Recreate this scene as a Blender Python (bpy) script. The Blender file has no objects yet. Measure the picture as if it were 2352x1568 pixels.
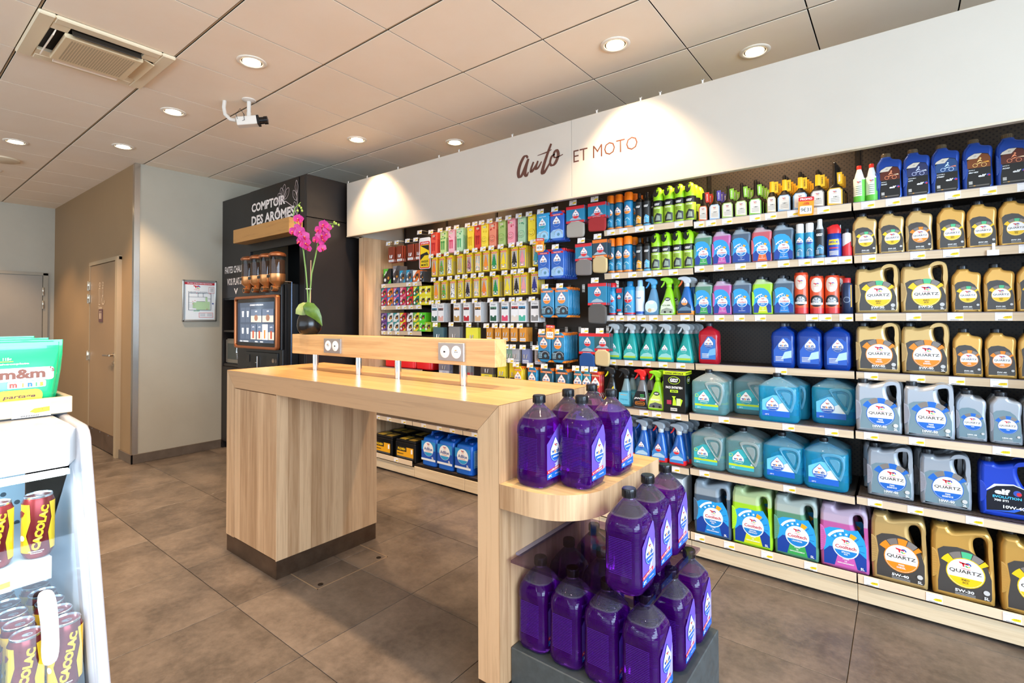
import bpy, math, random
from mathutils import Matrix, Vector
random.seed(7)
PI = math.pi
C = bpy.context.scene.collection
sc = bpy.context.scene

# ------------------------------------------------------------------ camera
cam_d = bpy.data.cameras.new('camera'); cam = bpy.data.objects.new('camera', cam_d); C.objects.link(cam)
YAW, PITCH, ROLL = 0.66620, 0.01982, -0.00428
fwd = Vector((-math.sin(YAW)*math.cos(PITCH), math.cos(YAW)*math.cos(PITCH), math.sin(PITCH)))
rgt = Vector((math.cos(YAW), math.sin(YAW), 0)); upv = rgt.cross(fwd)
r2 = math.cos(ROLL)*rgt + math.sin(ROLL)*upv; u2 = -math.sin(ROLL)*rgt + math.cos(ROLL)*upv
m = Matrix((r2, u2, -fwd)).transposed().to_4x4(); m.translation = (0, 0, 1.4)
cam.matrix_world = m
cam_d.sensor_width = 36; cam_d.lens = 1162.7*36/2352
cam_d.shift_x = (1176-1153.78)/2352; cam_d.shift_y = (709.28-784)/2352
cam_d.clip_start = 0.05
sc.camera = cam
# ------------------------------------------------------------------ world, exposure, big lights
def lin(h):
    h = h.lstrip('#'); o = []
    for i in (0, 2, 4):
        v = int(h[i:i+2], 16)/255
        o.append(v/12.92 if v <= .04045 else ((v+.055)/1.055)**2.4)
    return (*o, 1)
w = bpy.data.worlds.new('world'); sc.world = w; w.use_nodes = True
w.node_tree.nodes['Background'].inputs[0].default_value = (.75, .87, 1, 1)
w.node_tree.nodes['Background'].inputs[1].default_value = 1.6
vs = sc.view_settings; vs.view_transform = 'Standard'; vs.look = 'None'; vs.gamma = 1; vs.use_curve_mapping = False
vs.exposure = 0.78
cy = sc.cycles
cy.max_bounces = 7; cy.diffuse_bounces = 4; cy.glossy_bounces = 3; cy.transmission_bounces = 6; cy.transparent_max_bounces = 10
cy.sample_clamp_indirect = 6; cy.caustics_reflective = False
DAY = (.58, .78, 1)
def area(name, loc, rot, sx, sy, e, col):
    l = bpy.data.lights.new(name, 'AREA'); l.shape = 'RECTANGLE'; l.size = sx; l.size_y = sy; l.energy = e; l.color = col
    o = bpy.data.objects.new(name, l); C.objects.link(o); o.location = loc; o.rotation_euler = rot
    return o
# daylight in the shop-front windows behind the camera
area('daylight_front', (-2.6, -4.15, 1.55), (PI/2, 0, 0), 9.0, 2.3, 55, DAY)
area('daylight_side', (3.72, -0.3, 1.75), (PI/2-.42, 0, PI/2), 5.4, 2.1, 370, DAY)
CEIL = 2.955
LAMPS = [(-3.046, 1.444), (-4.235, 1.431), (-5.431, 1.442), (-6.005, .823), (-3.664, 2.641), (-3.054, 3.22), (-1.248, 2.634),
         (-.643, 3.21), (-1.85, 1.444), (-.64, 1.444), (-7.3, .823), (-8.4, .823), (-2.4, -.3), (-.6, -.3), (-4.3, -.3),
         (-6.0, -.9), (-2.4, -1.9), (-4.6, -2.2)]  # past the counter pair, the rest are unseen lamps added to light the room
LAMP_E, LAMP_COL = 78, (1, .72, .45)

# ------------------------------------------------------------------ materials
MATS = {}
def newmat(name):
    mt = bpy.data.materials.new(name); mt.use_nodes = True
    return mt, mt.node_tree.nodes, mt.node_tree.links, mt.node_tree.nodes['Principled BSDF']
def M(col, rough=.5, metal=0, trans=0, ior=1.45, emit=0, coat=0, alpha=1):
    key = (col, rough, metal, trans, ior, emit, coat, alpha)
    if key in MATS: return MATS[key]
    mt, n, l, b = newmat('paint_'+col.lstrip('#'))
    c = lin(col)
    b.inputs['Base Color'].default_value = c; b.inputs['Roughness'].default_value = rough; b.inputs['Metallic'].default_value = metal
    b.inputs['Transmission Weight'].default_value = trans; b.inputs['IOR'].default_value = ior
    b.inputs['Coat Weight'].default_value = coat; b.inputs['Alpha'].default_value = alpha
    # faint procedural grain so that no surface is perfectly flat
    nz = n.new('ShaderNodeTexNoise'); nz.inputs['Scale'].default_value = 60
    bp = n.new('ShaderNodeBump'); bp.inputs['Strength'].default_value = .03; bp.inputs['Distance'].default_value = .002
    l.new(nz.outputs['Fac'], bp.inputs['Height']); l.new(bp.outputs[0], b.inputs['Normal'])
    if emit:
        b.inputs['Emission Color'].default_value = c; b.inputs['Emission Strength'].default_value = emit
    MATS[key] = mt; return mt
def wood(key, c1, c2, grain='z', scale=1., rough=.42, plank=.07):
    k = ('wood', key)
    if k in MATS: return MATS[k]
    mt, n, l, b = newmat('wood_'+key)
    tc = n.new('ShaderNodeTexCoord'); sep = n.new('ShaderNodeSeparateXYZ'); l.new(tc.outputs['Object'], sep.inputs[0])
    ax = {'x': 0, 'y': 1, 'z': 2}[grain]
    o = [i for i in range(3) if i != ax]
    add = n.new('ShaderNodeMath'); add.operation = 'ADD'; l.new(sep.outputs[o[0]], add.inputs[0]); l.new(sep.outputs[o[1]], add.inputs[1])
    dv = n.new('ShaderNodeMath'); dv.operation = 'DIVIDE'; l.new(add.outputs[0], dv.inputs[0]); dv.inputs[1].default_value = plank
    fl = n.new('ShaderNodeMath'); fl.operation = 'FLOOR'; l.new(dv.outputs[0], fl.inputs[0])
    wn = n.new('ShaderNodeTexWhiteNoise'); wn.noise_dimensions = '1D'; l.new(fl.outputs[0], wn.inputs['W'])
    mp = n.new('ShaderNodeMapping'); l.new(tc.outputs['Object'], mp.inputs[0])
    s = [38*scale]*3; s[ax] = 1.6*scale; mp.inputs['Scale'].default_value = s
    nz = n.new('ShaderNodeTexNoise'); nz.inputs['Scale'].default_value = 1; nz.inputs['Detail'].default_value = 6; nz.inputs['Roughness'].default_value = .65
    nz.inputs['Distortion'].default_value = .6
    l.new(mp.outputs[0], nz.inputs[0])
    mp2 = n.new('ShaderNodeMapping'); l.new(tc.outputs['Object'], mp2.inputs[0])
    s2 = [260*scale]*3; s2[ax] = 6*scale; mp2.inputs['Scale'].default_value = s2
    nz2 = n.new('ShaderNodeTexNoise'); nz2.inputs['Scale'].default_value = 1; l.new(mp2.outputs[0], nz2.inputs[0])
    ml = n.new('ShaderNodeMath'); ml.operation = 'MULTIPLY_ADD'; l.new(wn.outputs['Value'], ml.inputs[0]); ml.inputs[1].default_value = .38; l.new(nz.outputs['Fac'], ml.inputs[2])
    ml2 = n.new('ShaderNodeMath'); ml2.operation = 'MULTIPLY_ADD'; l.new(nz2.outputs['Fac'], ml2.inputs[0]); ml2.inputs[1].default_value = .3; l.new(ml.outputs[0], ml2.inputs[2])
    cr = n.new('ShaderNodeValToRGB'); cr.color_ramp.elements[0].position = .5; cr.color_ramp.elements[0].color = lin(c2)
    cr.color_ramp.elements[1].position = 1.12 if False else 1.0; cr.color_ramp.elements[1].color = lin(c1)
    l.new(ml2.outputs[0], cr.inputs[0]); l.new(cr.outputs[0], b.inputs['Base Color'])
    bp = n.new('ShaderNodeBump'); bp.inputs['Strength'].default_value = .12; bp.inputs['Distance'].default_value = .002
    l.new(nz2.outputs['Fac'], bp.inputs['Height']); l.new(bp.outputs[0], b.inputs['Normal'])
    b.inputs['Roughness'].default_value = rough
    MATS[k] = mt; return mt
def noisy(key, c1, c2, scale=6, rough=.6, rvar=.12, metal=0, bump=.1, obj_random=.0, fine=0.):
    k = ('noisy', key)
    if k in MATS: return MATS[k]
    mt, n, l, b = newmat(key)
    tc = n.new('ShaderNodeTexCoord')
    oi = n.new('ShaderNodeObjectInfo'); av = n.new('ShaderNodeVectorMath'); av.operation = 'ADD'
    sc3 = n.new('ShaderNodeVectorMath'); sc3.operation = 'SCALE'; l.new(oi.outputs['Location'], sc3.inputs[0]); sc3.inputs['Scale'].default_value = 1.7
    l.new(tc.outputs['Object'], av.inputs[0]); l.new(sc3.outputs[0], av.inputs[1])
    nz = n.new('ShaderNodeTexNoise'); nz.inputs['Scale'].default_value = scale; nz.inputs['Detail'].default_value = 8; nz.inputs['Roughness'].default_value = .62
    l.new(av.outputs[0], nz.inputs[0])
    fac = nz.outputs['Fac']
    if obj_random:
        ma = n.new('ShaderNodeMath'); ma.operation = 'MULTIPLY_ADD'; l.new(oi.outputs['Random'], ma.inputs[0]); ma.inputs[1].default_value = obj_random; l.new(nz.outputs['Fac'], ma.inputs[2])
        sb = n.new('ShaderNodeMath'); sb.operation = 'SUBTRACT'; l.new(ma.outputs[0], sb.inputs[0]); sb.inputs[1].default_value = obj_random/2; fac = sb.outputs[0]
    cr = n.new('ShaderNodeValToRGB'); cr.color_ramp.elements[0].position = .3; cr.color_ramp.elements[0].color = lin(c1)
    cr.color_ramp.elements[1].position = .72; cr.color_ramp.elements[1].color = lin(c2)
    if fine:
        n3 = n.new('ShaderNodeTexNoise'); n3.inputs['Scale'].default_value = scale*9; n3.inputs['Detail'].default_value = 6; n3.inputs['Roughness'].default_value = .7; l.new(av.outputs[0], n3.inputs[0])
        mf = n.new('ShaderNodeMath'); mf.operation = 'MULTIPLY_ADD'; l.new(n3.outputs['Fac'], mf.inputs[0]); mf.inputs[1].default_value = fine; l.new(fac, mf.inputs[2])
        ms = n.new('ShaderNodeMath'); ms.operation = 'SUBTRACT'; l.new(mf.outputs[0], ms.inputs[0]); ms.inputs[1].default_value = fine/2; fac = ms.outputs[0]
    l.new(fac, cr.inputs[0]); l.new(cr.outputs[0], b.inputs['Base Color'])
    rr = n.new('ShaderNodeMapRange'); l.new(nz.outputs['Fac'], rr.inputs[0]); rr.inputs[3].default_value = rough-rvar; rr.inputs[4].default_value = rough+rvar
    l.new(rr.outputs[0], b.inputs['Roughness']); b.inputs['Metallic'].default_value = metal
    n2 = n.new('ShaderNodeTexNoise'); n2.inputs['Scale'].default_value = scale*14; n2.inputs['Detail'].default_value = 4; l.new(av.outputs[0], n2.inputs[0])
    bp = n.new('ShaderNodeBump'); bp.inputs['Strength'].default_value = bump; bp.inputs['Distance'].default_value = .004
    l.new(n2.outputs['Fac'], bp.inputs['Height']); l.new(bp.outputs[0], b.inputs['Normal'])
    MATS[k] = mt; return mt
def peg(key, base, hole, pitch=.025, r=.0042, axes=(0, 2)):
    """perforated sheet: small round holes on a staggered grid (too small to build)"""
    k = ('peg', key)
    if k in MATS: return MATS[k]
    mt, n, l, b = newmat(key)
    tc = n.new('ShaderNodeTexCoord'); sep = n.new('ShaderNodeSeparateXYZ'); l.new(tc.outputs['Object'], sep.inputs[0])
    def grid(off):
        d = []
        for a in axes:
            x = n.new('ShaderNodeMath'); x.operation = 'ADD'; l.new(sep.outputs[a], x.inputs[0]); x.inputs[1].default_value = off+50*pitch
            y = n.new('ShaderNodeMath'); y.operation = 'MODULO'; l.new(x.outputs[0], y.inputs[0]); y.inputs[1].default_value = pitch
            z = n.new('ShaderNodeMath'); z.operation = 'SUBTRACT'; l.new(y.outputs[0], z.inputs[0]); z.inputs[1].default_value = pitch/2
            q = n.new('ShaderNodeMath'); q.operation = 'MULTIPLY'; l.new(z.outputs[0], q.inputs[0]); l.new(z.outputs[0], q.inputs[1]); d.append(q)
        s = n.new('ShaderNodeMath'); s.operation = 'ADD'; l.new(d[0].outputs[0], s.inputs[0]); l.new(d[1].outputs[0], s.inputs[1])
        t = n.new('ShaderNodeMath'); t.operation = 'LESS_THAN'; l.new(s.outputs[0], t.inputs[0]); t.inputs[1].default_value = r*r
        return t
    g1, g2 = grid(0), grid(pitch/2)
    mx = n.new('ShaderNodeMath'); mx.operation = 'MAXIMUM'; l.new(g1.outputs[0], mx.inputs[0]); l.new(g2.outputs[0], mx.inputs[1])
    mix = n.new('ShaderNodeMix'); mix.data_type = 'RGBA'; l.new(mx.outputs[0], mix.inputs[0]); mix.inputs[6].default_value = lin(base); mix.inputs[7].default_value = lin(hole)
    l.new(mix.outputs[2], b.inputs['Base Color']); b.inputs['Roughness'].default_value = .5
    MATS[k] = mt; return mt
def liquid(key, low, high, level, trans=.5, rough=.12, ior=1.33, trans_high=None):
    """bottle wall with coloured contents up to `level` (object z)"""
    k = ('liq', key)
    if k in MATS: return MATS[k]
    mt, n, l, b = newmat('bottle_'+key)
    tc = n.new('ShaderNodeTexCoord'); sep = n.new('ShaderNodeSeparateXYZ'); l.new(tc.outputs['Object'], sep.inputs[0])
    mr = n.new('ShaderNodeMapRange'); l.new(sep.outputs[2], mr.inputs[0]); mr.inputs[1].default_value = level-.003; mr.inputs[2].default_value = level+.003
    mix = n.new('ShaderNodeMix'); mix.data_type = 'RGBA'; l.new(mr.outputs[0], mix.inputs[0]); mix.inputs[6].default_value = lin(low); mix.inputs[7].default_value = lin(high)
    l.new(mix.outputs[2], b.inputs['Base Color'])
    th = trans if trans_high is None else trans_high
    mt2 = n.new('ShaderNodeMapRange'); l.new(mr.outputs[0], mt2.inputs[0]); mt2.inputs[3].default_value = trans; mt2.inputs[4].default_value = th
    l.new(mt2.outputs[0], b.inputs['Transmission Weight'])
    b.inputs['Roughness'].default_value = rough; b.inputs['IOR'].default_value = ior
    wv = n.new('ShaderNodeTexWave'); wv.bands_direction = 'Z'; wv.inputs['Scale'].default_value = 60; wv.inputs['Distortion'].default_value = 1; l.new(tc.outputs['Object'], wv.inputs[0])
    bp = n.new('ShaderNodeBump'); bp.inputs['Strength'].default_value = .08; bp.inputs['Distance'].default_value = .001; l.new(wv.outputs['Fac'], bp.inputs['Height']); l.new(bp.outputs[0], b.inputs['Normal'])
    MATS[k] = mt; return mt
def glass(key, col, mixf=.12, rough=.02):
    """thin clear sheet: mostly see-through, with a real mirror-like reflection"""
    k = ('glass', key)
    if k in MATS: return MATS[k]
    mt = bpy.data.materials.new('glass_'+key); mt.use_nodes = True; n = mt.node_tree.nodes; l = mt.node_tree.links; n.clear()
    out = n.new('ShaderNodeOutputMaterial'); tr = n.new('ShaderNodeBsdfTransparent'); tr.inputs[0].default_value = lin(col)
    gl = n.new('ShaderNodeBsdfGlossy'); gl.inputs['Roughness'].default_value = rough
    lw = n.new('ShaderNodeLayerWeight'); lw.inputs[0].default_value = .5
    fr = n.new('ShaderNodeMath'); fr.operation = 'POWER'; l.new(lw.outputs['Facing'], fr.inputs[0]); fr.inputs[1].default_value = 5
    ad = n.new('ShaderNodeMath'); ad.operation = 'MULTIPLY_ADD'; l.new(fr.outputs[0], ad.inputs[0]); ad.inputs[1].default_value = .85; ad.inputs[2].default_value = mixf; ad.use_clamp = True
    mx = n.new('ShaderNodeMixShader'); l.new(ad.outputs[0], mx.inputs[0]); l.new(tr.outputs[0], mx.inputs[1]); l.new(gl.outputs[0], mx.inputs[2]); l.new(mx.outputs[0], out.inputs[0])
    MATS[k] = mt; return mt

OAKV = wood('oak_upright', '#cfa880', '#a07853', 'z'); OAKX = wood('oak_lengthwise', '#e0c08a', '#b18a58', 'x', rough=.34)
OAKY = OAKV; OAKRAIL = wood('oak_pale_rail', '#dcc4a4', '#c3a582', 'x', rough=.5, plank=.2)
HONEY = wood('honey_oak', '#c08a4a', '#8a5724', 'x', rough=.4, plank=.3)
PLINTH = wood('oak_plinth', '#d8c2a0', '#b89c78', 'x', rough=.5, plank=.3)
FLOORM = noisy('stoneware', '#4b4139', '#75675b', 3.4, .36, .12, bump=.14, obj_random=.14, fine=.55)
GROUT = M('#4a3c30', .9)
STEEL = noisy('brushed_kick_steel', '#5b4636', '#7a6250', 9, .38, .1, .7, .05)
BLKP = M('#1c1714', .42); BLACK = M('#0c0c0d', .35); BLKG = M('#111114', .18); WHITE = M('#f4f2ee', .4); CHROME = M('#d8dadd', .08, 1)
GREY = M('#8b8d90', .4, .6)

# ------------------------------------------------------------------ mesh builder
class MB:
    def __init__(s): s.v = []; s.f = []; s.m = []; s.mats = []
    def mi(s, mat):
        if mat not in s.mats: s.mats.append(mat)
        return s.mats.index(mat)
    def add(s, vs, fs, mat, T=None):
        o = len(s.v); i = s.mi(mat)
        s.v += [tuple(T @ Vector(p)) for p in vs] if T is not None else [tuple(p) for p in vs]
        for f in fs: s.f.append(tuple(o+k for k in f)); s.m.append(i)
        return s
    def box(s, x0, x1, y0, y1, z0, z1, mat, T=None):
        vs = [(x, y, z) for z in (z0, z1) for y in (y0, y1) for x in (x0, x1)]
        return s.add(vs, [(0, 2, 3, 1), (4, 5, 7, 6), (0, 1, 5, 4), (2, 6, 7, 3), (0, 4, 6, 2), (1, 3, 7, 5)], mat, T)
    def bbox(s, x0, x1, y0, y1, z0, z1, mat, b=.004, T=None):
        """box with chamfered edges"""
        vs = []; 
        for sx, X in ((1, x0), (-1, x1)):
            for sy, Y in ((1, y0), (-1, y1)):
                for sz, Z in ((1, z0), (-1, z1)):
                    vs += [(X, Y+sy*b, Z+sz*b), (X+sx*b, Y, Z+sz*b), (X+sx*b, Y+sy*b, Z)]
        # index helper: corner c=(ix,iy,iz) -> base 3*(4ix+2iy+iz)
        k = lambda ix, iy, iz, a: 3*(4*ix+2*iy+iz)+a
        fs = []
        for i in (0, 1):
            fs.append(tuple(k(i, a, b_, 0) for a, b_ in ((0, 0), (0, 1), (1, 1), (1, 0))))
            fs.append(tuple(k(a, i, b_, 1) for a, b_ in ((0, 0), (1, 0), (1, 1), (0, 1))))
            fs.append(tuple(k(a, b_, i, 2) for a, b_ in ((0, 0), (0, 1), (1, 1), (1, 0))))
        for i in (0, 1):
            for j in (0, 1):
                fs.append((k(i, j, 0, 0), k(i, j, 1, 0), k(i, j, 1, 1), k(i, j, 0, 1)))
                fs.append((k(i, 0, j, 0), k(i, 1, j, 0), k(i, 1, j, 2), k(i, 0, j, 2)))
                fs.append((k(0, i, j, 1), k(1, i, j, 1), k(1, i, j, 2), k(0, i, j, 2)))
                for q in (0, 1): fs.append((k(i, j, q, 0), k(i, j, q, 1), k(i, j, q, 2)))
        return s.add(vs, fs, mat, T)
    def lathe(s, prof, mat, c=(0, 0, 0), n=16, T=None, capb=True, capt=True):
        vs = []; fs = []
        for r, z in prof:
            for k in range(n):
                a = 2*PI*k/n; vs.append((c[0]+r*math.cos(a), c[1]+r*math.sin(a), c[2]+z))
        for i in range(len(prof)-1):
            for k in range(n):
                fs.append((i*n+k, i*n+(k+1) % n, (i+1)*n+(k+1) % n, (i+1)*n+k))
        if capb: fs.append(tuple(range(n-1, -1, -1)))
        if capt: fs.append(tuple((len(prof)-1)*n+k for k in range(n)))
        return s.add(vs, fs, mat, T)
    def loft(s, secs, mat, n=4, T=None, capt=True):
        """secs: (z, cx, cy, w, d, r) rounded rectangles"""
        vs = []; fs = []; N = 4*(n+1)
        for z, cx, cyy, wd, d, r in secs:
            r = min(r, wd/2*.999, d/2*.999)
            for q, (sx, sy) in enumerate(((1, 1), (-1, 1), (-1, -1), (1, -1))):
                for k in range(n+1):
                    a = PI/2*q+PI/2*k/n
                    vs.append((cx+sx*(wd/2-r)+r*math.cos(a), cyy+sy*(d/2-r)+r*math.sin(a), z))
        for i in range(len(secs)-1):
            for k in range(N): fs.append((i*N+k, i*N+(k+1) % N, (i+1)*N+(k+1) % N, (i+1)*N+k))
        fs.append(tuple(range(N-1, -1, -1)))
        if capt: fs.append(tuple((len(secs)-1)*N+k for k in range(N)))
        return s.add(vs, fs, mat, T)
    def tube(s, pts, r, mat, n=8, T=None, close=True):
        pts = [Vector(p) for p in pts]; vs = []; fs = []
        rs = r if isinstance(r, (list, tuple)) else [r]*len(pts)
        ref = Vector((0, 0, 1))
        for i, p in enumerate(pts):
            t = (pts[min(i+1, len(pts)-1)]-pts[max(i-1, 0)]).normalized()
            if abs(t.dot(ref)) > .95: ref = Vector((1, 0, 0)) if abs(t.x) < .9 else Vector((0, 1, 0))
            a = t.cross(ref).normalized(); b = t.cross(a).normalized(); ref = -b if False else ref
            for k in range(n):
                an = 2*PI*k/n; vs.append(p+rs[i]*(math.cos(an)*a+math.sin(an)*b))
        for i in range(len(pts)-1):
            for k in range(n): fs.append((i*n+k, i*n+(k+1) % n, (i+1)*n+(k+1) % n, (i+1)*n+k))
        if close: fs.append(tuple(range(n-1, -1, -1))); fs.append(tuple((len(pts)-1)*n+k for k in range(n)))
        return s.add(vs, fs, mat, T)
    def outline(s, loops, depth, bev, mat, T=None, y=0.):
        """closed 2-D loops (x, z) -> rounded slab facing -Y, centred on y"""
        cu = bpy.data.curves.new('t', 'CURVE'); cu.dimensions = '2D'; cu.fill_mode = 'BOTH'
        cu.extrude = max(depth/2-bev, 0); cu.bevel_depth = bev; cu.bevel_resolution = 2 if bev else 0; cu.offset = -bev
        for lp in loops:
            sp = cu.splines.new('POLY'); sp.points.add(len(lp)-1); sp.use_cyclic_u = True
            for q, p in zip(sp.points, lp): q.co = (p[0], p[1], 0, 1)
        ob = bpy.data.objects.new('t', cu); me = bpy.data.meshes.new_from_object(ob)
        s.add([(q.co.x, y-q.co.z, q.co.y) for q in me.vertices], [tuple(p.vertices) for p in me.polygons], mat, T)
        bpy.data.objects.remove(ob); bpy.data.meshes.remove(me); bpy.data.curves.remove(cu)
        return s
    def build(s, name, parent=None, smooth=True, loc=None, angle=40):
        me = bpy.data.meshes.new(name); me.from_pydata(s.v, [], s.f); me.update()
        for mt in s.mats: me.materials.append(mt)
        me.polygons.foreach_set('material_index', s.m)
        if smooth:
            me.shade_smooth(); me.set_sharp_from_angle(angle=math.radians(angle))
        o = bpy.data.objects.new(name, me); C.objects.link(o)
        if parent: o.parent = parent
        if loc: o.location = loc
        return o

TXT = {}
def textgeo(t, bold=0., shear=0.):
    k = (t, bold, shear)
    if k in TXT: return TXT[k]
    cu = bpy.data.curves.new('t', 'FONT'); cu.body = t; cu.offset = bold; cu.shear = shear; cu.resolution_u = 2; cu.fill_mode = 'FRONT'
    ob = bpy.data.objects.new('t', cu); me = bpy.data.meshes.new_from_object(ob)
    V = [(v.co.x, v.co.y) for v in me.vertices]; F = [tuple(p.vertices) for p in me.polygons]
    bpy.data.objects.remove(ob); bpy.data.meshes.remove(me); bpy.data.curves.remove(cu)
    if V:
        x0 = min(v[0] for v in V); x1 = max(v[0] for v in V); z0 = min(v[1] for v in V); z1 = max(v[1] for v in V)
    else: x0 = z0 = 0; x1 = z1 = 1
    TXT[k] = (V, F, x0, x1, z0, z1); return TXT[k]
def circ(cx, cz, rx, rz=None, n=28, a0=0, a1=2*PI):
    rz = rx if rz is None else rz
    full = abs(a1-a0-2*PI) < 1e-6
    return [(cx+rx*math.cos(a0+(a1-a0)*k/(n if full else n-1)), cz+rz*math.sin(a0+(a1-a0)*k/(n if full else n-1))) for k in range(n)]
def drop(cx, cz, s):
    """teardrop, bottom at cz-s, tip at cz+1.55 s"""
    p = [(cx+s*math.cos(a), cz+s*math.sin(a)) for a in [math.radians(d) for d in range(-210, 31, 15)]]
    return p + [(cx+.42*s, cz+1.05*s), (cx, cz+1.6*s), (cx-.42*s, cz+1.05*s)]
def sector(cx, cz, r0, r1, a0, a1, n=8):
    a0, a1 = math.radians(a0), math.radians(a1)
    return circ(cx, cz, r1, n=n, a0=a0, a1=a1)+circ(cx, cz, r0, n=n, a0=a1, a1=a0)
def rrect(x0, x1, z0, z1, r, n=4):
    o = []
    for q, (cx, cz) in enumerate(((x1-r, z1-r), (x0+r, z1-r), (x0+r, z0+r), (x1-r, z0+r))):
        o += [(cx+r*math.cos(PI/2*q+PI/2*k/n), cz+r*math.sin(PI/2*q+PI/2*k/n)) for k in range(n+1)]
    return o
def chaikin(p, n=2):
    for _ in range(n):
        q = []
        for i in range(len(p)):
            a, b = p[i], p[(i+1) % len(p)]
            q += [(a[0]*.75+b[0]*.25, a[1]*.75+b[1]*.25), (a[0]*.25+b[0]*.75, a[1]*.25+b[1]*.75)]
        p = q
    return p
class Print:
    """flat printing in layers on a face that looks towards -Y (or through T on any other face)"""
    def __init__(s, mb, y, T=None, r=None): s.mb = mb; s.y = y; s.k = 1; s.T = T; s.r = r
    def _p(s, x, z):
        y = s.y-.00025*s.k
        if s.r:
            a = x/s.r; return ((s.r+.00025*s.k)*math.sin(a), -(s.r+.00025*s.k)*math.cos(a), z)
        return (x, y, z)
    def poly(s, pts, mat, up=1):
        s.k += up
        if s.r:      # wrap on a cylinder: cut into narrow upright slices first
            x0 = min(p[0] for p in pts); x1 = max(p[0] for p in pts); n = max(1, int((x1-x0)/(s.r*.3))+1)
            def cut(pp_, x, keep):
                o = []
                for i in range(len(pp_)):
                    a, b_ = pp_[i], pp_[(i+1) % len(pp_)]; ia, ib = (a[0]-x)*keep >= 0, (b_[0]-x)*keep >= 0
                    if ia: o.append(a)
                    if ia != ib: t = (x-a[0])/(b_[0]-a[0]); o.append((x, a[1]+t*(b_[1]-a[1])))
                return o
            for i in range(n):
                q_ = pts
                if i: q_ = cut(q_, x0+(x1-x0)*i/n, 1)
                if i < n-1 and len(q_) > 2: q_ = cut(q_, x0+(x1-x0)*(i+1)/n, -1)
                if len(q_) > 2: s.mb.add([s._p(x, z) for x, z in q_], [tuple(range(len(q_)))], mat, s.T)
            return s
        s.mb.add([s._p(x, z) for x, z in pts], [tuple(range(len(pts)))], mat, s.T); return s
    def strip(s, x0, x1, z0, z1, mat, n=1):
        s.k += 1
        v = [s._p(x0+(x1-x0)*i/n, z) for i in range(n+1) for z in (z0, z1)]
        s.mb.add(v, [(2*i, 2*i+2, 2*i+3, 2*i+1) for i in range(n)], mat, s.T); return s
    def text(s, t, cx, cz, h, mat, bold=.02, wmax=None, shear=0., align='c', rot=0.):
        V, F, x0, x1, z0, z1 = textgeo(t, bold, shear)
        if not V: return s
        sc_ = h/max(z1-z0, .3); sx = sc_
        if wmax: sx = wmax/(x1-x0)
        ox = {'c': (x0+x1)/2, 'l': x0, 'r': x1}[align]; oz = (z0+z1)/2
        s.k += 1; cr, sr = math.cos(rot), math.sin(rot)
        s.mb.add([s._p(cx+(v[0]-ox)*sx*cr-(v[1]-oz)*sc_*sr, cz+(v[0]-ox)*sx*sr+(v[1]-oz)*sc_*cr) for v in V], F, mat, s.T); return s
def logo_te(P, cx, cz, s, name=True):
    red, blue, grn, yel = M('#d8262c', .4), M('#2747a0', .4), M('#3fae5a', .4), M('#f2c230', .4)
    P.poly([(cx-s, cz+.55*s), (cx-s*.85, cz+.2*s), (cx+.55*s, cz-.02*s), (cx+.55*s, cz+.25*s)], red)
    P.poly([(cx-.55*s, cz+.4*s), (cx-.35*s, cz-.4*s), (cx-.1*s, cz-.4*s), (cx-.22*s, cz+.3*s)], red, 0)
    P.poly(sector(cx+.45*s, cz, .28*s, .5*s, -10, 150), blue, 0)
    P.poly(sector(cx+.45*s, cz, .28*s, .5*s, 195, 265), grn, 0); P.poly(sector(cx+.45*s, cz, .28*s, .5*s, 265, 320), yel, 0)
    if name: P.text('TotalEnergies', cx, cz-.85*s, .3*s, red, .01, 1.7*s)
def logo_wash(P, cx, cz, s, low='#1f5bb5', ink='#1d4a93', sub='LAVE-GLACE'):
    P.poly(drop(cx, cz, s*1.08), M(low, .4)); P.poly(drop(cx, cz, s), M('#f3f1ee', .4))
    P.poly(circ(cx, cz, s*.97, n=14, a0=PI+.25, a1=2*PI-.25), M(low, .4))
    inkm = M(ink, .4); org = M('#f08a2a', .4)
    P.text('w', cx-.52*s, cz+.05*s, .36*s, inkm, .03); P.text('a', cx-.12*s, cz+.05*s, .36*s, org, .03); P.text('sh', cx+.42*s, cz+.12*s, .5*s, inkm, .03)
    if sub: P.text(sub, cx, cz-.5*s, .17*s, WHITE, .03)
    logo_te(P, cx, cz+.75*s, .32*s, False)

# ------------------------------------------------------------------ things, parts, copies
SEEN = {}
def tag(o, label, cat, group=None, kind=None):
    o['label'] = label
    o['category'] = cat
    if group: o['group'] = group
    if kind: o['kind'] = kind
    return o
def empty(name, loc=(0, 0, 0), rz=0.):
    o = bpy.data.objects.new(name, None); o.empty_display_size = .05; C.objects.link(o); o.location = loc; o.rotation_euler.z = rz
    return o
def struct(o, label=None):
    o['kind'] = 'structure'
    if label: o['label'] = label
    return o
PROTO = {}
def place(key, maker, loc, label, cat, group=None, rz=0., kids=True):
    """first call builds the thing, later calls copy it and its parts"""
    if key not in PROTO:
        o = maker(); PROTO[key] = o; first = True
    else:
        src = PROTO[key]; o = src.copy(); C.objects.link(o)
        for kname in ('group',):
            if kname in o: del o[kname]
        if kids:
            for ch in src.children:
                c = ch.copy(); C.objects.link(c); c.parent = o
                for g in ch.children:
                    d = g.copy(); C.objects.link(d); d.parent = c
    o.location = loc; o.rotation_euler.z = rz
    tag(o, label, cat, group)
    return o
ORD = ['leftmost', 'second', 'third', 'fourth', 'fifth', 'sixth', 'seventh', 'eighth', 'ninth', 'tenth', 'eleventh', 'twelfth', 'thirteenth']
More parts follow.
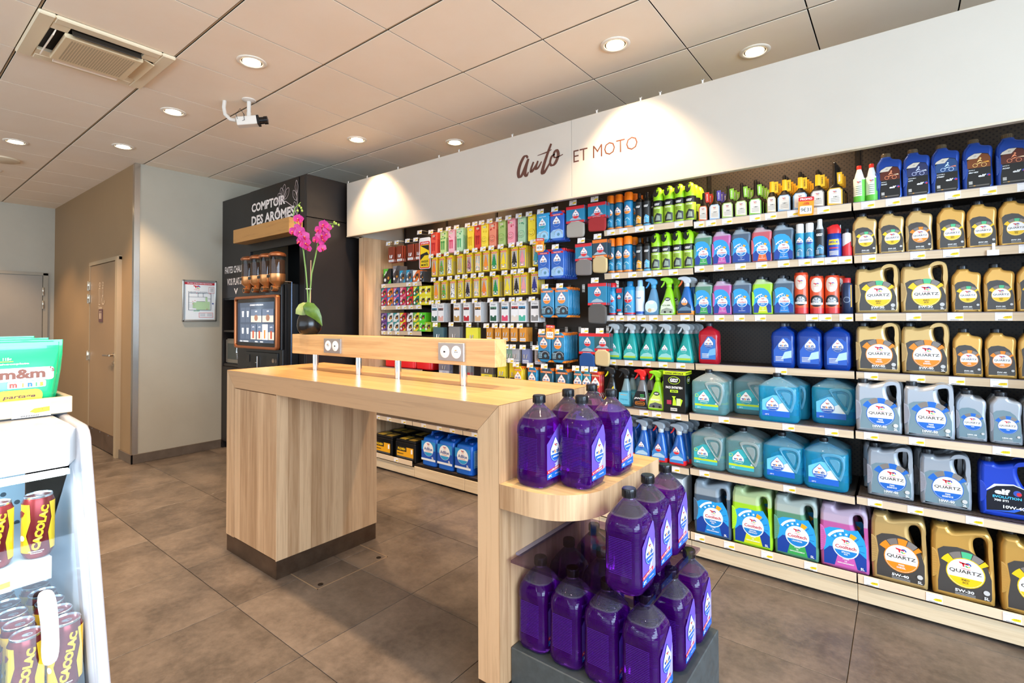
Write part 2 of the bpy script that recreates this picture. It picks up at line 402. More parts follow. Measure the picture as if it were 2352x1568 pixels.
# ================================================================== the room
X0, X1, Y0, Y1 = -9.2, 3.6, -4.0, 3.5
WARMG = noisy('grey_beige_paint', '#a99d89', '#b4a893', 1.2, .55, .05, bump=.03)
BROWN = noisy('brown_paint', '#8d6f4c', '#977853', 1.2, .5, .05, bump=.03)
PALE = noisy('white_ceiling_board', '#f6e2c8', '#fae9d2', 2.0, .85, .03, bump=.05)
fl = MB(); fl.box(X0, X1, Y0, Y1, -.1, -.006, GROUT); floor = struct(fl.build('floor', smooth=False), 'large format grey brown stone tiles with thin joints')
tile = None
for i in range(-16, 7):
    for j in range(-2, 6):
        xa, ya = -.184+.6*i, 1.161+.6*(j-2)
        if xa < X0+.01-.3 or xa > 3.2 or ya > 3.5: continue
        if tile is None:
            b = MB(); b.bbox(.0015, .5985, .0015, .5985, -.006, 0, FLOORM, .0012); tile = b.build('floor_tile', floor, smooth=False); t = tile
        else:
            t = tile.copy(); C.objects.link(t)
        t.location = (xa, ya, 0)
for j in range(-7, -2):       # behind the camera: one sheet
    pass
b = MB(); b.box(X0, X1, Y0, -1.241, -.006, 0, FLOORM); b.build('tile_field', floor, smooth=False)
# floor hatch beside the leg of the counter
h = MB(); bz = M('#b9a184', .35, .6)
hx0, hx1, hy0, hy1 = -2.87, -2.40, 1.49, 1.95
for a in ((hx0, hx1, hy0, hy0+.005), (hx0, hx1, hy1-.005, hy1), (hx0, hx0+.005, hy0, hy1), (hx1-.005, hx1, hy0, hy1)): h.box(*a, 0, .0012, bz)
ht = h.build('floor_hatch', smooth=False); tag(ht, 'square floor hatch with thin metal edge by the counter leg', 'hatch')
for x, y in ((hx1-.035, hy0+.04), (hx1-.035, hy1-.04)):
    sc_ = MB(); sc_.lathe([(.014, 0), (.014, .0018), (.011, .0022)], M('#2a211b', .4, .5), (x, y, 0), 14); sc_.build('screw_cover', ht)

def wall(name, x0, x1, y0, y1, mat, z0=0, z1=CEIL+.1, label=None):
    b = MB(); b.box(x0, x1, y0, y1, z0, z1, mat); return struct(b.build(name, smooth=False), label)
wall('wall_left', X0-.15, X0, Y0, 1.67, WARMG, label='grey beige painted wall at the far left')
wall('wall_restroom', X0-.15, -5.92, 1.67, 3.65, BROWN, label='brown painted wall with the restroom door')
b = MB(); b.box(-5.92, -5.915, 1.672, 3.5, 0, CEIL+.05, WARMG); struct(b.build('wall_centre', smooth=False), 'pale grey beige wall carrying the framed plan')
wall('wall_back', -5.92, X1, Y1, Y1+.15, WARMG, label='wall behind the shelving')
# shop front with glazing behind the camera, window in the right-hand wall
def glazed(name, horiz, p, a0, a1, zs=(.35, 2.75), n=5):
    b = MB(); mm = WARMG; t0, t1 = (p-.15, p) if horiz else (p, p+.15)
    lo = a0+.5; hi = a1-.5
    def bx(u0, u1, z0, z1, mt, d0=t0, d1=t1):
        b.box(u0, u1, d0, d1, z0, z1, mt) if horiz else b.box(d0, d1, u0, u1, z0, z1, mt)
    bx(a0, lo, 0, CEIL+.1, mm); bx(hi, a1, 0, CEIL+.1, mm); bx(lo, hi, 0, zs[0], mm); bx(lo, hi, zs[1], CEIL+.1, mm)
    wl = struct(b.build(name, smooth=False)); b = MB()
    fm = M('#3c3f43', .4, .5); mid = (t0+t1)/2
    for k in range(n+1):
        u = lo+(hi-lo)*k/n; bx(max(lo, u-.03), min(hi, u+.03), zs[0], zs[1], fm, mid-.03, mid+.03)
    bx(lo, hi, 2.1, 2.16, fm, mid-.03, mid+.03); bx(lo, hi, zs[0], zs[0]+.06, fm, mid-.03, mid+.03); bx(lo, hi, zs[1]-.06, zs[1], fm, mid-.03, mid+.03)
    return wl, b
wl, b = glazed('wall_front', True, Y0, X0, X1, n=7); struct(b.build('window_1', smooth=False))
wl, b = glazed('wall_right', False, X1, Y0, Y1, n=5); struct(b.build('window_2', smooth=False))

# ceiling: slab, runners, boards
b = MB(); b.box(X0, X1, Y0, Y1, CEIL+.012, CEIL+.1, M('#2b231b', .9)); ceiling = struct(b.build('ceiling', smooth=False), 'suspended ceiling of square cream boards')
GX, GY = -3.944, 1.137
tile = None
for i in range(-9, 13):
    for j in range(-9, 4):
        xa, ya = GX+.6*i, GY+.6*j
        if xa < X0-.3 or xa > X1 or ya < Y0-.3: continue
        if (i, j) == (0, -1): continue            # the air conditioner sits in this bay
        if xa < -6.4 and ya > 1.7: continue
        if tile is None:
            b = MB(); b.bbox(.0035, .5965, .008, .592, CEIL, CEIL+.004, PALE, .0004); tile = b.build('ceiling_board', ceiling, smooth=False); t = tile
        else: t = tile.copy(); C.objects.link(t)
        t.location = (xa, ya, 0)
run = None
for j in range(-8, 5):
    ya = GY+.6*j
    if run is None:
        b = MB(); b.box(X0, X1, -.0035, .0035, CEIL+.004, CEIL+.0119, M('#b59f80', .6)); run = b.build('ceiling_runner', ceiling, smooth=False); t = run
    else: t = run.copy(); C.objects.link(t)
    t.location = (0, ya, 0)

# baseboards
BB = noisy('baseboard_tile', '#57483b', '#6a5a4b', 8, .4, .05)
b = MB(); b.bbox(-5.915, -5.9, 1.655, 2.485, 0, .09, BB, .002); struct(b.build('baseboard_centre', smooth=False))
b = MB(); b.bbox(-6.285, -5.9, 1.655, 1.67, 0, .09, BB, .002); struct(b.build('baseboard_restroom', smooth=False))
b = MB(); b.bbox(X0, -7.39, 1.655, 1.67, 0, .09, BB, .002); b.bbox(X0, X0+.015, Y0, .55, 0, .09, BB, .002); struct(b.build('baseboard_left', smooth=False))
# steel corner profile
b = MB(); st = M('#c9c4bb', .22, 1)
b.box(-5.96, -5.912, 1.664, 1.67, .09, CEIL-.003, st); b.box(-5.915, -5.909, 1.664, 1.712, .09, CEIL-.003, st)
struct(b.build('trim_1', smooth=False), 'brushed steel corner guard running up the wall corner')

# restroom door (in the brown wall)
DOORB = noisy('brown_door_paint', '#8a6c4c', '#937553', 1.5, .4, .04, bump=.02)
b = MB(); fr = M('#a48c6c', .45)
b.box(-6.36, -6.29, 1.63, 1.67, 0, 2.06, fr); b.box(-7.385, -7.355, 1.65, 1.67, 0, 2.06, fr); b.box(-7.385, -6.29, 1.645, 1.67, 2.03, 2.07, fr)
d1 = struct(b.build('door_1', smooth=False), 'brown restroom door with steel kick plate')
b = MB(); b.bbox(-7.35, -6.365, 1.652, 1.669, .01, 2.025, DOORB, .002); b.build('door_leaf', d1, smooth=False)
b = MB(); b.box(-7.35, -6.37, 1.648, 1.652, .01, .2, STEEL); 
for x in (-7.2, -6.9, -6.6): b.lathe([(.006, 0), (.004, .002)], GREY, T=Matrix.Translation((x, 1.648, .185)) @ Matrix.Rotation(PI/2, 4, 'X'), n=8)
b.build('kick_plate', d1, smooth=False)
for z in (1.8, 1.655, 1.0):
    b = MB(); b.lathe([(.011, -.055), (.013, -.05), (.013, -.003), (.015, 0), (.015, .004), (.012, .006), (.012, .05), (.009, .055)], M('#cfc6b4', .25, .8), n=10)
    b.box(.0, .035, .004, .008, -.045, .045, M('#cfc6b4', .3, .8)); b.build('hinge', d1, loc=(-7.375, 1.64, z))
b = MB(); hm = M('#cabfae', .2, 1)
b.lathe([(.026, 0), (.026, .008), (.012, .01), (.012, .045)], hm, T=Matrix.Translation((-6.44, 1.652, 1.04)) @ Matrix.Rotation(PI/2, 4, 'X'), n=16)
b.tube([(-6.44, 1.6, 1.04), (-6.47, 1.597, 1.04), (-6.6, 1.597, 1.035)], .011, hm); 
b.lathe([(.024, 0), (.024, .008), (.009, .01), (.009, .02)], hm, T=Matrix.Translation((-6.44, 1.652, .955)) @ Matrix.Rotation(PI/2, 4, 'X'), n=16)
b.build('door_handle', d1)
b = MB(); P = Print(b, 1.652); pk = M('#d9bfa0', .5); pd = M('#5d3c3b', .5)
def stick(cx, s, th=.012, wheel=False):      # outlined pictogram figure
    P.poly(sector(cx, 1.80, .018, .026, 0, 360, 20), pk)
    P.strip(cx-.03, cx-.022, 1.58, 1.76, pk); P.strip(cx+.014, cx+.022, 1.6, 1.76, pk); P.strip(cx-.03, cx+.022, 1.755, 1.763, pk)
    if wheel: P.poly(sector(cx+.02, 1.63, .045, .055, 90, 350, 18), pk)
    else: P.strip(cx-.03, cx+.022, 1.575, 1.583, pk)
stick(-6.98, 1); stick(-6.86, 1, wheel=True)
P.text('Toilettes', -6.95, 1.545, .03, pk, .01)
b.build('restroom_pictogram', d1, smooth=False)
b = MB(); b.box(-6.985, -6.855, 1.645, 1.651, 1.385, 1.525, pd); P = Print(b, 1.645)
for cx in (-6.945, -6.895): P.poly(circ(cx, 1.5, .009, n=12), pk); P.strip(cx-.012, cx+.012, 1.42, 1.485, pk)
b.build('door_sign', d1, smooth=False)
# left door on the far wall (faces +X)
b = MB(); fr2 = M('#9a8c76', .45)
b.box(X0, X0+.03, 1.55, 1.6, 0, 2.05, fr2); b.box(X0, X0+.03, .58, .63, 0, 2.05, fr2); b.box(X0, X0+.03, .58, 1.6, 2.02, 2.06, fr2)
d2 = struct(b.build('door_2', smooth=False), 'grey beige service door on the far left wall')
b = MB(); b.bbox(X0, X0+.022, .635, 1.545, .01, 2.015, noisy('grey_door_paint', '#8c7f6d', '#958876', 1.5, .45, .04, bump=.02), .002); b.build('door_leaf', d2, smooth=False)
for z in (1.8, 1.62):
    b = MB(); b.lathe([(.011, -.055), (.013, -.05), (.013, -.003), (.015, 0), (.015, .004), (.012, .006), (.012, .05), (.009, .055)], M('#cfc6b4', .25, .8), n=10); b.build('hinge', d2, loc=(X0+.035, 1.55, z))
RX = Matrix.Rotation(PI/2, 4, 'Z')
# framed emergency plan on the centre wall (faces +X)
def to_x(x, y): return Matrix.Translation((x, y, 0)) @ RX
T = to_x(-5.915, 2.262)
b = MB(); al = M('#b9b6ae', .3, .85); W, H0, H1 = .17, 1.385, 1.83
for a in ((-W, W, H1-.022, H1), (-W, W, H0, H0+.022), (-W, -W+.022, H0, H1), (W-.022, W, H0, H1)): b.bbox(a[0], a[1], -.02, 0, a[2], a[3], al, .006, T)
pf = b.build('framed_plan'); tag(pf, 'silver framed intervention plan hanging on the pale wall', 'plan')
b = MB(); b.box(-W+.02, W-.02, -.008, -.002, H0+.02, H1-.02, M('#dfe2e2', .3), T); P = Print(b, -.008, T); rd = M('#c3272f', .4); dk = M('#3b4350', .5)
P.strip(-W+.02, W-.02, H1-.05, H1-.025, rd); P.text("PLAN D'INTERVENTION", 0, H1-.037, .011, WHITE, .03, .24)
logo_te(P, -.03, H1-.075, .035); P.text('PLAN DE LA STATION', -.02, H1-.128, .008, dk, .02, .19); P.text('SERVICE ET BOUTIQUE', -.02, H1-.141, .006, dk, .01, .15)
P.strip(-.035, .1, 1.51, 1.6, M('#a9c79a', .5)); P.strip(-.07, -.035, 1.53, 1.59, M('#a9c79a', .5)); P.strip(.055, .075, 1.6, 1.65, M('#a9c79a', .5))
for a in ((-.11, .11, 1.69, 1.694), (-.11, .11, 1.508, 1.512), (-.112, -.108, 1.508, 1.694), (.108, .112, 1.508, 1.694), (-.11, .07, 1.648, 1.651), (-.035, .05, 1.6, 1.603), (-.02, -.017, 1.65, 1.694), (.03, .033, 1.65, 1.694), (-.11, -.05, 1.56, 1.562), (-.11, -.05, 1.585, 1.587), (-.11, -.05, 1.54, 1.542), (.08, .11, 1.63, 1.633)): P.strip(*a, dk)
for x, z in ((-.07, 1.575), (-.07, 1.6), (-.03, 1.69), (.07, 1.52), (.1, 1.685), (-.05, 1.61)): P.poly(circ(x, z, .004, n=8), rd)
for x in (-.06, -.045, -.03, -.015): P.strip(x, x+.008, 1.495, 1.505, M('#3f9a63', .5))
P.poly(circ(.128, 1.58, .008, n=14), M('#22438a', .5))
for a in ((-.01, .13, 1.478, 1.481), (-.01, .13, 1.43, 1.433), (-.01, -.007, 1.43, 1.48), (.127, .13, 1.43, 1.48), (.085, .142, 1.755, 1.758), (.085, .142, 1.69, 1.693), (.085, .087, 1.69, 1.757), (.14, .142, 1.69, 1.757)): P.strip(*a, rd)
for z in (1.47, 1.462, 1.454, 1.446): P.strip(0, .05, z, z+.003, M('#9aa1aa', .5)); P.strip(.07, .12, z, z+.003, M('#9aa1aa', .5))
for z in (1.74, 1.73, 1.72, 1.71): P.strip(.1, .13, z, z+.003, M('#8a6f72', .5))
b.build('plan_sheet', pf, smooth=False)

# ================================================================== ceiling fittings
def make_lamp():
    r = empty('downlight')
    b = MB(); b.lathe([(.083, -.001), (.083, -.004), (.078, -.007), (.064, -.0075), (.060, -.006), (.058, .0)], M('#efe2cf', .4), n=32, capb=False, capt=False); b.build('trim_ring', r)
    b = MB(); b.lathe([(.058, -.0005), (.058, -.003)], M('#2c241c', .5), n=28); b.build('gap_ring', r)
    b = MB(); b.lathe([(.05, -.003), (.05, -.0065), (.044, -.009)], M('#ffe3b8', .3, emit=14), n=28); b.build('lamp_face', r)
    l = bpy.data.lights.new('spot', 'SPOT'); l.energy = LAMP_E; l.color = LAMP_COL; l.spot_size = math.radians(96); l.spot_blend = .55; l.shadow_soft_size = .045
    o = bpy.data.objects.new('spot_bulb', l); C.objects.link(o); o.parent = r; o.location = (0, 0, -.03)
    return r
vis_lab = {0: 'recessed warm downlight nearest the camera on the left', 1: 'recessed warm downlight just above and left of the security camera', 2: 'recessed warm downlight above the steel wall corner',
           3: 'recessed warm downlight at the far left edge', 4: 'recessed warm downlight left of the small one above the sign end', 5: 'small warm downlight half hidden above the sign end',
           6: 'large warm downlight above the middle of the header sign', 7: 'large warm downlight rightmost, close over the sign edge'}
for i, (x, y) in enumerate(LAMPS):
    place('lamp', make_lamp, (x, y, CEIL), vis_lab.get(i, 'unseen recessed warm downlight above the shop floor, out of view'), 'ceiling light', 'recessed ceiling downlights')
# air conditioner cassette
ac = empty('air_conditioner', (-3.644, .837, CEIL)); tag(ac, 'cream square ceiling cassette air conditioner with open louvres', 'air conditioner')
cr = M('#e9d6b4', .4); crd = M('#e2caa2', .4); dark = M('#17120d', .7)
b = MB(); H = .305
for a in ((-H, H, -H, -.235), (-H, H, .235, H), (-H, -.235, -.235, .235), (.235, H, -.235, .235)): b.bbox(a[0], a[1], a[2], a[3], -.02, .002, cr, .006)
b.box(-.235, .235, -.235, .235, .0, .004, dark); b.build('surround', ac, smooth=False)
for sx in (-1, 1):
    for sy in (-1, 1):
        b = MB(); b.box(min(sx*.235, sx*.165), max(sx*.235, sx*.165), min(sy*.235, sy*.165), max(sy*.235, sy*.165), -.018, 0, cr); b.build('corner_cover', ac, smooth=False)
b = MB(); b.bbox(-.178, .178, -.178, .178, -.045, -.02, crd, .005); gp = b.build('intake_grille', ac, smooth=False)
b = MB(); sl = M('#5e4b36', .7)
for i in range(40):
    for j in range(24): 
        x = -.145+.29*i/39; y = -.14+.28*j/23
        b.add([(x-.0012, y-.004, -.0453), (x+.0012, y-.004, -.0453), (x+.0012, y+.004, -.0453), (x-.0012, y+.004, -.0453)], [(3, 2, 1, 0)], sl)
o = b.build('grille_slots', gp, smooth=False); o['kind'] = 'stuff'
for k, (ang, tilt, mat) in enumerate(((0, 1.25, M('#f2ddc6', .4)), (90, 1.1, M('#3a3026', .5)), (180, .3, crd), (270, .45, M('#f6e4cf', .4)))):  # blade tones hold light and shade; the dark blade stands for a slot
    b = MB(); b.bbox(-.155, .155, -.028, .028, -.003, .003, mat, .001)
    o = b.build('louvre', ac, smooth=False)
    a = math.radians([270, 0, 90, 180][k]); o.location = (.213*math.cos(a), .213*math.sin(a), -.022)
    o.rotation_euler = (tilt, 0, a+PI/2)
# security camera
cc = empty('security_camera', (-3.594, 1.686, CEIL)); tag(cc, 'white box security camera hanging from a ceiling stem', 'camera')
b = MB(); wp = M('#d9cfc2', .4)
b.lathe([(.045, 0), (.045, -.006), (.03, -.012), (.014, -.014), (.013, -.09), (.015, -.092), (.015, -.12)], wp, n=18); b.build('ceiling_mount', cc)
T = Matrix.Translation((0, 0, -.155)) @ Matrix.Rotation(math.radians(52), 4, 'Z') @ Matrix.Rotation(math.radians(-10), 4, 'Y')
b = MB(); b.bbox(-.075, .06, -.034, .034, -.03, .03, wp, .004, T); bd = b.build('housing', cc, smooth=False)
TT = T @ Matrix.Translation((-.0, 0, 0))
b = MB(); RYm = Matrix.Rotation(math.radians(-52), 4, 'Z')
b.box(-.008, .008, -.034, .034, -.03, .03, BLACK, T @ Matrix.Translation((.065, 0, 0)))
b.lathe([(.024, 0), (.024, .03), (.028, .032), (.028, .055), (.022, .057)], BLKG, T=T @ Matrix.Translation((.07, 0, 0)) @ Matrix.Rotation(PI/2, 4, 'Y'), n=18)
b.lathe([(.016, 0), (.0, .003)], M('#2a2350', .05), T=T @ Matrix.Translation((.127, 0, 0)) @ Matrix.Rotation(PI/2, 4, 'Y'), n=16)
b.build('lens', cc)
b = MB(); b.tube([(-.15, -.1, 0), (-.15, -.105, -.05), (-.14, -.1, -.1), (-.1, -.08, -.14), (-.055, -.06, -.15)], .013, wp); b.build('cable_conduit', cc)
b = MB(); b.tube([(.0, -.03, -.12), (.02, -.07, -.09), (.0, -.09, -.13), (-.02, -.06, -.17), (.02, -.04, -.16), (.03, -.05, -.12)], .002, BLACK, n=5); b.build('cable', cc)
# ceiling speaker disc
b = MB(); b.lathe([(.13, 0), (.13, -.012), (.11, -.02), (.0, -.022)], M('#dcc8a8', .5), (-6.75, .83, CEIL), 32, capb=False); b.build('ceiling_speaker'); 
tag(bpy.data.objects['ceiling_speaker'], 'round cream ceiling speaker at the left edge', 'speaker')

# ================================================================== the black coffee corner
cab = empty('coffee_cabinet', (-5.05, 2.49, 0)); tag(cab, 'tall black built-in coffee cabinet with niche and side panel', 'cabinet')
def rel(o, p): o.location = -Vector(p.location); return o
def part(b, name, parent, **k):
    o = b.build(name, parent, **k)
    o.location = -Vector(parent.location); return o
CB = noisy('black_laminate', '#17110f', '#1e1714', 3, .42, .05, bump=.02)
b = MB(); b.bbox(-4.225, -4.2, 2.49, 3.45, 0, 2.33, CB, .002); b.bbox(-4.225, -4.2, 2.49, 3.45, 2.336, 2.72, CB, .002); b.bbox(-4.32, -4.227, 2.49, 3.45, 0, 2.72, CB, .003); part(b, 'side_panel', cab, smooth=False)
b = MB(); b.bbox(-5.91, -5.262, 2.49, 2.52, 1.64, 2.72, CB, .002); b.box(-5.91, -5.885, 2.49, 3.0, 0, 1.64, CB); b.box(-5.29, -5.262, 2.49, 3.0, .9, 1.64, CB)
b.box(-5.885, -5.29, 2.98, 3.0, .9, 1.64, BLACK); b.box(-5.885, -5.29, 2.5, 2.98, 1.62, 1.64, BLACK); b.box(-5.885, -5.29, 2.5, 2.98, 1.27, 1.29, M('#2b2622', .4)); b.box(-5.885, -5.29, 2.5, 2.98, .9, .925, M('#2b2622', .4))
part(b, 'tall_panel', cab, smooth=False)
b = MB(); b.bbox(-5.885, -5.27, 2.49, 3.0, .08, .895, CB, .003); b.bbox(-5.255, -4.325, 2.49, 3.0, .08, .895, CB, .003); b.box(-5.88, -4.33, 2.53, 3.0, 0, .08, BLACK); part(b, 'base_unit', cab, smooth=False)
b = MB(); b.box(-5.262, -4.32, 2.9, 2.92, .9, 2.72, BLACK); b.box(-5.262, -4.32, 2.52, 2.92, 2.69, 2.72, BLACK); part(b, 'niche_back', cab, smooth=False)
b = MB(); b.bbox(-5.255, -4.325, 2.485, 2.51, 2.1, 2.72, M('#0d0b0b', .35), .001); P = Print(b, 2.485); ln = M('#efe2d8', .5)
P.text('COMPTOIR', -5.225, 2.545, .09, ln, .035, .66, align='l'); P.text('DES ARÔMES', -5.225, 2.425, .12, ln, .035, .83, align='l')
fine = M('#cbb8b4', .5)
def stroke(pts, wd=.004, mat=fine):
    for (xa, za), (xb, zb) in zip(pts, pts[1:]):
        dx, dz = xb-xa, zb-za; L = math.hypot(dx, dz) or 1; nx, nz = -dz/L*wd/2, dx/L*wd/2
        P.poly([(xa-nx, za-nz), (xa+nx, za+nz), (xb+nx, zb+nz), (xb-nx, zb-nz)], mat, .02)
def petal(cx, cz, L, wd, a):
    ca, sa = math.cos(a), math.sin(a)
    pts = [(0, 0), (.25*L, wd*.8), (.6*L, wd), (.9*L, wd*.5), (L, 0), (.9*L, -wd*.5), (.6*L, -wd), (.25*L, -wd*.8), (0, 0)]
    stroke([(cx+x*ca-z*sa, cz+x*sa+z*ca) for x, z in pts]); stroke([(cx, cz), (cx+L*.7*ca, cz+L*.7*sa)], .002)
for p in ([(-4.34, 2.2), (-4.35, 2.36), (-4.42, 2.45), (-4.55, 2.52), (-4.7, 2.545)], [(-4.345, 2.36), (-4.35, 2.5), (-4.36, 2.6)], [(-4.42, 2.45), (-4.5, 2.42), (-4.56, 2.41)], [(-4.62, 2.535), (-4.68, 2.49), (-4.69, 2.44)]): stroke(p, .007)
for a in ((-4.6, 2.54, .13, .035, 1.9), (-4.6, 2.54, .15, .035, 1.4), (-4.58, 2.54, .13, .035, .9), (-4.6, 2.54, .12, .03, 2.5), (-4.7, 2.545, .05, .02, 2.4), (-4.7, 2.545, .045, .018, 3.6), (-4.56, 2.41, .09, .03, 3.3), (-4.54, 2.42, .09, .03, 4.4), (-4.55, 2.41, .08, .025, 5.1), (-4.36, 2.55, .14, .025, 1.6), (-4.36, 2.5, .12, .03, 2.1), (-4.37, 2.4, .1, .025, 1.9), (-4.35, 2.3, .1, .03, 2.7), (-4.36, 2.26, .1, .03, 3.3), (-4.35, 2.32, .11, .028, 2.2), (-4.69, 2.44, .04, .013, 4.7)): petal(*a)
part(b, 'header_graphic', cab, smooth=False)
b = MB(); P = Print(b, 2.4895); tw = M('#e9ddd5', .5)
P.text('FAITES CHAUFFER', -5.575, 1.945, .075, tw, .02, .53); part(b, 'lettering', cab, smooth=False); b = MB(); P = Print(b, 2.4895); P.text('VOS PLATS ICI', -5.575, 1.815, .075, tw, .02, .42)
part(b, 'lettering', cab, smooth=False)
b = MB(); P = Print(b, 2.4895)
P.poly([(-5.62, 1.74), (-5.6, 1.74), (-5.575, 1.705), (-5.55, 1.74), (-5.53, 1.74), (-5.575, 1.675)], tw); part(b, 'arrow_mark', cab, smooth=False)
b = MB(); b.bbox(-5.33, -4.25, 2.35, 2.483, 2.18, 2.315, HONEY, .002); o = b.build('wooden_shelf', smooth=False); tag(o, 'thick honey-coloured wooden shelf under the black header text', 'shelf')
# microwave in the niche
mw = empty('microwave', (-5.62, 2.56, .926)); tag(mw, 'stainless steel microwave in the black niche', 'microwave')
b = MB(); b.bbox(-.25, .2, -.03, .36, 0, .27, M('#a8a39a', .3, .7), .004); b.build('casing', mw, smooth=False)
b = MB(); b.bbox(-.245, .13, -.045, -.031, .01, .26, M('#a39d92', .28, .8), .003); dr = b.build('door', mw, smooth=False)
b = MB(); b.box(-.2, .085, -.047, -.045, .05, .22, M('#3e4442', .08)); b.build('window', dr, smooth=False)
b = MB(); b.tube([(.105, -.046, .05), (.105, -.08, .06), (.105, -.085, .13), (.105, -.08, .2), (.105, -.046, .21)], .007, CHROME); b.build('handle', dr)
# coffee machine: body, screen, bean hoppers
cm = empty('coffee_machine', (-4.78, 2.4, .9)); tag(cm, 'black coffee machine with copper framed touch screen', 'coffee machine')
COP = M('#a8643c', .3, .75); COPL = M('#c98a55', .28, .85)
b = MB(); b.bbox(-5.2, -4.33, 2.34, 2.88, .926, 1.73, M('#141314', .3), .006); part(b, 'body', cm, smooth=False)
b = MB(); b.bbox(-4.62, -4.33, 2.325, 2.36, 1.13, 1.72, M('#1a1b1f', .2), .004); part(b, 'side_door', cm, smooth=False)
b = MB(); b.outline([rrect(-5.15, -4.335, 1.13, 1.627, .03), rrect(-5.125, -4.36, 1.155, 1.60, .02)[::-1]], .04, .008, COP, y=2.3)
fr_ = part(b, 'screen_frame', cm)
b = MB(); b.box(-5.128, -4.357, 2.295, 2.31, 1.152, 1.603, BLKG); part(b, 'bezel', cm, smooth=False)
b = MB(); b.box(-5.09, -4.40, 2.2935, 2.295, 1.19, 1.565, M('#3d4a5c', .12, emit=.5)); P = Print(b, 2.2935)
pa = M('#55637a', .15, emit=.45); pb = M('#c9b7ab', .2, emit=.5); pc = M('#e7ecf2', .2, emit=.6); pdk = M('#223049', .1, emit=.3)
P.strip(-5.09, -5.05, 1.19, 1.565, pdk)
for i, x in enumerate((-5.03, -4.93)):
    for z in (1.38, 1.22): P.strip(x, x+.09, z, z+.14, M('#4a586d', .15, emit=.45)); P.poly([(x+.03, z+.05), (x+.025, z+.105), (x+.065, z+.105), (x+.06, z+.05)], pc)
for x in (-4.82, -4.6): P.strip(x, x+.2, 1.38, 1.5, pa); P.strip(x, x+.2, 1.38, 1.44, pb); P.poly(circ(x+.1, 1.42, .035, .03, 12), M('#8b6450', .2, emit=.4)); P.text('CAFE', x+.1, 1.48, .012, pc, .02)
for x in (-4.82, -4.7, -4.59, -4.48): P.strip(x, x+.1, 1.22, 1.36, pa); P.strip(x, x+.1, 1.22, 1.29, pb); P.strip(x+.035, x+.065, 1.23, 1.30, M('#a5492f', .2, emit=.4)); P.text('LATTE', x+.05, 1.335, .01, pc, .02)
P.strip(-4.59, -4.49, 1.22, 1.36, pc); P.strip(-4.56, -4.53, 1.23, 1.31, M('#c07a3a', .2, emit=.4))
for x in (-5.0, -4.93, -4.88, -4.7, -4.6): P.text('menu', x, 1.2, .012, pc, .01)
P.text('CHOISISSEZ VOTRE BOISSON', -4.7, 1.54, .014, pc, .01)
part(b, 'touch_screen', cm, smooth=False)
b = MB(); b.bbox(-5.0, -4.4, 2.33, 2.36, .95, 1.1, M('#191817', .3), .004); b.box(-4.98, -4.92, 2.325, 2.33, 1.0, 1.07, BLKG); b.poly if False else None
P = Print(b, 2.33); P.strip(-4.9, -4.6, .95, 1.07, BLACK); P.poly(circ(-4.955, 1.03, .008, n=10), M('#43d18a', .3, emit=1.5)); P.poly(circ(-4.48, 1.03, .02, n=14), M('#7a6a58', .3)); P.poly(circ(-4.43, 1.03, .02, n=14), M('#4a4038', .3))
b.tube([(-4.75, 2.32, .94), (-4.75, 2.32, 1.06)], .005, CHROME); b.tube([(-4.79, 2.32, 1.0), (-4.75, 2.32, 1.0)], .004, CHROME)
part(b, 'drink_outlet', cm)
for i in range(4):
    x = -4.88+.175*i; hp = empty('bean_hopper', (x, 2.3, 1.66)); hp.parent = cm; hp.location = Vector((x, 2.3, 1.66))-Vector(cm.location)
    b = MB(); b.lathe([(.03, .03), (.034, .05), (.06, .075), (.068, .085), (.068, .15)], COPL, n=24); b.bbox(-.05, -.0, -.071, -.06, .115, .14, BLACK, .002); b.build('base', hp)
    b = MB(); b.lathe([(.024, 0), (.024, .05)], COPL, T=Matrix.Translation((0, -.0, .02)) @ Matrix.Rotation(PI/2, 4, 'X'), n=16); b.lathe([(.016, 0), (.016, .002)], BLACK, T=Matrix.Translation((0, -.05, .02)) @ Matrix.Rotation(PI/2, 4, 'X'), n=16); b.build('spout', hp)
    b = MB(); b.lathe([(.066, .15), (.066, .31)], glass('clear_jar', '#e9e4da', .03), n=24, capb=False, capt=False); b.build('jar', hp)
    b = MB(); b.lathe([(.062, .151), (.062, .27), (.05, .275)], noisy('coffee_beans', '#20110a', '#5a3420', 120, .5, .2, bump=.9), n=24); b.build('beans', hp)
    b = MB(); b.lathe([(.07, .305), (.074, .312), (.074, .322), (.06, .338), (.02, .348), (.0, .35)], COP, n=28, capb=True, capt=False); b.build('lid', hp)
b = MB(); b.bbox(-4.62, -4.33, 2.3, 2.33, 1.7, 1.72, BLACK, .003)
b.tube([(-4.29, 2.40, 0.95), (-4.29, 2.40, 1.74)], .006, M('#2c3442', .2, .6)); b.tube([(-4.29, 2.40, 1.74), (-4.33, 2.30, 1.745)], .005, CHROME); part(b, 'side_rail', cm)

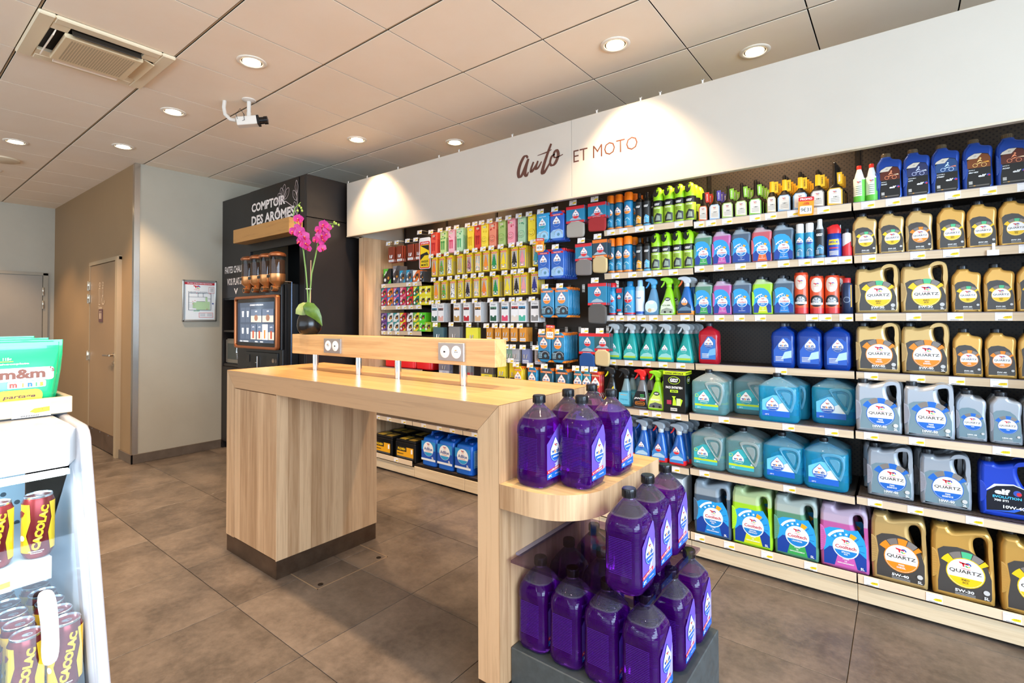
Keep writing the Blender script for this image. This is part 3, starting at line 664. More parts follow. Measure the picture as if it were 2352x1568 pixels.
# ================================================================== header sign over the shelves
SX0, SZ0, SZ1, SY = -4.14, 2.19, 2.70, 2.87
sg = empty('header_sign', (SX0, SY, SZ0)); tag(sg, 'long white header board reading Auto et Moto above the shelves', 'sign')
CREAM = noisy('cream_board', '#bdb3a5', '#c3b9ab', 1.5, .5, .04, bump=.02)
seams = [SX0, -1.675, .79, 3.25]
for a, bb in zip(seams, seams[1:]):
    b = MB(); b.bbox(a+.001, bb-.001, SY, SY+.018, SZ0+.006, SZ1, CREAM, .001); part(b, 'board', sg, smooth=False)
b = MB(); b.box(SX0, 3.25, SY-.003, SY+.03, SZ0-.004, SZ0+.006, M('#c9bda8', .4, .3)); part(b, 'edge_trim', sg, smooth=False)
b = MB(); b.box(SX0, SX0+.018, SY+.018, 3.0, SZ0, SZ1, CREAM); b.box(SX0, -3.985, SY+.02, 2.96, SZ0, SZ0+.012, CREAM); b.box(-4.06, -4.045, 2.96, 3.5, SZ0, SZ1, CREAM); part(b, 'end_return', sg, smooth=False)
for px in (-4.12, -3.83, -3.4, -2.9, -2.68, -2.16, -1.49, -1.2, -1.08, -.84):
    b = MB(); b.box(-.004, .004, 0, .004, SZ1, SZ1+.02, M('#e8e2d8', .4)); b.box(-.008, .008, 0, .004, SZ1+.017, SZ1+.02, M('#e8e2d8', .4)); o = part(b, 'clip', sg, smooth=False); o.location.x += px; o.location.y += SY
b = MB(); P = Print(b, SY); INK = M('#5b3427', .45)
P.text('ET MOTO', -1.66, 2.456, .08, INK, -.005, .44, align='l')
part(b, 'lettering', sg, smooth=False)
# brush-script word, drawn as strokes of changing width
b = MB(); P = Print(b, SY-.0008)
def brush(pts, w0, mid, w1, n=14):
    cs = []
    for i in range(len(pts)-1):
        p0 = pts[max(i-1, 0)]; p1 = pts[i]; p2 = pts[i+1]; p3 = pts[min(i+2, len(pts)-1)]
        for k in range(6):
            t = k/6; f = lambda a, b_, c, d: .5*((2*b_)+(-a+c)*t+(2*a-5*b_+4*c-d)*t*t+(-a+3*b_-3*c+d)*t**3)
            cs.append((f(p0[0], p1[0], p2[0], p3[0]), f(p0[1], p1[1], p2[1], p3[1])))
    cs.append(pts[-1]); N = len(cs); L = []; R = []
    for i, (x, z) in enumerate(cs):
        xa, za = cs[max(i-1, 0)]; xb, zb = cs[min(i+1, N-1)]; d = math.hypot(xb-xa, zb-za) or 1; nx, nz = -(zb-za)/d, (xb-xa)/d
        u = i/(N-1); wd = (w0+(mid-w0)*u*2 if u < .5 else mid+(w1-mid)*(u-.5)*2)/2000
        wd *= .55+.45*min(1, abs((zb-za)/d)*1.3)
        L.append(P._p(x+nx*wd, z+nz*wd)); R.append(P._p(x-nx*wd, z-nz*wd))
    P.k += .3; b.add(L+R, [(i, N+i, N+i+1, i+1) for i in range(N-1)], INK)
ox, oz, S = -2.118, 2.40, .00102
def pt(l): return [(ox+x*S, oz+z*S) for x, z in l]
brush(pt([(92, 118), (80, 134), (58, 130), (28, 85), (12, 35), (18, 2), (40, 8), (66, 55), (92, 105)]), 16, 28, 16)
brush(pt([(98, 112), (78, 60), (68, 15), (82, -3), (97, 22)]), 18, 28, 8)
brush(pt([(140, 82), (120, 40), (118, 20), (132, 24), (160, 55), (172, 78)]), 14, 23, 10)
brush(pt([(176, 82), (160, 45), (162, 30), (180, 38), (205, 72)]), 14, 23, 8)
brush(pt([(282, 175), (255, 120), (225, 50), (210, 0), (222, -8), (246, 18), (275, 58)]), 16, 28, 10)
brush(pt([(172, 118), (215, 122), (258, 128), (285, 136)]), 6, 14, 6)
brush(pt([(310, 100), (285, 88), (272, 50), (286, 30), (312, 40), (336, 88), (326, 122), (306, 112), (303, 84), (325, 76), (372, 86)]), 14, 23, 8)
part(b, 'script_lettering', sg, smooth=False)
# ================================================================== gondola shelving
PEGM = peg('perforated_dark_back', '#33281d', '#0d0906'); SHELFM = peg('perforated_dark_shelf', '#4a3f36', '#1d1712', .03, .004, (0, 1)); DKMET = M('#211a15', .45, .4)
YB = 3.45
TAGW = M('#ece6e2', .5); TAGY = M('#f0cb1e', .5); TAGK = M('#3b3a3c', .5)
def make_tag_geo(mb, T, w_=.056, h_=.037):
    mb.box(-w_/2, w_/2, -.0015, 0, 0, h_, TAGW, T); P = Print(mb, -.0015, T)
    P.poly([(-.004, .012), (.004, .019), (w_/2-.002, .021), (w_/2-.002, .010), (.006, .008)], TAGY); P.text('9,90 €', .013, .016, .005, M('#8a7514', .5), .01)
    P.text('LIQUIDE AUTO 1L', -w_/2+.003, h_-.006, .003, M('#8b8890', .5), 0, align='l', wmax=.03)
    for k in range(11): P.strip(-.018+.0028*k, -.018+.0028*k+.0014, .002, .005, TAGK)
tagproto = []
def price_label(parent, x, y, z, tilt=0.):
    if not tagproto:
        b = MB(); make_tag_geo(b, None); o = b.build('price_label', parent, smooth=False); tagproto.append(o)
    else:
        o = tagproto[0].copy(); C.objects.link(o); o.parent = parent
    o.location = (x, y, z); o.rotation_euler = (tilt, 0, 0); return o
def bay(name_label, x0, x1, shelves, base_rail=None):
    o = empty('shelving_bay', (x0, YB, 0)); tag(o, name_label, 'shelving', 'wall shelving bays')
    g = .004
    b = MB(); b.box(x0+.023, x1-.0005, YB, YB+.015, .1, 2.85, PEGM); part(b, 'back_panel', o, smooth=False)
    b = MB(); b.box(x0+.0005, x0+.022, YB-.006, YB+.03, 0, 2.85, DKMET)
    sl = M('#050403', .8)
    for k in range(56): b.box(x0+.007, x0+.015, YB-.0065, YB-.006, .1+.05*k, .125+.05*k, sl)
    part(b, 'upright', o, smooth=False)
    b = MB(); b.bbox(x0+.001, x1-.001, 3.04, 3.06, .015, .11 if base_rail is None else .095, PLINTH, .002); part(b, 'plinth', o, smooth=False)
    b = MB(); b.box(x0+.002, x1-.002, 3.06, YB, .11, .128, SHELFM); b.box(x0+.002, x1-.002, 3.045, 3.06, .095, .128, DKMET); b.box(x0+.002, x1-.002, 3.1, YB, 0, .11, BLACK); bs = part(b, 'base_shelf', o, smooth=False)
    if base_rail is not None:
        b = MB(); b.bbox(x0+.003, x1-.003, 3.018, 3.022, .112, .155, OAKRAIL, .0008, None); r_ = b.build('price_rail', bs, smooth=False)
        for x in base_rail: price_label(bs, x, 3.0175, .114)
    for z, yf, xa, xb, tags in shelves:
        b = MB(); xa = x0+.004 if xa is None else xa; xb = x1-.004 if xb is None else xb
        b.box(xa, xb, yf+.012, YB-.007, z-.021, z-.003, SHELFM); b.box(xa, xb, yf+.012, yf+.03, z-.038, z-.003, DKMET); b.box(xa, xa+.003, yf+.03, YB-.007, z-.036, z-.003, DKMET); b.box(xb-.003, xb, yf+.03, YB-.007, z-.036, z-.003, DKMET)
        s_ = part(b, 'shelf', o, smooth=False)
        b = MB(); T = Matrix.Translation((0, yf+.004, z-.038)) @ Matrix.Rotation(.12, 4, 'X')
        b.bbox(xa, xb, -.003, .003, 0, .040, OAKRAIL, .0008, T); b.box(xa, xb, -.0045, -.002, .0385, .0412, M('#6e6470', .2), T); b.build('price_rail', s_, smooth=False)
        for x in tags: price_label(s_, x, yf+.0012, z-.036, .12)
    return o
UP, LOW = 3.14, 3.02
A0, A1, A2, A3, A4, A5, A6, A7 = -3.985, -3.385, -2.785, -2.185, -1.585, -.985, -.185, .615
b1 = bay('leftmost shelving bay with bulb packs and cardboard boxes', A0, A1, [(1.742, UP, -3.97, -3.40, (-3.93, -3.57, -3.48)), (1.531, UP, -3.97, -3.40, (-3.93, -3.72, -3.63, -3.54, -3.44)),
    (1.292, UP, -3.97, -3.40, (-3.93, -3.84, -3.73, -3.55)), (.945, UP, None, None, ()), (.505, LOW, None, None, (-3.86, -3.7, -3.5))], (-3.9, -3.6))
bay('second shelving bay with hanging air fresheners above the batteries', A1, A2, [(.505, LOW, None, None, (-3.24, -3.05, -2.9))])
bay('third shelving bay with rows of hanging air fresheners', A2, A3, [(.505, LOW, None, None, (-2.66, -2.45))])
bay('fourth shelving bay with blue cleaning wipes and cloths on hooks', A3, A4, [(.505, LOW, None, None, (-2.0, -1.8))])
bay('fifth shelving bay with aerosols and trigger sprays', A4, A5, [(2.0, UP, None, None, (-1.53, -1.44, -1.33, -1.26, -1.07)), (1.705, UP, None, None, (-1.5, -1.38, -1.28, -1.21, -1.11)),
    (1.42, UP, None, None, (-1.54, -1.47, -1.39, -1.32, -1.24, -1.15, -1.04)), (1.125, UP, None, None, (-1.53, -1.41, -1.29, -1.18, -1.07)),
    (.832, LOW, None, None, (-1.44, -1.26, -1.18, -1.06)), (.518, LOW, None, None, (-1.42, -1.2, -1.07))], (-1.4, -1.1))
bay('sixth shelving bay with coolants and screenwash canisters', A5, A6, [(1.985, UP, None, None, (-.95, -.88, -.79, -.64, -.56, -.45, -.31)), (1.715, UP, None, None, (-.95, -.84, -.72, -.61, -.5, -.4, -.34, -.28, -.22)),
    (1.418, UP, None, None, (-.95, -.84, -.73, -.62, -.37, -.31, -.22)), (1.125, UP, None, None, (-.52,)), (.845, LOW, None, None, (-.79, -.47, -.28)), (.524, LOW, None, None, (-.9, -.47))], (-.93, -.77, -.58, -.38))
bay('rightmost shelving bay with gold and silver oil jugs', A6, A7, [(1.985, UP, None, None, (-.12, -.02, .08, .2, .32, .44)), (1.715, UP, None, None, (-.12, .07, .19, .44)), (1.42, UP, None, None, (-.12, .05, .2, .36, .5)),
    (1.124, UP, None, None, (-.12, .06, .2, .34, .5)), (.847, LOW, None, None, (-.12, .05, .33, .5)), (.53, LOW, None, None, (-.11, .04, .24, .45))], (-.13, .1, .35, .5))
b = MB(); b.bbox(-4.068, -3.99, 2.955, 3.45, 0, 2.18, OAKV, .002); o = b.build('side_panel', smooth=False); tag(o, 'tall oak end panel closing the left end of the shelving', 'panel')
b = MB(); b.bbox(.62, .70, 2.955, 3.45, 0, 2.18, OAKV, .002); o = b.build('side_panel', smooth=False); tag(o, 'oak end panel closing the right end of the shelving beyond the frame', 'panel')
b = MB(); b.bbox(-4.195, -4.072, 3.2, 3.45, 0, 2.7, CB, .002); o = b.build('filler_panel', smooth=False); tag(o, 'black filler panel between coffee cabinet and shelving', 'panel')

# ---------------------------------------------------------------- hooks with price tags
def make_hook():
    r = empty('peg_hook'); b = MB(); wm = M('#a9a298', .25, .9)
    b.tube([(0, .34, 0), (0, .02, .0), (0, 0, .006)], .0022, wm, 6); b.tube([(0, .34, .035), (0, -.008, .03), (0, -.012, .02)], .0017, wm, 6); b.box(-.012, .012, .335, .34, -.02, .04, wm)
    b.build('rod', r)
    b = MB(); make_tag_geo(b, Matrix.Translation((0, -.012, -.006)) @ Matrix.Rotation(-.12, 4, 'X'), .056, .036); b.build('price_tag', r, smooth=False)
    return r
def hook(x, z, label, y=3.1):
    return place('hook', make_hook, (x, y, z), label, 'hook', 'shelf hooks with price tags')
# ---------------------------------------------------------------- hanging packs
TREE = [(0, 1), (.1, .9), (.06, .88), (.2, .74), (.13, .74), (.3, .58), (.2, .6), (.4, .42), (.27, .45), (.5, .22), (.12, .26), (.12, .12), (.3, .12), (.3, 0), (-.3, 0), (-.3, .12), (-.12, .12), (-.12, .26), (-.5, .22), (-.27, .45), (-.4, .42), (-.2, .6), (-.3, .58), (-.13, .74), (-.2, .74), (-.06, .88), (-.1, .9)]
def tree_pack(col, spots=None, w_=.064, h_=.168):
    def mk():
        b = MB(); yl = M('#f0cf1d', .45); b.outline([rrect(-w_/2, w_/2, -h_, 0, .004, 2)], .006, .001, yl); 
        P = Print(b, -.003); P.strip(-w_/2+.006, w_/2-.006, -h_+.01, -.035, M('#b5aaa0', .3)); P.strip(-w_/2+.002, w_/2-.002, -.032, -.02, M('#d63a2c', .5)); P.text('Arbre Magique', 0, -.026, .007, WHITE, .03, .05)
        P.poly(circ(-w_/2+.012, -.012, .005, n=10), M('#2b8a3c', .5))
        r = b.build('freshener_card', smooth=False)
        b = MB(); s = .115; b.outline([[(x*.052, -h_+.014+z*s) for x, z in TREE]], .003, .0, M(col, .6), y=-.0055)
        P = Print(b, -.007); 
        if spots:
            rr = random.Random(hash(col) & 255)
            for q in range(9): P.poly(circ(rr.uniform(-.012, .012), -h_+.03+rr.uniform(0, .07), .004, n=7), M(spots[q % len(spots)], .6), .01)
        P.strip(-.011, .011, -h_+.018, -h_+.026, WHITE, 1)
        b.build('tree_freshener', r, smooth=False); return r
    return mk
def plain_card(col, w_, h_, hd=None, t_=.006):
    def mk():
        b = MB(); b.bbox(-w_/2, w_/2, -t_/2, t_/2, -h_, 0, M(col, .45), .0012)
        if hd: P = Print(b, -t_/2); P.strip(-w_/2+.003, w_/2-.003, -h_+.004, -h_*.3, M(hd, .3))
        return b.build('hanging_card', smooth=False)
    return mk
def smile_pack(col, c2, kind, w_=.07, h_=.2):
    def mk():
        b = MB(); b.outline([rrect(-w_/2, w_/2, -h_, 0, .006, 2)], .008, .0015, M(col, .4)); P = Print(b, -.004); c = M(c2, .5)
        rr = random.Random(len(col)+int(c2[1:3], 16))
        for q in range(5): P.poly(circ(rr.uniform(-.024, .024), -.02-rr.uniform(0, .05), rr.uniform(.004, .01), n=9), c, .01)
        P.strip(-.014, .014, -.04, -.026, M('#efe6c8', .4)); P.text('MR SENT', 0, -.033, .006, M('#222222', .4), .03, .024)
        r = b.build('freshener_card', smooth=False); b = MB()
        if kind == 's':
            b.outline([circ(0, -.135, .028, n=22)], .006, .002, M(col, .25, coat=.5), y=-.008); P = Print(b, -.011); k = M('#2a2118', .4)
            P.poly(sector(0, -.135, .0255, .028, 0, 359, 24), c)
            P.poly(circ(-.009, -.127, .002, .004, n=8), k); P.poly(circ(.009, -.127, .002, .004, n=8), k); P.poly(sector(0, -.135, .015, .0175, 200, 340, 10), k)
        else:
            for sx in (-.012, .012):
                b.outline([[(sx-.003, -.165), (sx+.003, -.165), (sx+.004, -.1), (sx-.004, -.1)]], .005, .001, c, y=-.008); b.outline([circ(sx, -.098, .008, n=12)], .007, .002, c, y=-.009)
        b.build('air_freshener', r, smooth=False); return r
    return mk
def imao_pack(col, top):
    def mk():
        w_, h_ = .074, .165
        b = MB(); b.outline([rrect(-w_/2, w_/2, -h_, 0, .003, 2)], .005, .001, M('#dcd9d6', .2, coat=.5)); P = Print(b, -.0025)
        P.strip(-w_/2+.004, w_/2-.004, -.115, -.004, M('#efeae6', .45)); P.text('imao', 0, -.024, .016, M('#1e1d20', .5), .0, .045)
        P.strip(-w_/2+.006, w_/2-.006, -.062, -.042, M(top, .5)); P.poly([(-.03, -.064), (-.02, -.05), (-.012, -.058), (0, -.047), (.01, -.06), (.018, -.052), (.03, -.064)], M('#2b2a2c', .5), .1)
        P.poly([(-.03, -.155), (.03, -.155), (.03, -.112), (-.03, -.112)], M(col, .6)); P.poly(circ(0, -.113, .011, n=14), M('#f4f0ec', .4)); 
        return b.build('scented_card_pack', smooth=False)
    return mk
def bulb_pack(col, c2, h_=.11, w_=.062, word='PHILIPS'):
    def mk():
        b = MB(); b.outline([rrect(-w_/2, w_/2, -h_, 0, .006, 3)], .006, .001, M(col, .35)); P = Print(b, -.003)
        P.strip(-w_/2+.006, w_/2-.006, -h_+.006, -h_+.028, M(c2, .4)); P.text(word, 0, -h_+.015, .007, M('#1d57a8', .4), .03, .045)
        r = b.build('bulb_pack', smooth=False); b = MB(); gl = M('#d9d2cc', .12, .5)
        b.tube([(-.012, -.008, -h_+.04), (-.012, -.008, -h_+.07)], .0045, gl, 8); b.build('bulb', r)
        b = MB(); b.tube([(.008, -.008, -h_+.04), (.017, -.008, -h_+.07)], .0045, gl, 8); b.build('bulb', r); return r
    return mk
def pouch(col, band, low, drop_low='#f08a2a', w_=.118, h_=.215, img='#2c2f33'):
    def mk():
        b = MB(); b.outline([chaikin([(-w_/2, -h_), (w_/2, -h_), (w_/2-.003, -.5*h_), (w_/2, 0), (-w_/2, 0), (-w_/2+.003, -.5*h_)], 1)], .018, .007, M(col, .3, coat=.3)); P = Print(b, -.009)
        b.bbox(-w_/2, w_/2, -.003, .003, -h_, -h_+.014, M(low, .35), .001); b.bbox(-w_/2, w_/2, -.003, .003, -.018, 0, M(band, .35), .001)
        P.strip(-w_/2+.008, w_/2-.008, -.034, -.02, M(band, .4)); P.text('FORMAT MALIN', 0, -.027, .006, WHITE, .03, .06)
        P.poly([(-w_/2+.008, -h_+.02), (w_/2-.008, -h_+.02), (w_/2-.008, -h_+.07), (.02, -h_+.085), (-.03, -h_+.08), (-w_/2+.008, -h_+.06)], M(img, .4))
        P.poly(sector(.012, -h_+.045, .03, .036, 0, 180, 10), M('#9aa3ad', .4)); P.poly(circ(.014, -h_+.045, .012, n=10), M('#5f8ea3', .4), .3)
        for q in range(4): P.strip(-.045, -.015, -h_+.03+.011*q, -h_+.036+.011*q, M('#8fb6c6', .4))
        logo_wash(P, 0, -.085, .03, drop_low, sub=None)
        return b.build('wipes_pouch')
    return mk
def cloth_pack(card, cloth, red='#d3222a', w_=.13, h_=.2, glove=False, low='#d3222a'):
    def mk():
        b = MB(); hc = .55*h_
        b.bbox(-w_/2, w_/2, -.006, .006, -hc, 0, M(card, .4), .001); P = Print(b, -.006)
        P.strip(-w_/2, w_/2, -.022, 0, M(red, .4)); P.strip(-w_/2, w_/2, -hc, -hc+.016, M(low, .4)); P.poly([(-.045, -hc+.02), (-.03, -hc+.034), (.0, -hc+.045), (.035, -hc+.034), (.05, -hc+.02)], M('#9fb2bd', .4)); P.text('MICROFIBRE', 0, -hc+.008, .005, WHITE, .03, .06)
        logo_wash(P, .005, -.065, .024, '#d3222a', sub=None)
        r = b.build('cloth_pack', smooth=False)
        b = MB(); b.outline([chaikin([(-w_/2+.004, -h_), (-w_/2+.03, -h_-.004), (w_/2-.03, -h_-.008), (w_/2-.006, -h_-.004), (w_/2, -h_+.03), (w_/2-.003, -hc+.01), (-w_/2+.003, -hc+.01), (-w_/2, -h_+.03)], 1)], .022, .009, noisy('cloth_'+cloth[1:], cloth, cloth, 160, .9, .05, bump=.6), y=.0)
        b.build('cloth', r); return r
    return mk
NTH = ['', 'first', 'second', 'third', 'fourth', 'fifth', 'sixth', 'seventh', 'eighth']
def hang(key, mk, x, z, y, n, label, cat, group, back=None, step=.013, labb=None):
    labb = (labb or label).replace(' behind the front one', '').replace(' hanging behind the front pack', '').replace(' behind the front', '').replace(' hanging,', ',')
    """the front pack on a hook and n-1 packs behind it"""
    place(key, mk, (x, y, z), label, cat, group, rz=random.uniform(-.03, .03))
    for k in range(1, n):
        place((key if back is None else back[0]), (mk if back is None else back[1]), (x+random.uniform(-.002, .002), y+step*k, z+random.uniform(-.002, .002)), labb+f', {NTH[k]} behind the front', cat, group, rz=random.uniform(-.03, .03), kids=False)
colsA = [('#e4573f', '#b81f24', 'c', 'red clip'), ('#c6d98a', '#2f8a3c', 'c', 'pale green clip'), ('#eeb4bd', '#d4285a', 'c', 'pink clip'), ('#b9dcae', '#3f9a62', 'c', 'mint clip'), ('#f2d23a', '#d9a91c', 'c', 'yellow clip'), ('#d9442f', '#a81d1d', 'c', 'deep red clip'),
         ('#f3d640', '#e0b81f', 's', 'first yellow smiley'), ('#e98a6a', '#c4352a', 's', 'coral smiley'), ('#a9bd6a', '#6f9a3a', 's', 'olive green smiley'), ('#ee9aa3', '#cf3f56', 's', 'pink smiley'), ('#a8c79d', '#5f9470', 's', 'grey green smiley'), ('#f5d833', '#d9a91c', 's', 'last yellow smiley')]
XA = [-3.223, -3.108, -3.009, -2.915, -2.79, -2.71, -2.638, -2.554, -2.461, -2.367, -2.267, -2.172]
for i, (x, (c1, c2, k, nm)) in enumerate(zip(XA, colsA)):
    ztop = 2.165+.02*i/11
    hook(x, ztop-.012, f'wire hook with price tag for the {nm} fresheners, top row')
    hang('A%d' % i, smile_pack(c1, c2, k), x, ztop, 3.13, 6, f'{nm} air freshener card hanging in the top freshener row', 'air freshener', 'freshener cards, top row', ('Ab%d' % i, plain_card(c1, .07, .2, c2)), .016, f'{nm} freshener card, top row')
colsB = [('#ee7a25', None, 'orange'), ('#53a23c', ['#d63a2c'], 'green and red dotted'), ('#e9e4de', ['#222222'], 'black and white'), ('#c4a070', None, 'tan'), ('#b5737a', ['#2b2a2c'], 'pink and black'), ('#e6c9a8', ['#8fd0dd'], 'cream and pale blue'), ('#ee8a2a', None, 'bright orange'), ('#1f8a4a', None, 'dark green'), ('#f0cf1d', None, 'yellow'), ('#2a2521', None, 'black'), ('#e88f96', None, 'pink'), ('#3f9aa5', None, 'teal')]
colsC = [('#f0892a', None, 'orange'), ('#4fa53c', ['#d63a2c'], 'green and red dotted'), ('#e9e4de', ['#222222'], 'black and white'), ('#e8cf3a', ['#1f6a8a', '#222222'], 'blue and yellow'), ('#2a2030', None, 'dark purple'), ('#e6c9a8', ['#8fd0dd'], 'cream and pale blue'), ('#ee7a25', None, 'deep orange'), ('#1f8a4a', None, 'dark green'), ('#e9cf2d', None, 'yellow'), ('#2a2521', None, 'black'), ('#e99a9c', None, 'pink'), ('#2b2f7a', None, 'navy blue')]
XB = [-3.22, -3.126, -3.032, -2.913, -2.805, -2.712, -2.624, -2.538, -2.444, -2.337, -2.261, -2.135]
XC = [-3.193, -3.1, -2.996, -2.905, -2.822, -2.728, -2.644, -2.525, -2.407, -2.318, -2.251, -2.15]
for row, XX, cols, z0, hz in (('upper', XB, colsB, 1.945, 0), ('lower', XC, colsC, 1.738, 0)):
    for i, (x, (c1, sp, nm)) in enumerate(zip(XX, cols)):
        z = z0+.018*i/11
        hook(x, z-.005, f'wire hook with price tag for {nm} trees, {row} tree row')
        hang(row+nm, tree_pack(c1, sp), x, z, 3.13, 6, f'{nm} tree air freshener on yellow card, {row} tree row', 'air freshener', 'tree freshener cards, '+row+' row', ('treeback', plain_card('#e3c21e', .064, .168, '#b5aa86')), .016, f'{nm} tree freshener card, {row} tree row')
colsD = [('#2f5a4a', '#4f86a0', 'dark green'), ('#dea79a', '#9a6a60', 'salmon'), ('#b98e4f', '#d9853a', 'ochre'), ('#c22a32', '#a8453a', 'red'), ('#e3b887', '#c98a3a', 'peach'), ('#2a5a42', '#5f8a6a', 'forest green'), ('#e04a6a', '#4f86a0', 'raspberry'), ('#e5d6c4', '#b5403a', 'cream'), ('#4fb59a', '#3a86b0', 'turquoise'), ('#8a8784', '#2f2f33', 'grey')]
XD = [-3.217, -3.139, -2.95, -2.839, -2.714, -2.55, -2.434, -2.337, -2.267, -2.15]
for i, (x, (c1, c2, nm)) in enumerate(zip(XD, colsD)):
    hook(x, 1.535, f'wire hook with price tag for the {nm} scented cards')
    hang('D'+nm, imao_pack(c1, c2), x, 1.54, 3.13, 6, f'white scented card pack with {nm} card below the tree rows', 'air freshener', 'scented card packs', ('Db', plain_card('#dcd9d6', .072, .165)), .016, f'white scented card pack behind the {nm} one')
for i, x in enumerate([-2.592, -2.505, -2.43, -2.348, -2.262]):
    hook(x, 1.335, f'wire hook with tag, {ORD[i]} of the orange bulb pack hooks')
    hang('E', bulb_pack('#e0952a', '#eee6dc'), x, 1.335, 3.13, 6, f'orange bulb blister pack, {ORD[i]} of five above the bar end', 'bulb pack', 'orange bulb packs', ('Eb', plain_card('#d98f28', .06, .108)), .016, f'orange bulb blister pack behind the {ORD[i]} front one')
for i, (x, c1) in enumerate([(-2.396, '#7f9a86'), (-2.33, '#a8a8ac'), (-2.236, '#7d86b0'), (-2.12, '#b9b2b0')]):
    hook(x, 1.175, f'wire hook with tag, {ORD[i]} of the small parts hooks')
    hang('F%d' % i, bulb_pack(c1, '#d5d5da', .11, .066, 'pack'), x, 1.17, 3.13, 4, f'grey small parts pack, {ORD[i]} along the row above the tools', 'parts pack', 'small parts packs', None, .014, f'grey small parts pack behind the {ORD[i]} front one')
# packs half hidden by the bar on the left
for i, (x, z, c1, c2, nm) in enumerate([(-3.17, 1.33, '#4c6a70', '#a9b3b8', 'grey green'), (-2.98, 1.335, '#8a8784', '#d3453a', 'grey with red top'), (-2.78, 1.33, '#e9e13a', '#e8e6c8', 'bright yellow')]):
    hook(x, z+.01, f'wire hook with tag for {nm} packs above the bar', 3.1)
    hang('L%d' % i, bulb_pack(c1, c2, .13, .13, 'AUTO'), x, z, 3.13, 3, f'{nm} flat pack hanging just above the bar', 'accessory pack', 'flat packs above the bar', None, .018, f'{nm} flat pack hanging behind the front one')
for i, (x, z, c1, c2, nm) in enumerate([(-3.1, 1.09, '#7a7480', '#c9c5cc', 'clear grey'), (-2.86, 1.09, '#8a8784', '#c9333a', 'grey and red'), (-2.62, 1.09, '#5a5048', '#e6d23a', 'brown and yellow'), (-2.47, 1.08, '#e6d23a', '#2b2a2c', 'yellow'), (-2.35, 1.08, '#e3c820', '#2b2a2c', 'deep yellow')]):
    hook(x, z-.01, f'wire hook with tag for {nm} packs under the bar', 3.1)
    hang('K%d' % i, bulb_pack(c1, c2, .16, .13 if i < 3 else .08, 'AUTO'), x, z, 3.13, 3, f'{nm} accessory pack seen between bar and counter top', 'accessory pack', 'packs behind the counter', None, .02, f'{nm} accessory pack hanging behind the front one, under the bar')
# wipes and cloths
BL, LB = '#2a62b8', '#3f9fd0'
rowsQ = [(2.175, [(-2.055, pouch('#3aa0cf', '#3aa0cf', '#2a5cae', '#2a9aa8', .115, .215, '#9fd0e6'), 2, 'light blue'), (-1.933, pouch('#2a5fb5', '#d3222a', '#2444a0', '#2a62b8', .122, .215, '#9fc4e6'), 4, 'royal blue')]),
         (1.905, [(-2.048, pouch('#2a5fb5', '#d3222a', '#2444a0', '#2a62b8', .11, .215, '#9fc4e6'), 2, 'royal blue'), (-1.93, pouch('#2a5fb5', '#d3222a', '#2444a0', '#2a62b8', .118, .215, '#9fc4e6'), 8, 'dark blue')]),
         (1.625, [(-2.02, pouch('#2583b0', '#e8771f', '#f08a2a', '#f08a2a', .118, .215), 3, 'orange edged'), (-1.896, pouch('#2583b0', '#e8771f', '#f08a2a', '#f08a2a', .122, .215), 7, 'orange and teal')]),
         (1.30, [(-2.05, pouch('#2583b0', '#e8771f', '#f08a2a', '#f08a2a', .114, .215), 3, 'orange topped'), (-1.93, pouch('#2583b0', '#e8771f', '#f08a2a', '#f08a2a', .12, .215), 8, 'orange and blue')])]
for r_, (z, its) in enumerate(rowsQ):
    for i, (x, mk, n_, nm) in enumerate(its):
        hook(x, z-.004, f'wire hook with tag for {nm} wipes, {ORD[r_] if r_ else "top"} wipes row', 3.08)
        hang(f'Q{r_}{i}', mk, x, z, 3.105, n_, f'{nm} wipes pouch, {"left" if i == 0 else "right"} stack of the {ORD[r_] if r_ else "top"} wipes row', 'wipes pouch', 'wipes pouches on hooks', None, .024, f'{nm} wipes pouch behind the front one, {ORD[r_] if r_ else "top"} row')
rowsP = [(2.19, -1.783, cloth_pack('#217fa3', '#b3a89a', w_=.143, h_=.215), 4, 'grey cloth under a blue card'), (2.19, -1.615, cloth_pack('#1f7a9a', '#b03030', w_=.137, h_=.19), 4, 'red and cream cloths under a blue card'),
         (1.92, -1.72, cloth_pack('#1f7a9a', '#8c837c', w_=.13, h_=.215), 4, 'dark grey cloth under a teal card'), (1.935, -1.595, cloth_pack('#23404f', '#d8bd8a', '#e8771f', .11, .22, low='#e8771f'), 4, 'chamois under an orange banded card'),
         (1.64, -1.618, cloth_pack('#217fa3', '#5c5a58', '#d3222a', .14, .27), 3, 'dark grey wash mitt under a red card'), (1.30, -1.698, cloth_pack('#1f7a9a', '#1f4f8f', w_=.124, h_=.26), 3, 'deep blue towel under a teal card'), (1.30, -1.584, cloth_pack('#2a5a5f', '#d8bd8a', w_=.11, h_=.215), 3, 'cream chamois under a dark teal card')]
for i, (z, x, mk, n_, nm) in enumerate(rowsP):
    hook(x, z+.006, f'wire hook with tag for the {nm}', 3.08)
    hang(f'P{i}', mk, x, z, 3.105, n_, f'{nm}, hanging left of the aerosols', 'cloth pack', 'cloth packs on hooks', None, .026, f'{nm}, hanging behind the front pack')
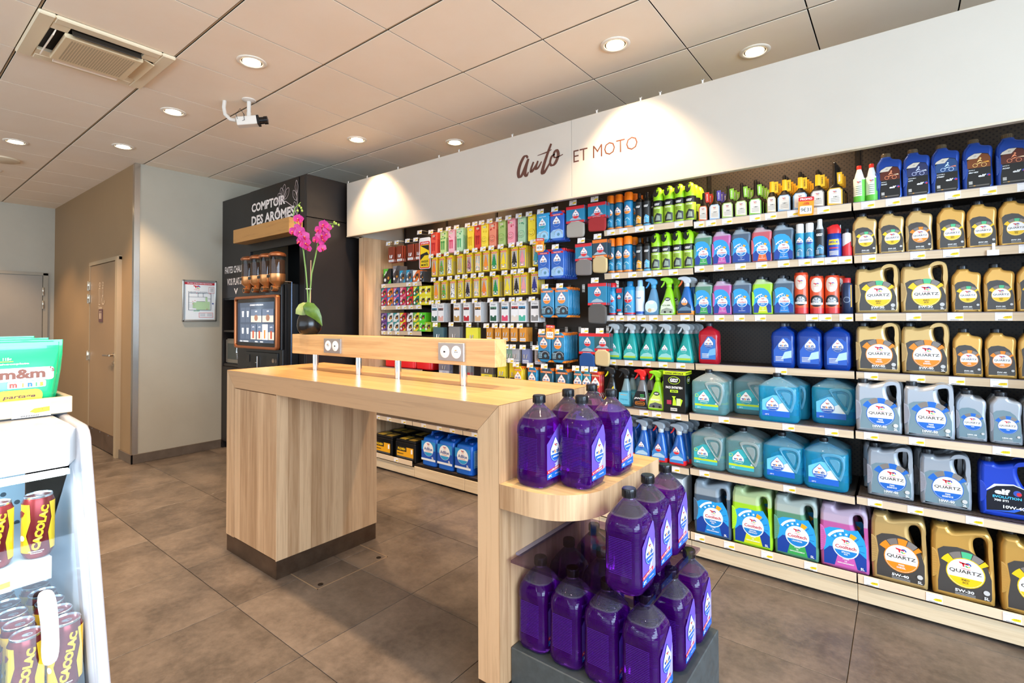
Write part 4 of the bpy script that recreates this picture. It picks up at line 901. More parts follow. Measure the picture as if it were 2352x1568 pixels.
for i, (x, c1, w_, nm) in enumerate([(-2.285, '#e0c020', .08, 'yellow'), (-2.155, '#2583b0', .09, 'bright blue'), (-2.03, '#24556a', .115, 'grey blue'), (-1.90, '#24556a', .115, 'slate blue'), (-1.77, '#2a8aa0', .07, 'teal'), (-1.70, '#2a8aa0', .06, 'small teal'), (-1.632, '#c0282c', .07, 'red')]):
    hook(x, 1.045, f'wire hook with tag for {nm} packs, bottom hook row', 3.08)
    hang(f'G{i}', pouch(c1, '#e8771f', c1, '#f08a2a', w_, .215), x, 1.04, 3.105, 3, f'{nm} pouch in the bottom hook row above the counter edge', 'wipes pouch', 'bottom row pouches', None, .024, f'{nm} pouch behind the front one in the bottom hook row')
# H7 bulb blisters at the upper left, blind-spot sign
for i, (x, nm) in enumerate([(-3.80, 'left'), (-3.68, 'second'), (-3.53, 'third'), (-3.42, 'right')]):
    hook(x, 2.105, f'long wire hook with tag for the {nm} car bulb blisters', 3.1)
    hang('H', bulb_pack('#8a3a24', '#eee6dc', .15, .085), x, 2.09, 3.13, 3, f'brown and orange car bulb blister, {nm} hook near the oak panel', 'bulb pack', 'car bulb blisters', None, .02, f'brown car bulb blister behind the front one, {nm} hook')
b = MB(); b.outline([rrect(-.072, .072, -.28, 0, .02)], .003, 0, M('#eeeae6', .4)); P = Print(b, -.0015); rd = M('#d3222a', .45); yl = M('#f2cf1a', .4); kk = M('#1a1815', .5)
P.poly(rrect(-.065, .065, -.275, -.035, .016), rd); P.poly(rrect(-.057, .057, -.265, -.065, .008), yl); P.text('ATTENTION', 0, -.05, .016, WHITE, .03, .1)
P.poly([(-.055, -.07), (.055, -.12), (.055, -.07)], kk); P.poly([(-.055, -.2), (-.055, -.15), (.03, -.13), (.055, -.16), (.0, -.16)], kk)
P.text('ANGLES', 0, -.213, .022, kk, .03, .09); P.text('MORTS', 0, -.245, .022, kk, .03, .085)
o = b.build('warning_sign', smooth=False); o.location = (-3.33, 3.12, 2.13); tag(o, 'red and yellow blind spot warning sign reading Angles Morts', 'sign')
hook(-3.345, 2.16, 'long wire hook with tag holding the blind spot sign', 3.08)
b = MB(); b.outline([rrect(-.03, .03, -.05, 0, .004), ], .002, 0, M('#e8771f', .4)); P = Print(b, -.001); P.strip(-.03, .03, -.012, 0, rd)
def promo(name, loc, lines, rz, lab):
    b = MB(); b.outline([rrect(-.036, .036, -.1, 0, .008)], .003, 0, M('#f29a1f', .4)); P = Print(b, -.0015); P.poly(rrect(-.036, .036, -.022, 0, .006), rd)
    P.text(lines[0], 0, -.011, .011, WHITE, .03, .055); P.poly(rrect(-.028, .028, -.09, -.048, .004), M('#f3f0ec', .5)); P.text(lines[1], 0, -.035, .013, rd, .03, .03); P.text(lines[2], 0, -.068, .022, kk, .0, .046)
    o = b.build('promo_card', smooth=False); o.location = loc; o.rotation_euler.z = rz; o.rotation_euler.y = .05; tag(o, lab, 'price card', 'orange promotion cards')
promo('promo', (-2.05, 3.055, 1.985), ('OFFRE SPECIALE', '-', '4€90'), 0, 'orange promotion card reading 4 euro 90 on the blue wipes')
promo('promo', (-1.965, 3.055, 1.355), ('LOT DE 2', '-50%', '3,35€'), 0, 'orange and red two-pack promotion card above the orange wipes')
promo('promo', (-.385, 3.125, 2.045), ('PROMO', '-15%', '9€31'), 0, 'yellow promotion card reading 9 euro 31 on the top shelf edge')
b = MB(); b.bbox(-.02, .02, -.002, .002, -.03, -.005, WHITE, .001); b.bbox(-.003, .008, -.002, .002, -.006, .025, WHITE, .001); o = b.build('shelf_clip', smooth=False); o.location = (.33, 3.133, 1.705); tag(o, 'small white plastic clip on the second shelf edge', 'clip')
# ================================================================== bottles, jugs and cans
def cap_geo(b, x, y, z, r, h, mat, n=20):
    pr = [(r*.98, 0), (r, .002), (r, h-.003), (r*.93, h)]
    vs = []; 
    b.lathe(pr, mat, (x, y, z), n)
    for k in range(n):       # ribs on the cap
        a = 2*PI*k/n; T = Matrix.Translation((x+r*math.cos(a), y+r*math.sin(a), z)) @ Matrix.Rotation(a, 4, 'Z'); b.box(-.0006, .0007, -r*.06, r*.06, .003, h-.004, mat, T)
def U(pts, w_, h_): return [(x*w_, z*h_) for x, z in pts]
OUT1 = [(-.46, 0), (.46, 0), (.5, .03), (.49, .3), (.46, .52), (.5, .72), (.49, .8), (.42, .845), (.2, .86), (.1, .885), (.08, .93), (-.3, .93), (-.32, .89), (-.46, .8), (-.5, .7), (-.5, .03)]
OUT2 = [(-.46, 0), (.46, 0), (.5, .03), (.5, .6), (.47, .66), (.49, .78), (.48, .93), (.42, .99), (.3, 1.0), (.1, .955), (-.12, .9), (-.2, .905), (-.22, .93), (-.44, .93), (-.46, .9), (-.5, .82), (-.5, .03)]
HOLE2 = [(.25, .6), (.32, .53), (.38, .56), (.40, .7), (.385, .9), (.3, .945), (.19, .91), (.17, .78)]
OUT5 = [(-.46, 0), (.46, 0), (.5, .03), (.49, .5), (.47, .66), (.48, .78), (.46, .86), (.4, .92), (.26, .925), (0, .88), (-.14, .85), (-.2, .87), (-.21, .92), (-.45, .92), (-.46, .87), (-.5, .8), (-.5, .03)]
HOLE5 = [(.25, .53), (.32, .44), (.38, .46), (.40, .58), (.385, .78), (.31, .84), (.18, .81), (.17, .69)]
DARKL = M('#45403c', .35); DARKS = M('#6f858d', .35)
def quartz_print(P, w_, h_, lc, sub, grade, size, c1='#f2c41a', c2='#4fb983', panel=DARKL, dieselring=False):
    g = min(w_*1.0, h_*.78); cx, cz = .04*w_, .36*h_; R = .29*w_
    lcm = M(lc, .4); pm = panel
    P.poly([(-.4*w_, .07*h_), (.42*w_, .07*h_), (.44*w_, .1*h_), (.44*w_, .34*h_), (.38*w_, .48*h_), (.28*w_, .58*h_), (.12*w_, .65*h_), (-.08*w_, .67*h_), (-.3*w_, .65*h_), (-.4*w_, .6*h_), (-.36*w_, .4*h_), (-.4*w_, .2*h_)], pm)
    k = 1.5
    for a0, a1, mt in ((128, 152, M(c1, .4)), (100, 126, M('#7f746c', .4)), (74, 98, M(c2, .4)), (48, 72, M('#857c76', .4)), (34, 46, M(c1, .4))):
        P.poly(sector(cx, cz, R*1.04, R*k, a0, a1, 6), mt, .1)
    P.poly(circ(cx, cz, R*1.06), lcm); P.poly(circ(cx, cz, R), M('#f1f0ef', .35))
    P.poly(circ(cx, cz, R*.98, n=18, a0=PI+.36, a1=2*PI-.36), lcm)
    P.text('QUARTZ', cx, cz+.02*w_, .085*w_, M('#4a3a2c', .3, .3), .015, R*1.75)
    logo_te(P, cx, cz+.17*w_, .1*w_)
    ls = sub.split('/'); ink = WHITE if lc not in ('#f2c41a',) else M('#6a5520', .4)
    for i, t in enumerate(ls): P.text(t, cx, cz-R*.5-i*.055*w_, .04*w_, ink, .02)
    P.text(grade, cx-.02*w_, .13*h_, .06*w_, WHITE, .035, .3*w_)
    for i in range(3): P.strip(cx-.17*w_, cx+.15*w_, (.098-.012*i)*h_, (.102-.012*i)*h_, M('#b9b4ae', .5), 1)
    if size: P.text(size, .36*w_, .1*h_, .06*w_, WHITE, .03)
    P.poly(circ(.36*w_, .17*h_, .05*w_, n=14), M('#c9c5c0', .4), .2)
def grip(b, w_, h_, d_, col):
    e = circ(0, 0, 1, n=24, a0=-PI/2, a1=PI/2)
    b.outline([[(-.495*w_+.12*w_*x, .42*h_+.19*h_*z) for x, z in e]], .004, .0015, M(col, .4), y=-d_/2-.001)
    for k in range(11):
        z = .27*h_+.03*h_*k; hw = .11*w_*math.sqrt(max(0, 1-((z-.42*h_)/(.19*h_))**2))
        b.box(-.49*w_, -.495*w_+hw, -d_/2-.0045, -d_/2-.003, z, z+.006*h_, M(col, .55))
def jug(kind, w_, h_, d_, body, capc, printer, name='oil_jug', gripc=None):
    """flat-sided canister: body slab with rounded edges, grip, cap, printed label"""
    O = {1: OUT1, 2: OUT2, 5: OUT5}[kind]; Hh = {1: None, 2: HOLE2, 5: HOLE5}[kind]
    def mk():
        r = empty(name)
        b = MB(); loops = [chaikin(U(O, w_, h_), 1)]
        if Hh: loops.append(chaikin(U(Hh, w_, h_), 2)[::-1])
        bm = body if not isinstance(body, str) else M(body, .34, coat=.15)
        b.outline(loops, d_, .012 if w_ < .15 else .016, bm); b.build('body', r, angle=50)
        if gripc: b = MB(); grip(b, w_, h_, d_, gripc); b.build('grip', r)
        if kind == 1: cx, cr_ = -.11*w_, .19*w_
        else: cx, cr_ = -.33*w_, .115*w_
        b = MB(); cap_geo(b, cx, 0, .925*h_, cr_, .085*h_ if kind != 5 else .075*h_, M(capc, .3)); b.build('cap', r)
        b = MB(); P = Print(b, -d_/2-.0002); printer(P, w_, h_); b.build('printed_label', r, smooth=False)
        return r
    return mk
GOLD, SILV = '#b5935c', '#8e9299'
GOLDM = M('#c9a568', .3, .35); SILM = M('#a6abb2', .3, .4); GOLD2 = M('#d09f50', .28, .35)
ELFM = M('#23479a', .28, .2)
def q(kind, col, *a, **k):
    w_, h_, d_ = {1: (.103, .222, .07), 2: (.18, .25, .095), 5: (.213, .35, .13)}[kind]
    mt, gc = {'gold': (GOLDM, '#b08c54'), 'gold2': (GOLD2, '#b8883f'), 'silver': (SILM, '#8a868b')}[col]
    return jug(kind, w_, h_, d_, mt, '#15161a', lambda P, W, H: quartz_print(P, W, H, *a, **k), gripc=gc)
sil = dict(c1='#1d62b8', c2='#1d62b8', panel=DARKS)
org = dict(c1='#ee8a1f', c2='#ee8a1f')
Y_, O_, B_ = '#f2c41a', '#ee8a1f', '#1d62b8'
def put(key, mk, x, y, z, label, cat='oil jug', group=None, rz=None, kids=True):
    return place(key, mk, (x, y, z+.001), label, cat, group, rz=random.uniform(-.025, .025) if rz is None else rz, kids=kids)
# --- rightmost bay
g1, g2, g5 = 'one litre gold oil bottles', 'two litre gold oil jugs', 'five litre gold oil jugs'
def elf_print(theme, word, t2):
    def pr(P, w_, h_):
        P.poly([(-.36*w_, .05*h_), (.38*w_, .05*h_), (.42*w_, .09*h_), (.42*w_, .6*h_), (.34*w_, .68*h_), (.1*w_, .71*h_), (-.1*w_, .71*h_), (-.3*w_, .66*h_), (-.36*w_, .62*h_), (-.3*w_, .4*h_), (-.36*w_, .2*h_)], M('#161310', .3))
        P.poly([(-.34*w_, .43*h_), (.41*w_, .43*h_), (.41*w_, .6*h_), (.33*w_, .67*h_), (.1*w_, .7*h_), (0, .7*h_), (-.34*w_, .58*h_)], M(theme[0], .35))
        P.poly([(-.3*w_, .655*h_), (-.36*w_, .61*h_), (-.02*w_, .61*h_), (.14*w_, .7*h_), (-.1*w_, .705*h_)], M('#d8cbb6', .4)); P.text(t2, -.08*w_, .655*h_, .03*w_*2, M('#8a8072', .4), .02)
        gl = M(theme[1], .3); c = (.05*w_, .48*h_)
        P.poly(sector(c[0]-.13*w_, c[1], .07*w_, .085*w_, 0, 359, 18), gl, .1); P.poly(sector(c[0]+.15*w_, c[1]-.005*h_, .075*w_, .09*w_, 0, 359, 18), gl, .1)
        P.poly([(c[0]-.12*w_, c[1]+.01*h_), (c[0]+.02*w_, c[1]+.05*h_), (c[0]+.13*w_, c[1]+.04*h_), (c[0]+.02*w_, c[1]+.03*h_)], gl, .1)
        P.poly([(c[0]-.08*w_, c[1]+.045*h_), (c[0]-.02*w_, c[1]+.1*h_), (c[0]+.04*w_, c[1]+.105*h_), (c[0]+.1*w_, c[1]+.06*h_), (c[0]+.03*w_, c[1]+.08*h_)], gl, .1); P.poly(circ(c[0]+.04*w_, c[1]+.125*h_, .035*w_, n=12), gl, .1)
        P.poly([(c[0]+.1*w_, c[1]+.05*h_), (c[0]+.32*w_, c[1]+.035*h_), (c[0]+.3*w_, c[1]+.06*h_)], M(theme[2], .3), .1)
        P.text(word[0], -.3*w_, .39*h_, .04*w_, WHITE, .03, align='l', shear=.25); P.text(word[1], -.3*w_, .345*h_, .06*w_, WHITE, .035, align='l', shear=.25)
        P.text('elf', .14*w_, .27*h_, .11*w_, WHITE, .04, .26*w_, shear=.2); P.poly(circ(.34*w_, .275*h_, .06*w_, .05*w_, 14), M('#2f4fa8', .4), .1); P.poly(circ(.36*w_, .265*h_, .04*w_, .035*w_, 12), M('#d22b3a', .4))
        P.strip(-.3*w_, -.18*w_, .12*h_, .18*h_, M('#b9b3aa', .4)); P.strip(-.3*w_, .36*w_, .075*h_, .1*h_, M('#6a625a', .4)); P.poly(circ(-.12*w_, .088*h_, .04*w_, .02*w_, 10), M('#e09a3a', .4))
    return pr
thm = [(('#5a2412', '#ff9a6a', '#ffd9b0'), ('MOTO 4', 'ROAD'), '4T', 'road motorbike'), (('#2e3358', '#cfd4f2', '#eaf0ff'), ('SCOOTER 4', 'CITY'), '4T', 'city scooter'), (('#2a4a78', '#cfe4ff', '#ff8a5a'), ('SCOOTER 2', 'STREET'), '2T', 'street scooter'),
       (('#7a3f14', '#ffd27a', '#ffb03a'), ('MOTO 2', 'SELF MIX'), '2T', 'trail motorbike'), (('#5a1f12', '#ffb07a', '#ffd9b0'), ('MOTO 4', 'ROAD'), '4T', 'second road motorbike')]
for i, (x, (th, wd_, t2, nm)) in enumerate(zip([-.034, .072, .178, .291, .404], thm)):
    put('elf%d' % (i if i < 4 else 0), jug(1, .104, .24, .07, ELFM, '#6a5a44', elf_print(th, wd_, t2), gripc='#24448c'), x, 3.21, 1.982, f'blue one litre bottle with {nm} picture, top shelf at right', group='blue one litre oil bottles on the top shelf')
    put('elf%d' % (i if i < 4 else 0), None, x+.005, 3.3, 1.982, f'blue one litre bottle standing behind the {nm} bottle', group='blue one litre oil bottles on the top shelf')
def round_bottle(w_, h_, body, caph, capc, printer, neck=.4, shoulder=.72, name='bottle', capr=None):
    def mk():
        r = empty(name); R = w_/2; b = MB(); cr_ = capr or neck*R
        b.lathe([(R*.9, 0), (R, .004), (R, h_*shoulder), (R*.9, h_*(shoulder+.04)), (neck*R*1.1, h_-caph-.006), (neck*R, h_-caph)], body if not isinstance(body, str) else M(body, .35), n=20); b.build('body', r)
        b = MB(); b.lathe([(cr_, 0), (cr_, caph*.9), (cr_*.9, caph)], M(capc, .35), (0, 0, h_-caph), 18); b.build('cap', r)
        b = MB(); P = Print(b, 0, r=R+.0005); printer(P, w_, h_); b.build('printed_label', r, smooth=False); return r
    return mk
def additive_w(P, w_, h_):
    P.strip(-.04, .04, .03*h_, .66*h_, M('#e4ebd6', .4), 12); P.strip(-.04, .04, .03*h_, .2*h_, M('#5fb83a', .4), 12); P.strip(.012, .04, .2*h_, .62*h_, M('#69bd45', .4), 5); logo_te(P, 0, .55*h_, .01); 
    for k in range(5): P.strip(-.014, .01, (.44-.05*k)*h_, (.455-.05*k)*h_, M('#7a8a6a', .5), 4)
for i, x in enumerate((-.148, -.096)): put('addw', round_bottle(.05, .2, '#d9d6cc', .02, '#e0301f', additive_w, .42, .62, 'additive_bottle'), x-.008, 3.19, 1.982, f'white bottle with red cap and green label, {["left", "right"][i]} of two on the top shelf', 'additive bottle', 'white bottles with red caps')
R2v = [('INEO/ECS', '5W-30', Y_, {}), ('INEO/ECS', '5W-30', Y_, {}), ('9000/ENERGY', '0W-30', O_, org), ('INEO/FIRST', '0W-30', Y_, {}), ('INEO/FIRST', '0W-30', Y_, {}), ('INEO/FDE', '0W-30', Y_, {})]
for i, (x, (sb_, gr, lc, kw)) in enumerate(zip([-.138, -.029, .078, .194, .30, .406], R2v)):
    put(f'q1{sb_}{i > 2}', q(1, 'gold' if i < 3 else 'gold2', lc, sb_, gr, '', **kw), x, 3.21, 1.712, f'gold one litre oil bottle, {ORD[i]} from the left on the second shelf at right', group=g1)
    put(f'q1{sb_}{i > 2}', None, x+.003, 3.3, 1.712, f'gold one litre oil bottle behind the {ORD[i]} one, second shelf', group=g1)
for z, sub, gr, lc, kw, nm in ((1.417, 'INEO/ECS', '5W-30', Y_, {}, 'third'), (1.121, '9000/DIESEL', '5W-40', O_, org, 'fourth')):
    for i, x in enumerate((-.094, .092)):
        put(f'q2{sub}', q(2, 'gold', lc, sub, gr, '2L', **kw), x, 3.24, z, f'gold two litre jug with handle, {["left", "right"][i]} one on the {nm} shelf at right', group=g2)
        put(f'q2{sub}', None, x+.008, 3.35, z, f'gold two litre jug behind the {["left", "right"][i]} one, {nm} shelf', group=g2)
    for i, x in enumerate((.243, .353, .46)):
        put(f'q1b{sub}', q(1, 'gold2', lc, sub, gr, '', **kw), x, 3.21, z, f'gold one litre bottle, {ORD[i]} beside the jugs on the {nm} shelf', group=g1)
for i, x in enumerate((-.091, .096)):
    put('s2D', q(2, 'silver', B_, '7000/DIESEL', '10W-40', '2L', **sil), x, 3.085, .844, f'silver two litre jug with blue label, {["left", "right"][i]} one on the fifth shelf', group='silver two litre oil jugs'); put('s2D', None, x+.01, 3.25, .844, f'silver jug behind the {["left", "right"][i]} one on the fifth shelf', group='silver two litre oil jugs')
for i, x in enumerate((.243, .354, .458)):
    put('s1', q(1, 'silver', B_, '7000', '10W-40', '', **sil), x, 3.12, .844, f'silver one litre bottle, {ORD[i]} beside the silver jugs', group='silver one litre oil bottles'); put('s1', None, x, 3.22, .844, f'silver one litre bottle behind the {ORD[i]} one', group='silver one litre oil bottles')
for i, x in enumerate((-.052, .149)):
    put('s2E', q(2, 'silver', B_, '7000/ESSENCE', '10W-40', '2L', **sil), x, 3.13, .527, f'silver two litre jug with blue label, {["left", "right"][i]} one on the sixth shelf', group='silver two litre oil jugs'); put('s2E', None, x-.02, 3.25, .527, f'silver jug behind the {["left", "right"][i]} one on the sixth shelf', group='silver two litre oil jugs')
def elf2(P, w_, h_):
    P.poly([(-.38*w_, .1*h_), (.44*w_, .1*h_), (.46*w_, .35*h_), (.4*w_, .5*h_), (.1*w_, .58*h_), (-.2*w_, .54*h_), (-.38*w_, .42*h_)], M('#10131f', .3)); P.poly([(-.42*w_, .42*h_), (-.2*w_, .54*h_), (.1*w_, .58*h_), (.4*w_, .5*h_), (.1*w_, .6*h_), (-.24*w_, .57*h_)], M('#e8edf5', .3)); P.poly([(-.38*w_, .1*h_), (0, .14*h_), (.4*w_, .26*h_), (.1*w_, .12*h_)], M('#2f62d8', .3))
    P.text('elf', -.1*w_, .45*h_, .13*w_, WHITE, .05, .27*w_); P.poly(circ(.16*w_, .45*h_, .07*w_, n=16), M('#2f4fa8', .4)); P.poly(circ(.19*w_, .44*h_, .045*w_, n=12), M('#d22b3a', .4)); P.text('EVOLUTION', -.02*w_, .36*h_, .06*w_, M('#4fc0ee', .4), .03, .5*w_); P.text('700 STI', -.12*w_, .3*h_, .05*w_, WHITE, .03, .25*w_); P.text('10W-40', .1*w_, .2*h_, .075*w_, WHITE, .03, .38*w_); P.text('2L', .36*w_, .06*h_, .07*w_, M('#10131f', .4), .02)
put('elfevo', jug(2, .18, .25, .095, M('#2143b8', .26, .15), '#14161c', elf2, gripc='#1c3aa2'), .353, 3.13, .527, 'bright blue two litre jug with black oval label, sixth shelf', group=None)
put('q5O', q(5, 'gold', O_, '9000/DIESEL', '5W-40', '5L', **org), -.022, 3.14, .128, 'large gold five litre jug with orange label half circle, bottom shelf', group=g5)
put('q5Y', q(5, 'gold2', Y_, 'INEO/ECS', '5W-30', '5L'), .201, 3.14, .128, 'large gold five litre jug with yellow label, middle of the bottom shelf', group=g5)
put('q5Y', None, .43, 3.14, .128, 'large gold five litre jug cut by the right edge of the photo', group=g5)
# --- centre bay: coolant
def cool_print(c, sub, big=False):
    def pr(P, w_, h_):
        cx, cz, R = .03*w_, .34*h_, .25*w_; bl, db, lb = M('#2a9bd8', .4), M('#1b3f93', .4), M('#1f7fc6', .4); k_ = .74 if not big else .64
        P.poly([(-.42*w_, .06*h_), (.44*w_, .06*h_), (.44*w_, .38*h_), (.4*w_, .5*h_), (.28*w_, .62*h_), (.1*w_, k_*h_*.93), (-.1*w_, k_*h_*.95), (-.3*w_, k_*h_*.93), (-.42*w_, k_*h_*.86), (-.36*w_, .45*h_), (-.42*w_, .3*h_)], bl)
        P.poly([(-.42*w_, .06*h_), (.44*w_, .06*h_), (.44*w_, .24*h_), (.28*w_, .32*h_), (-.3*w_, .32*h_), (-.42*w_, .24*h_)], db, .4); P.poly([(-.2*w_, .06*h_), (.26*w_, .06*h_), (.16*w_, .3*h_), (-.1*w_, .3*h_)], M(c, .4), .3)
        P.poly(sector(cx, cz, R*1.5, R*1.72, 95, 150, 8), WHITE, .1); P.poly(sector(cx, cz, R*1.06, R*1.5, 52, 74, 5), M('#f3a71f', .4), .1)
        for a in (76, 98, 120, 142, 20, 45, -5): P.poly(sector(cx, cz, R*1.06, R*1.5, a, a+1.6, 3), db, .1)
        for a in (87, 109, 131): P.poly(circ(cx+R*1.28*math.cos(math.radians(a)), cz+R*1.28*math.sin(math.radians(a)), R*.1, n=8), WHITE, .1)
        P.poly(circ(cx, cz, R*1.07), M('#dfe9ee', .4)); P.poly(circ(cx, cz, R), M('#f2f2f1', .4)); P.poly(circ(cx, cz, R*.97, n=16, a0=PI+.3, a1=2*PI-.3), lb)
        P.text('Cooltech', cx, cz+.01*w_, .085*w_, M('#c4303c', .4), .025, R*1.7); logo_te(P, cx, cz+.15*w_, .085*w_)
        for i, t in enumerate(sub.split('/')): P.text(t, cx, cz-R*.45-i*.05*w_, .036*w_, WHITE, .02)
        for i, t in enumerate(('LIQUIDE', 'DE', 'REFROIDISSEMENT')): P.text(t, .03*w_, (.175-.03*i)*h_, .03*w_, WHITE, .02)
        if big: P.text('5L', .36*w_, .09*h_, .06*w_, WHITE, .03)
    return pr
def cool(kind, key, col, milky, lab, sub):
    w_, h_, d_ = (.107, .221, .07) if kind == 1 else (.206, .345, .13)
    return jug(kind, w_, h_, d_, liquid('cool'+key+str(kind), col, milky, h_*(.80 if kind == 1 else .68), .12, .3, 1.4, .3), '#1a1c20', cool_print(lab, sub, kind == 5), name='coolant_bottle' if kind == 1 else 'coolant_canister', gripc=col)
CL = {'green': ('#5f9273', '#c5d0c6', '#3fa352', 'UNIVERSEL'), 'pink': ('#c2609f', '#d8bfd4', '#c95aa6', 'SPECIAL/VW'), 'grey': ('#56677a', '#a3b0b8', '#1d4a9c', 'SPECIAL/BMW'), 'salmon': ('#cc5f66', '#d8b9bb', '#ee6a2a', 'SPECIAL/MERCEDES'), 'slate': ('#4f6172', '#a9b6bf', '#1f7fc6', 'SPECIAL/PSA'), 'lime': ('#a9dc2f', '#d2e6a9', '#d5d820', 'SPECIAL/RENAULT')}
for z, seq, nm in ((1.712, ('green', 'pink', 'grey', 'salmon', 'slate'), 'second'), (1.415, ('green', 'pink', 'grey', 'lime', 'slate'), 'third')):
    for i, (x, c) in enumerate(zip((-.941, -.833, -.725, -.616, -.508), seq)):
        a = CL[c]; put('c1'+c, cool(1, c, a[0], a[1], a[2], a[3]), x, 3.21, z, f'{c} one litre coolant bottle on the {nm} shelf of the centre bay', 'coolant bottle', 'one litre coolant bottles')
        put('c1'+c, None, x+.006, 3.3, z, f'{c} coolant bottle behind the front one, {nm} shelf', 'coolant bottle', 'one litre coolant bottles')
for i, (x, c) in enumerate(zip((-.878, -.665, -.452, -.24), ('slate', 'lime', 'green', 'pink'))):
    a = CL[c]; put('c5'+c, cool(5, c, a[0], a[1], a[2], a[3]), x, 3.14, .128, f'{c} five litre coolant canister on the bottom shelf', 'coolant canister', 'five litre coolant canisters')
    put('c5'+c, None, x+.01, 3.29, .128, f'{c} five litre coolant canister behind the front one', 'coolant canister', 'five litre coolant canisters')
# additives with tall necks (top shelf of the centre bay)
def additive(lc, sleeve, w_=.07, h_=.205):
    def mk():
        r = empty('additive_bottle'); b = MB(); bk = M('#171310', .22)
        b.loft([(0, 0, 0, w_*.96, .036, .012), (.004, 0, 0, w_, .04, .014), (.09, 0, 0, w_, .04, .014), (.104, 0, 0, w_*.8, .036, .016), (.115, 0, 0, .034, .028, .012), (.125, 0, 0, .024, .024, .012), (h_-.02, 0, 0, .017, .017, .0085)], bk, 3); b.build('body', r)
        b = MB(); b.lathe([(.0095, 0), (.0095, .016), (.006, .022), (.0, .024)], M('#1a1613', .18), (0, 0, h_-.02), 12); b.build('cap', r)
        b = MB(); P = Print(b, -.0202); P.poly([(-w_*.44, .006), (w_*.44, .006), (w_*.44, .084), (w_*.3, .098), (-w_*.3, .098), (-w_*.44, .084)], M(lc, .4)); P.poly([(-w_*.36, .02), (w_*.36, .012), (w_*.36, .083), (w_*.26, .094), (-w_*.26, .094), (-w_*.36, .083)], M('#ddd8cc', .4)); logo_te(P, 0, .078, .009, True)
        P.text('2 EN 1', .004, .052, .006, kk, .03)
        for k in range(3): P.strip(-.018, .02, .042-.008*k, .044-.008*k, M('#8b857c', .5), 1)
        b.build('printed_label', r, smooth=False)
        b = MB()
        if sleeve[1] == 'full': b.lathe([(.013, .125), (.0115, .185)], M(sleeve[0], .4), n=10, capb=False, capt=False)
        b.box(.006, .032, -.002, .0, .12, .182, M(sleeve[0], .4)); P = Print(b, -.002); P.text(sleeve[2], .02, .15, .007, kk if sleeve[1] == 'full' else WHITE, .02, .04, rot=-PI/2)
        b.build('neck_tag', r, smooth=False); return r
    return mk
LIM, YLW = ('#8cc63f', 'tag', 'ESSENCE'), ('#f4b81c', 'full', 'DIESEL')
for i, (x, lc, sl_, w_, h_, nm, nb) in enumerate([(-.933, '#d9642a', ('#d8402f', 'tag', 'MOTO'), .056, .18, 'orange labelled', 2), (-.866, '#9fc0dc', ('#5b4fa8', 'tag', 'MOTO'), .066, .19, 'blue and white labelled', 2), (-.793, '#a8c46a', LIM, .068, .2, 'first green tagged', 3), (-.718, '#a8c46a', LIM, .07, .205, 'second green tagged', 3), (-.644, '#7fbf4a', LIM, .072, .21, 'third green tagged', 3),
        (-.56, '#c9b78a', YLW, .05, .185, 'small yellow sleeved', 2), (-.497, '#8fb0c9', YLW, .07, .21, 'first yellow sleeved', 3), (-.42, '#8fb0c9', YLW, .074, .215, 'second yellow sleeved', 3), (-.338, '#8a8176', YLW, .07, .21, 'grey labelled yellow sleeved', 2), (-.261, '#e0b030', ('#f4b81c', 'tag', 'DIESEL'), .076, .235, 'tall yellow tagged', 2)]):
    put('ad%d' % i, additive(lc, sl_, w_, h_), x, 3.185, 1.982, f'{nm} black additive bottle at the front of the top shelf', 'additive bottle', 'black additive bottles')
    for k in range(1, nb+1): put('ad%d' % i, None, x+.004*k, 3.185+.055*k, 1.982, f'{nm} black additive bottle, {["", "first", "second", "third"][k]} behind the front one', 'additive bottle', 'black additive bottles')
# second and third shelf, right part of the centre bay
def spray_print(c1, c2, word='wash', ink='#ffffff', img='#3f7a9a'):
    def pr(P, w_, h_):
        R = w_/2; e = R*1.5; P.strip(-e, e, .04*h_, .74*h_, M(c1, .35), 14); P.strip(-e, e, .04*h_, .09*h_, M(c2, .35), 14)
        P.poly([(-.6*R, .14*h_), (.7*R, .12*h_), (.8*R, .3*h_), (0, .36*h_), (-.5*R, .3*h_)], M(img, .35)); P.poly(sector(0, .24*h_, R*.4, R*.52, 0, 180, 8), M('#c9dbe2', .4), .2)
        for k in range(4): P.strip(-.7*R, -.1*R, (.12+.03*k)*h_, (.13+.03*k)*h_, WHITE, 3)
        if word == 'wash': logo_wash(P, 0, .5*h_, R*.72, c2, sub=None)
        else: P.poly(circ(0, .6*h_, R*.78, R*.5, 18), M('#141310', .3)); P.text(word, 0, .6*h_, R*.55, WHITE, .05, R*1.1)
    return pr
def can(key, w_, h_, body, capc, caph, c1, c2, word='wash', neck=.9, sh=None, img='#3f7a9a'):
    return round_bottle(w_, h_, M(body, .25, .3), caph, capc, spray_print(c1, c2, word, img=img), neck, sh or (1-caph/h_-.08), 'aerosol_can', capr=w_/2*neck)
for i, x in enumerate((-.426, -.38)): put('wcan', can('w', .044, .2, '#e9ebea', '#ecebe6', .045, '#2f93b8', '#1d4a93', 'wash', .85), x, 3.19, 1.712, f'white capped glass spray can, {["left", "right"][i]} of two on the second shelf', 'aerosol can', 'white capped spray cans')
put('gsw', round_bottle(.05, .215, '#d5d8d6', .03, '#e9eae6', spray_print('#1c1d1f', '#3a6f8a', 'GS27'), .45, .62, 'additive_bottle'), -.333, 3.19, 1.712, 'clear and black bottle with white cap beside the blue can', 'additive bottle')
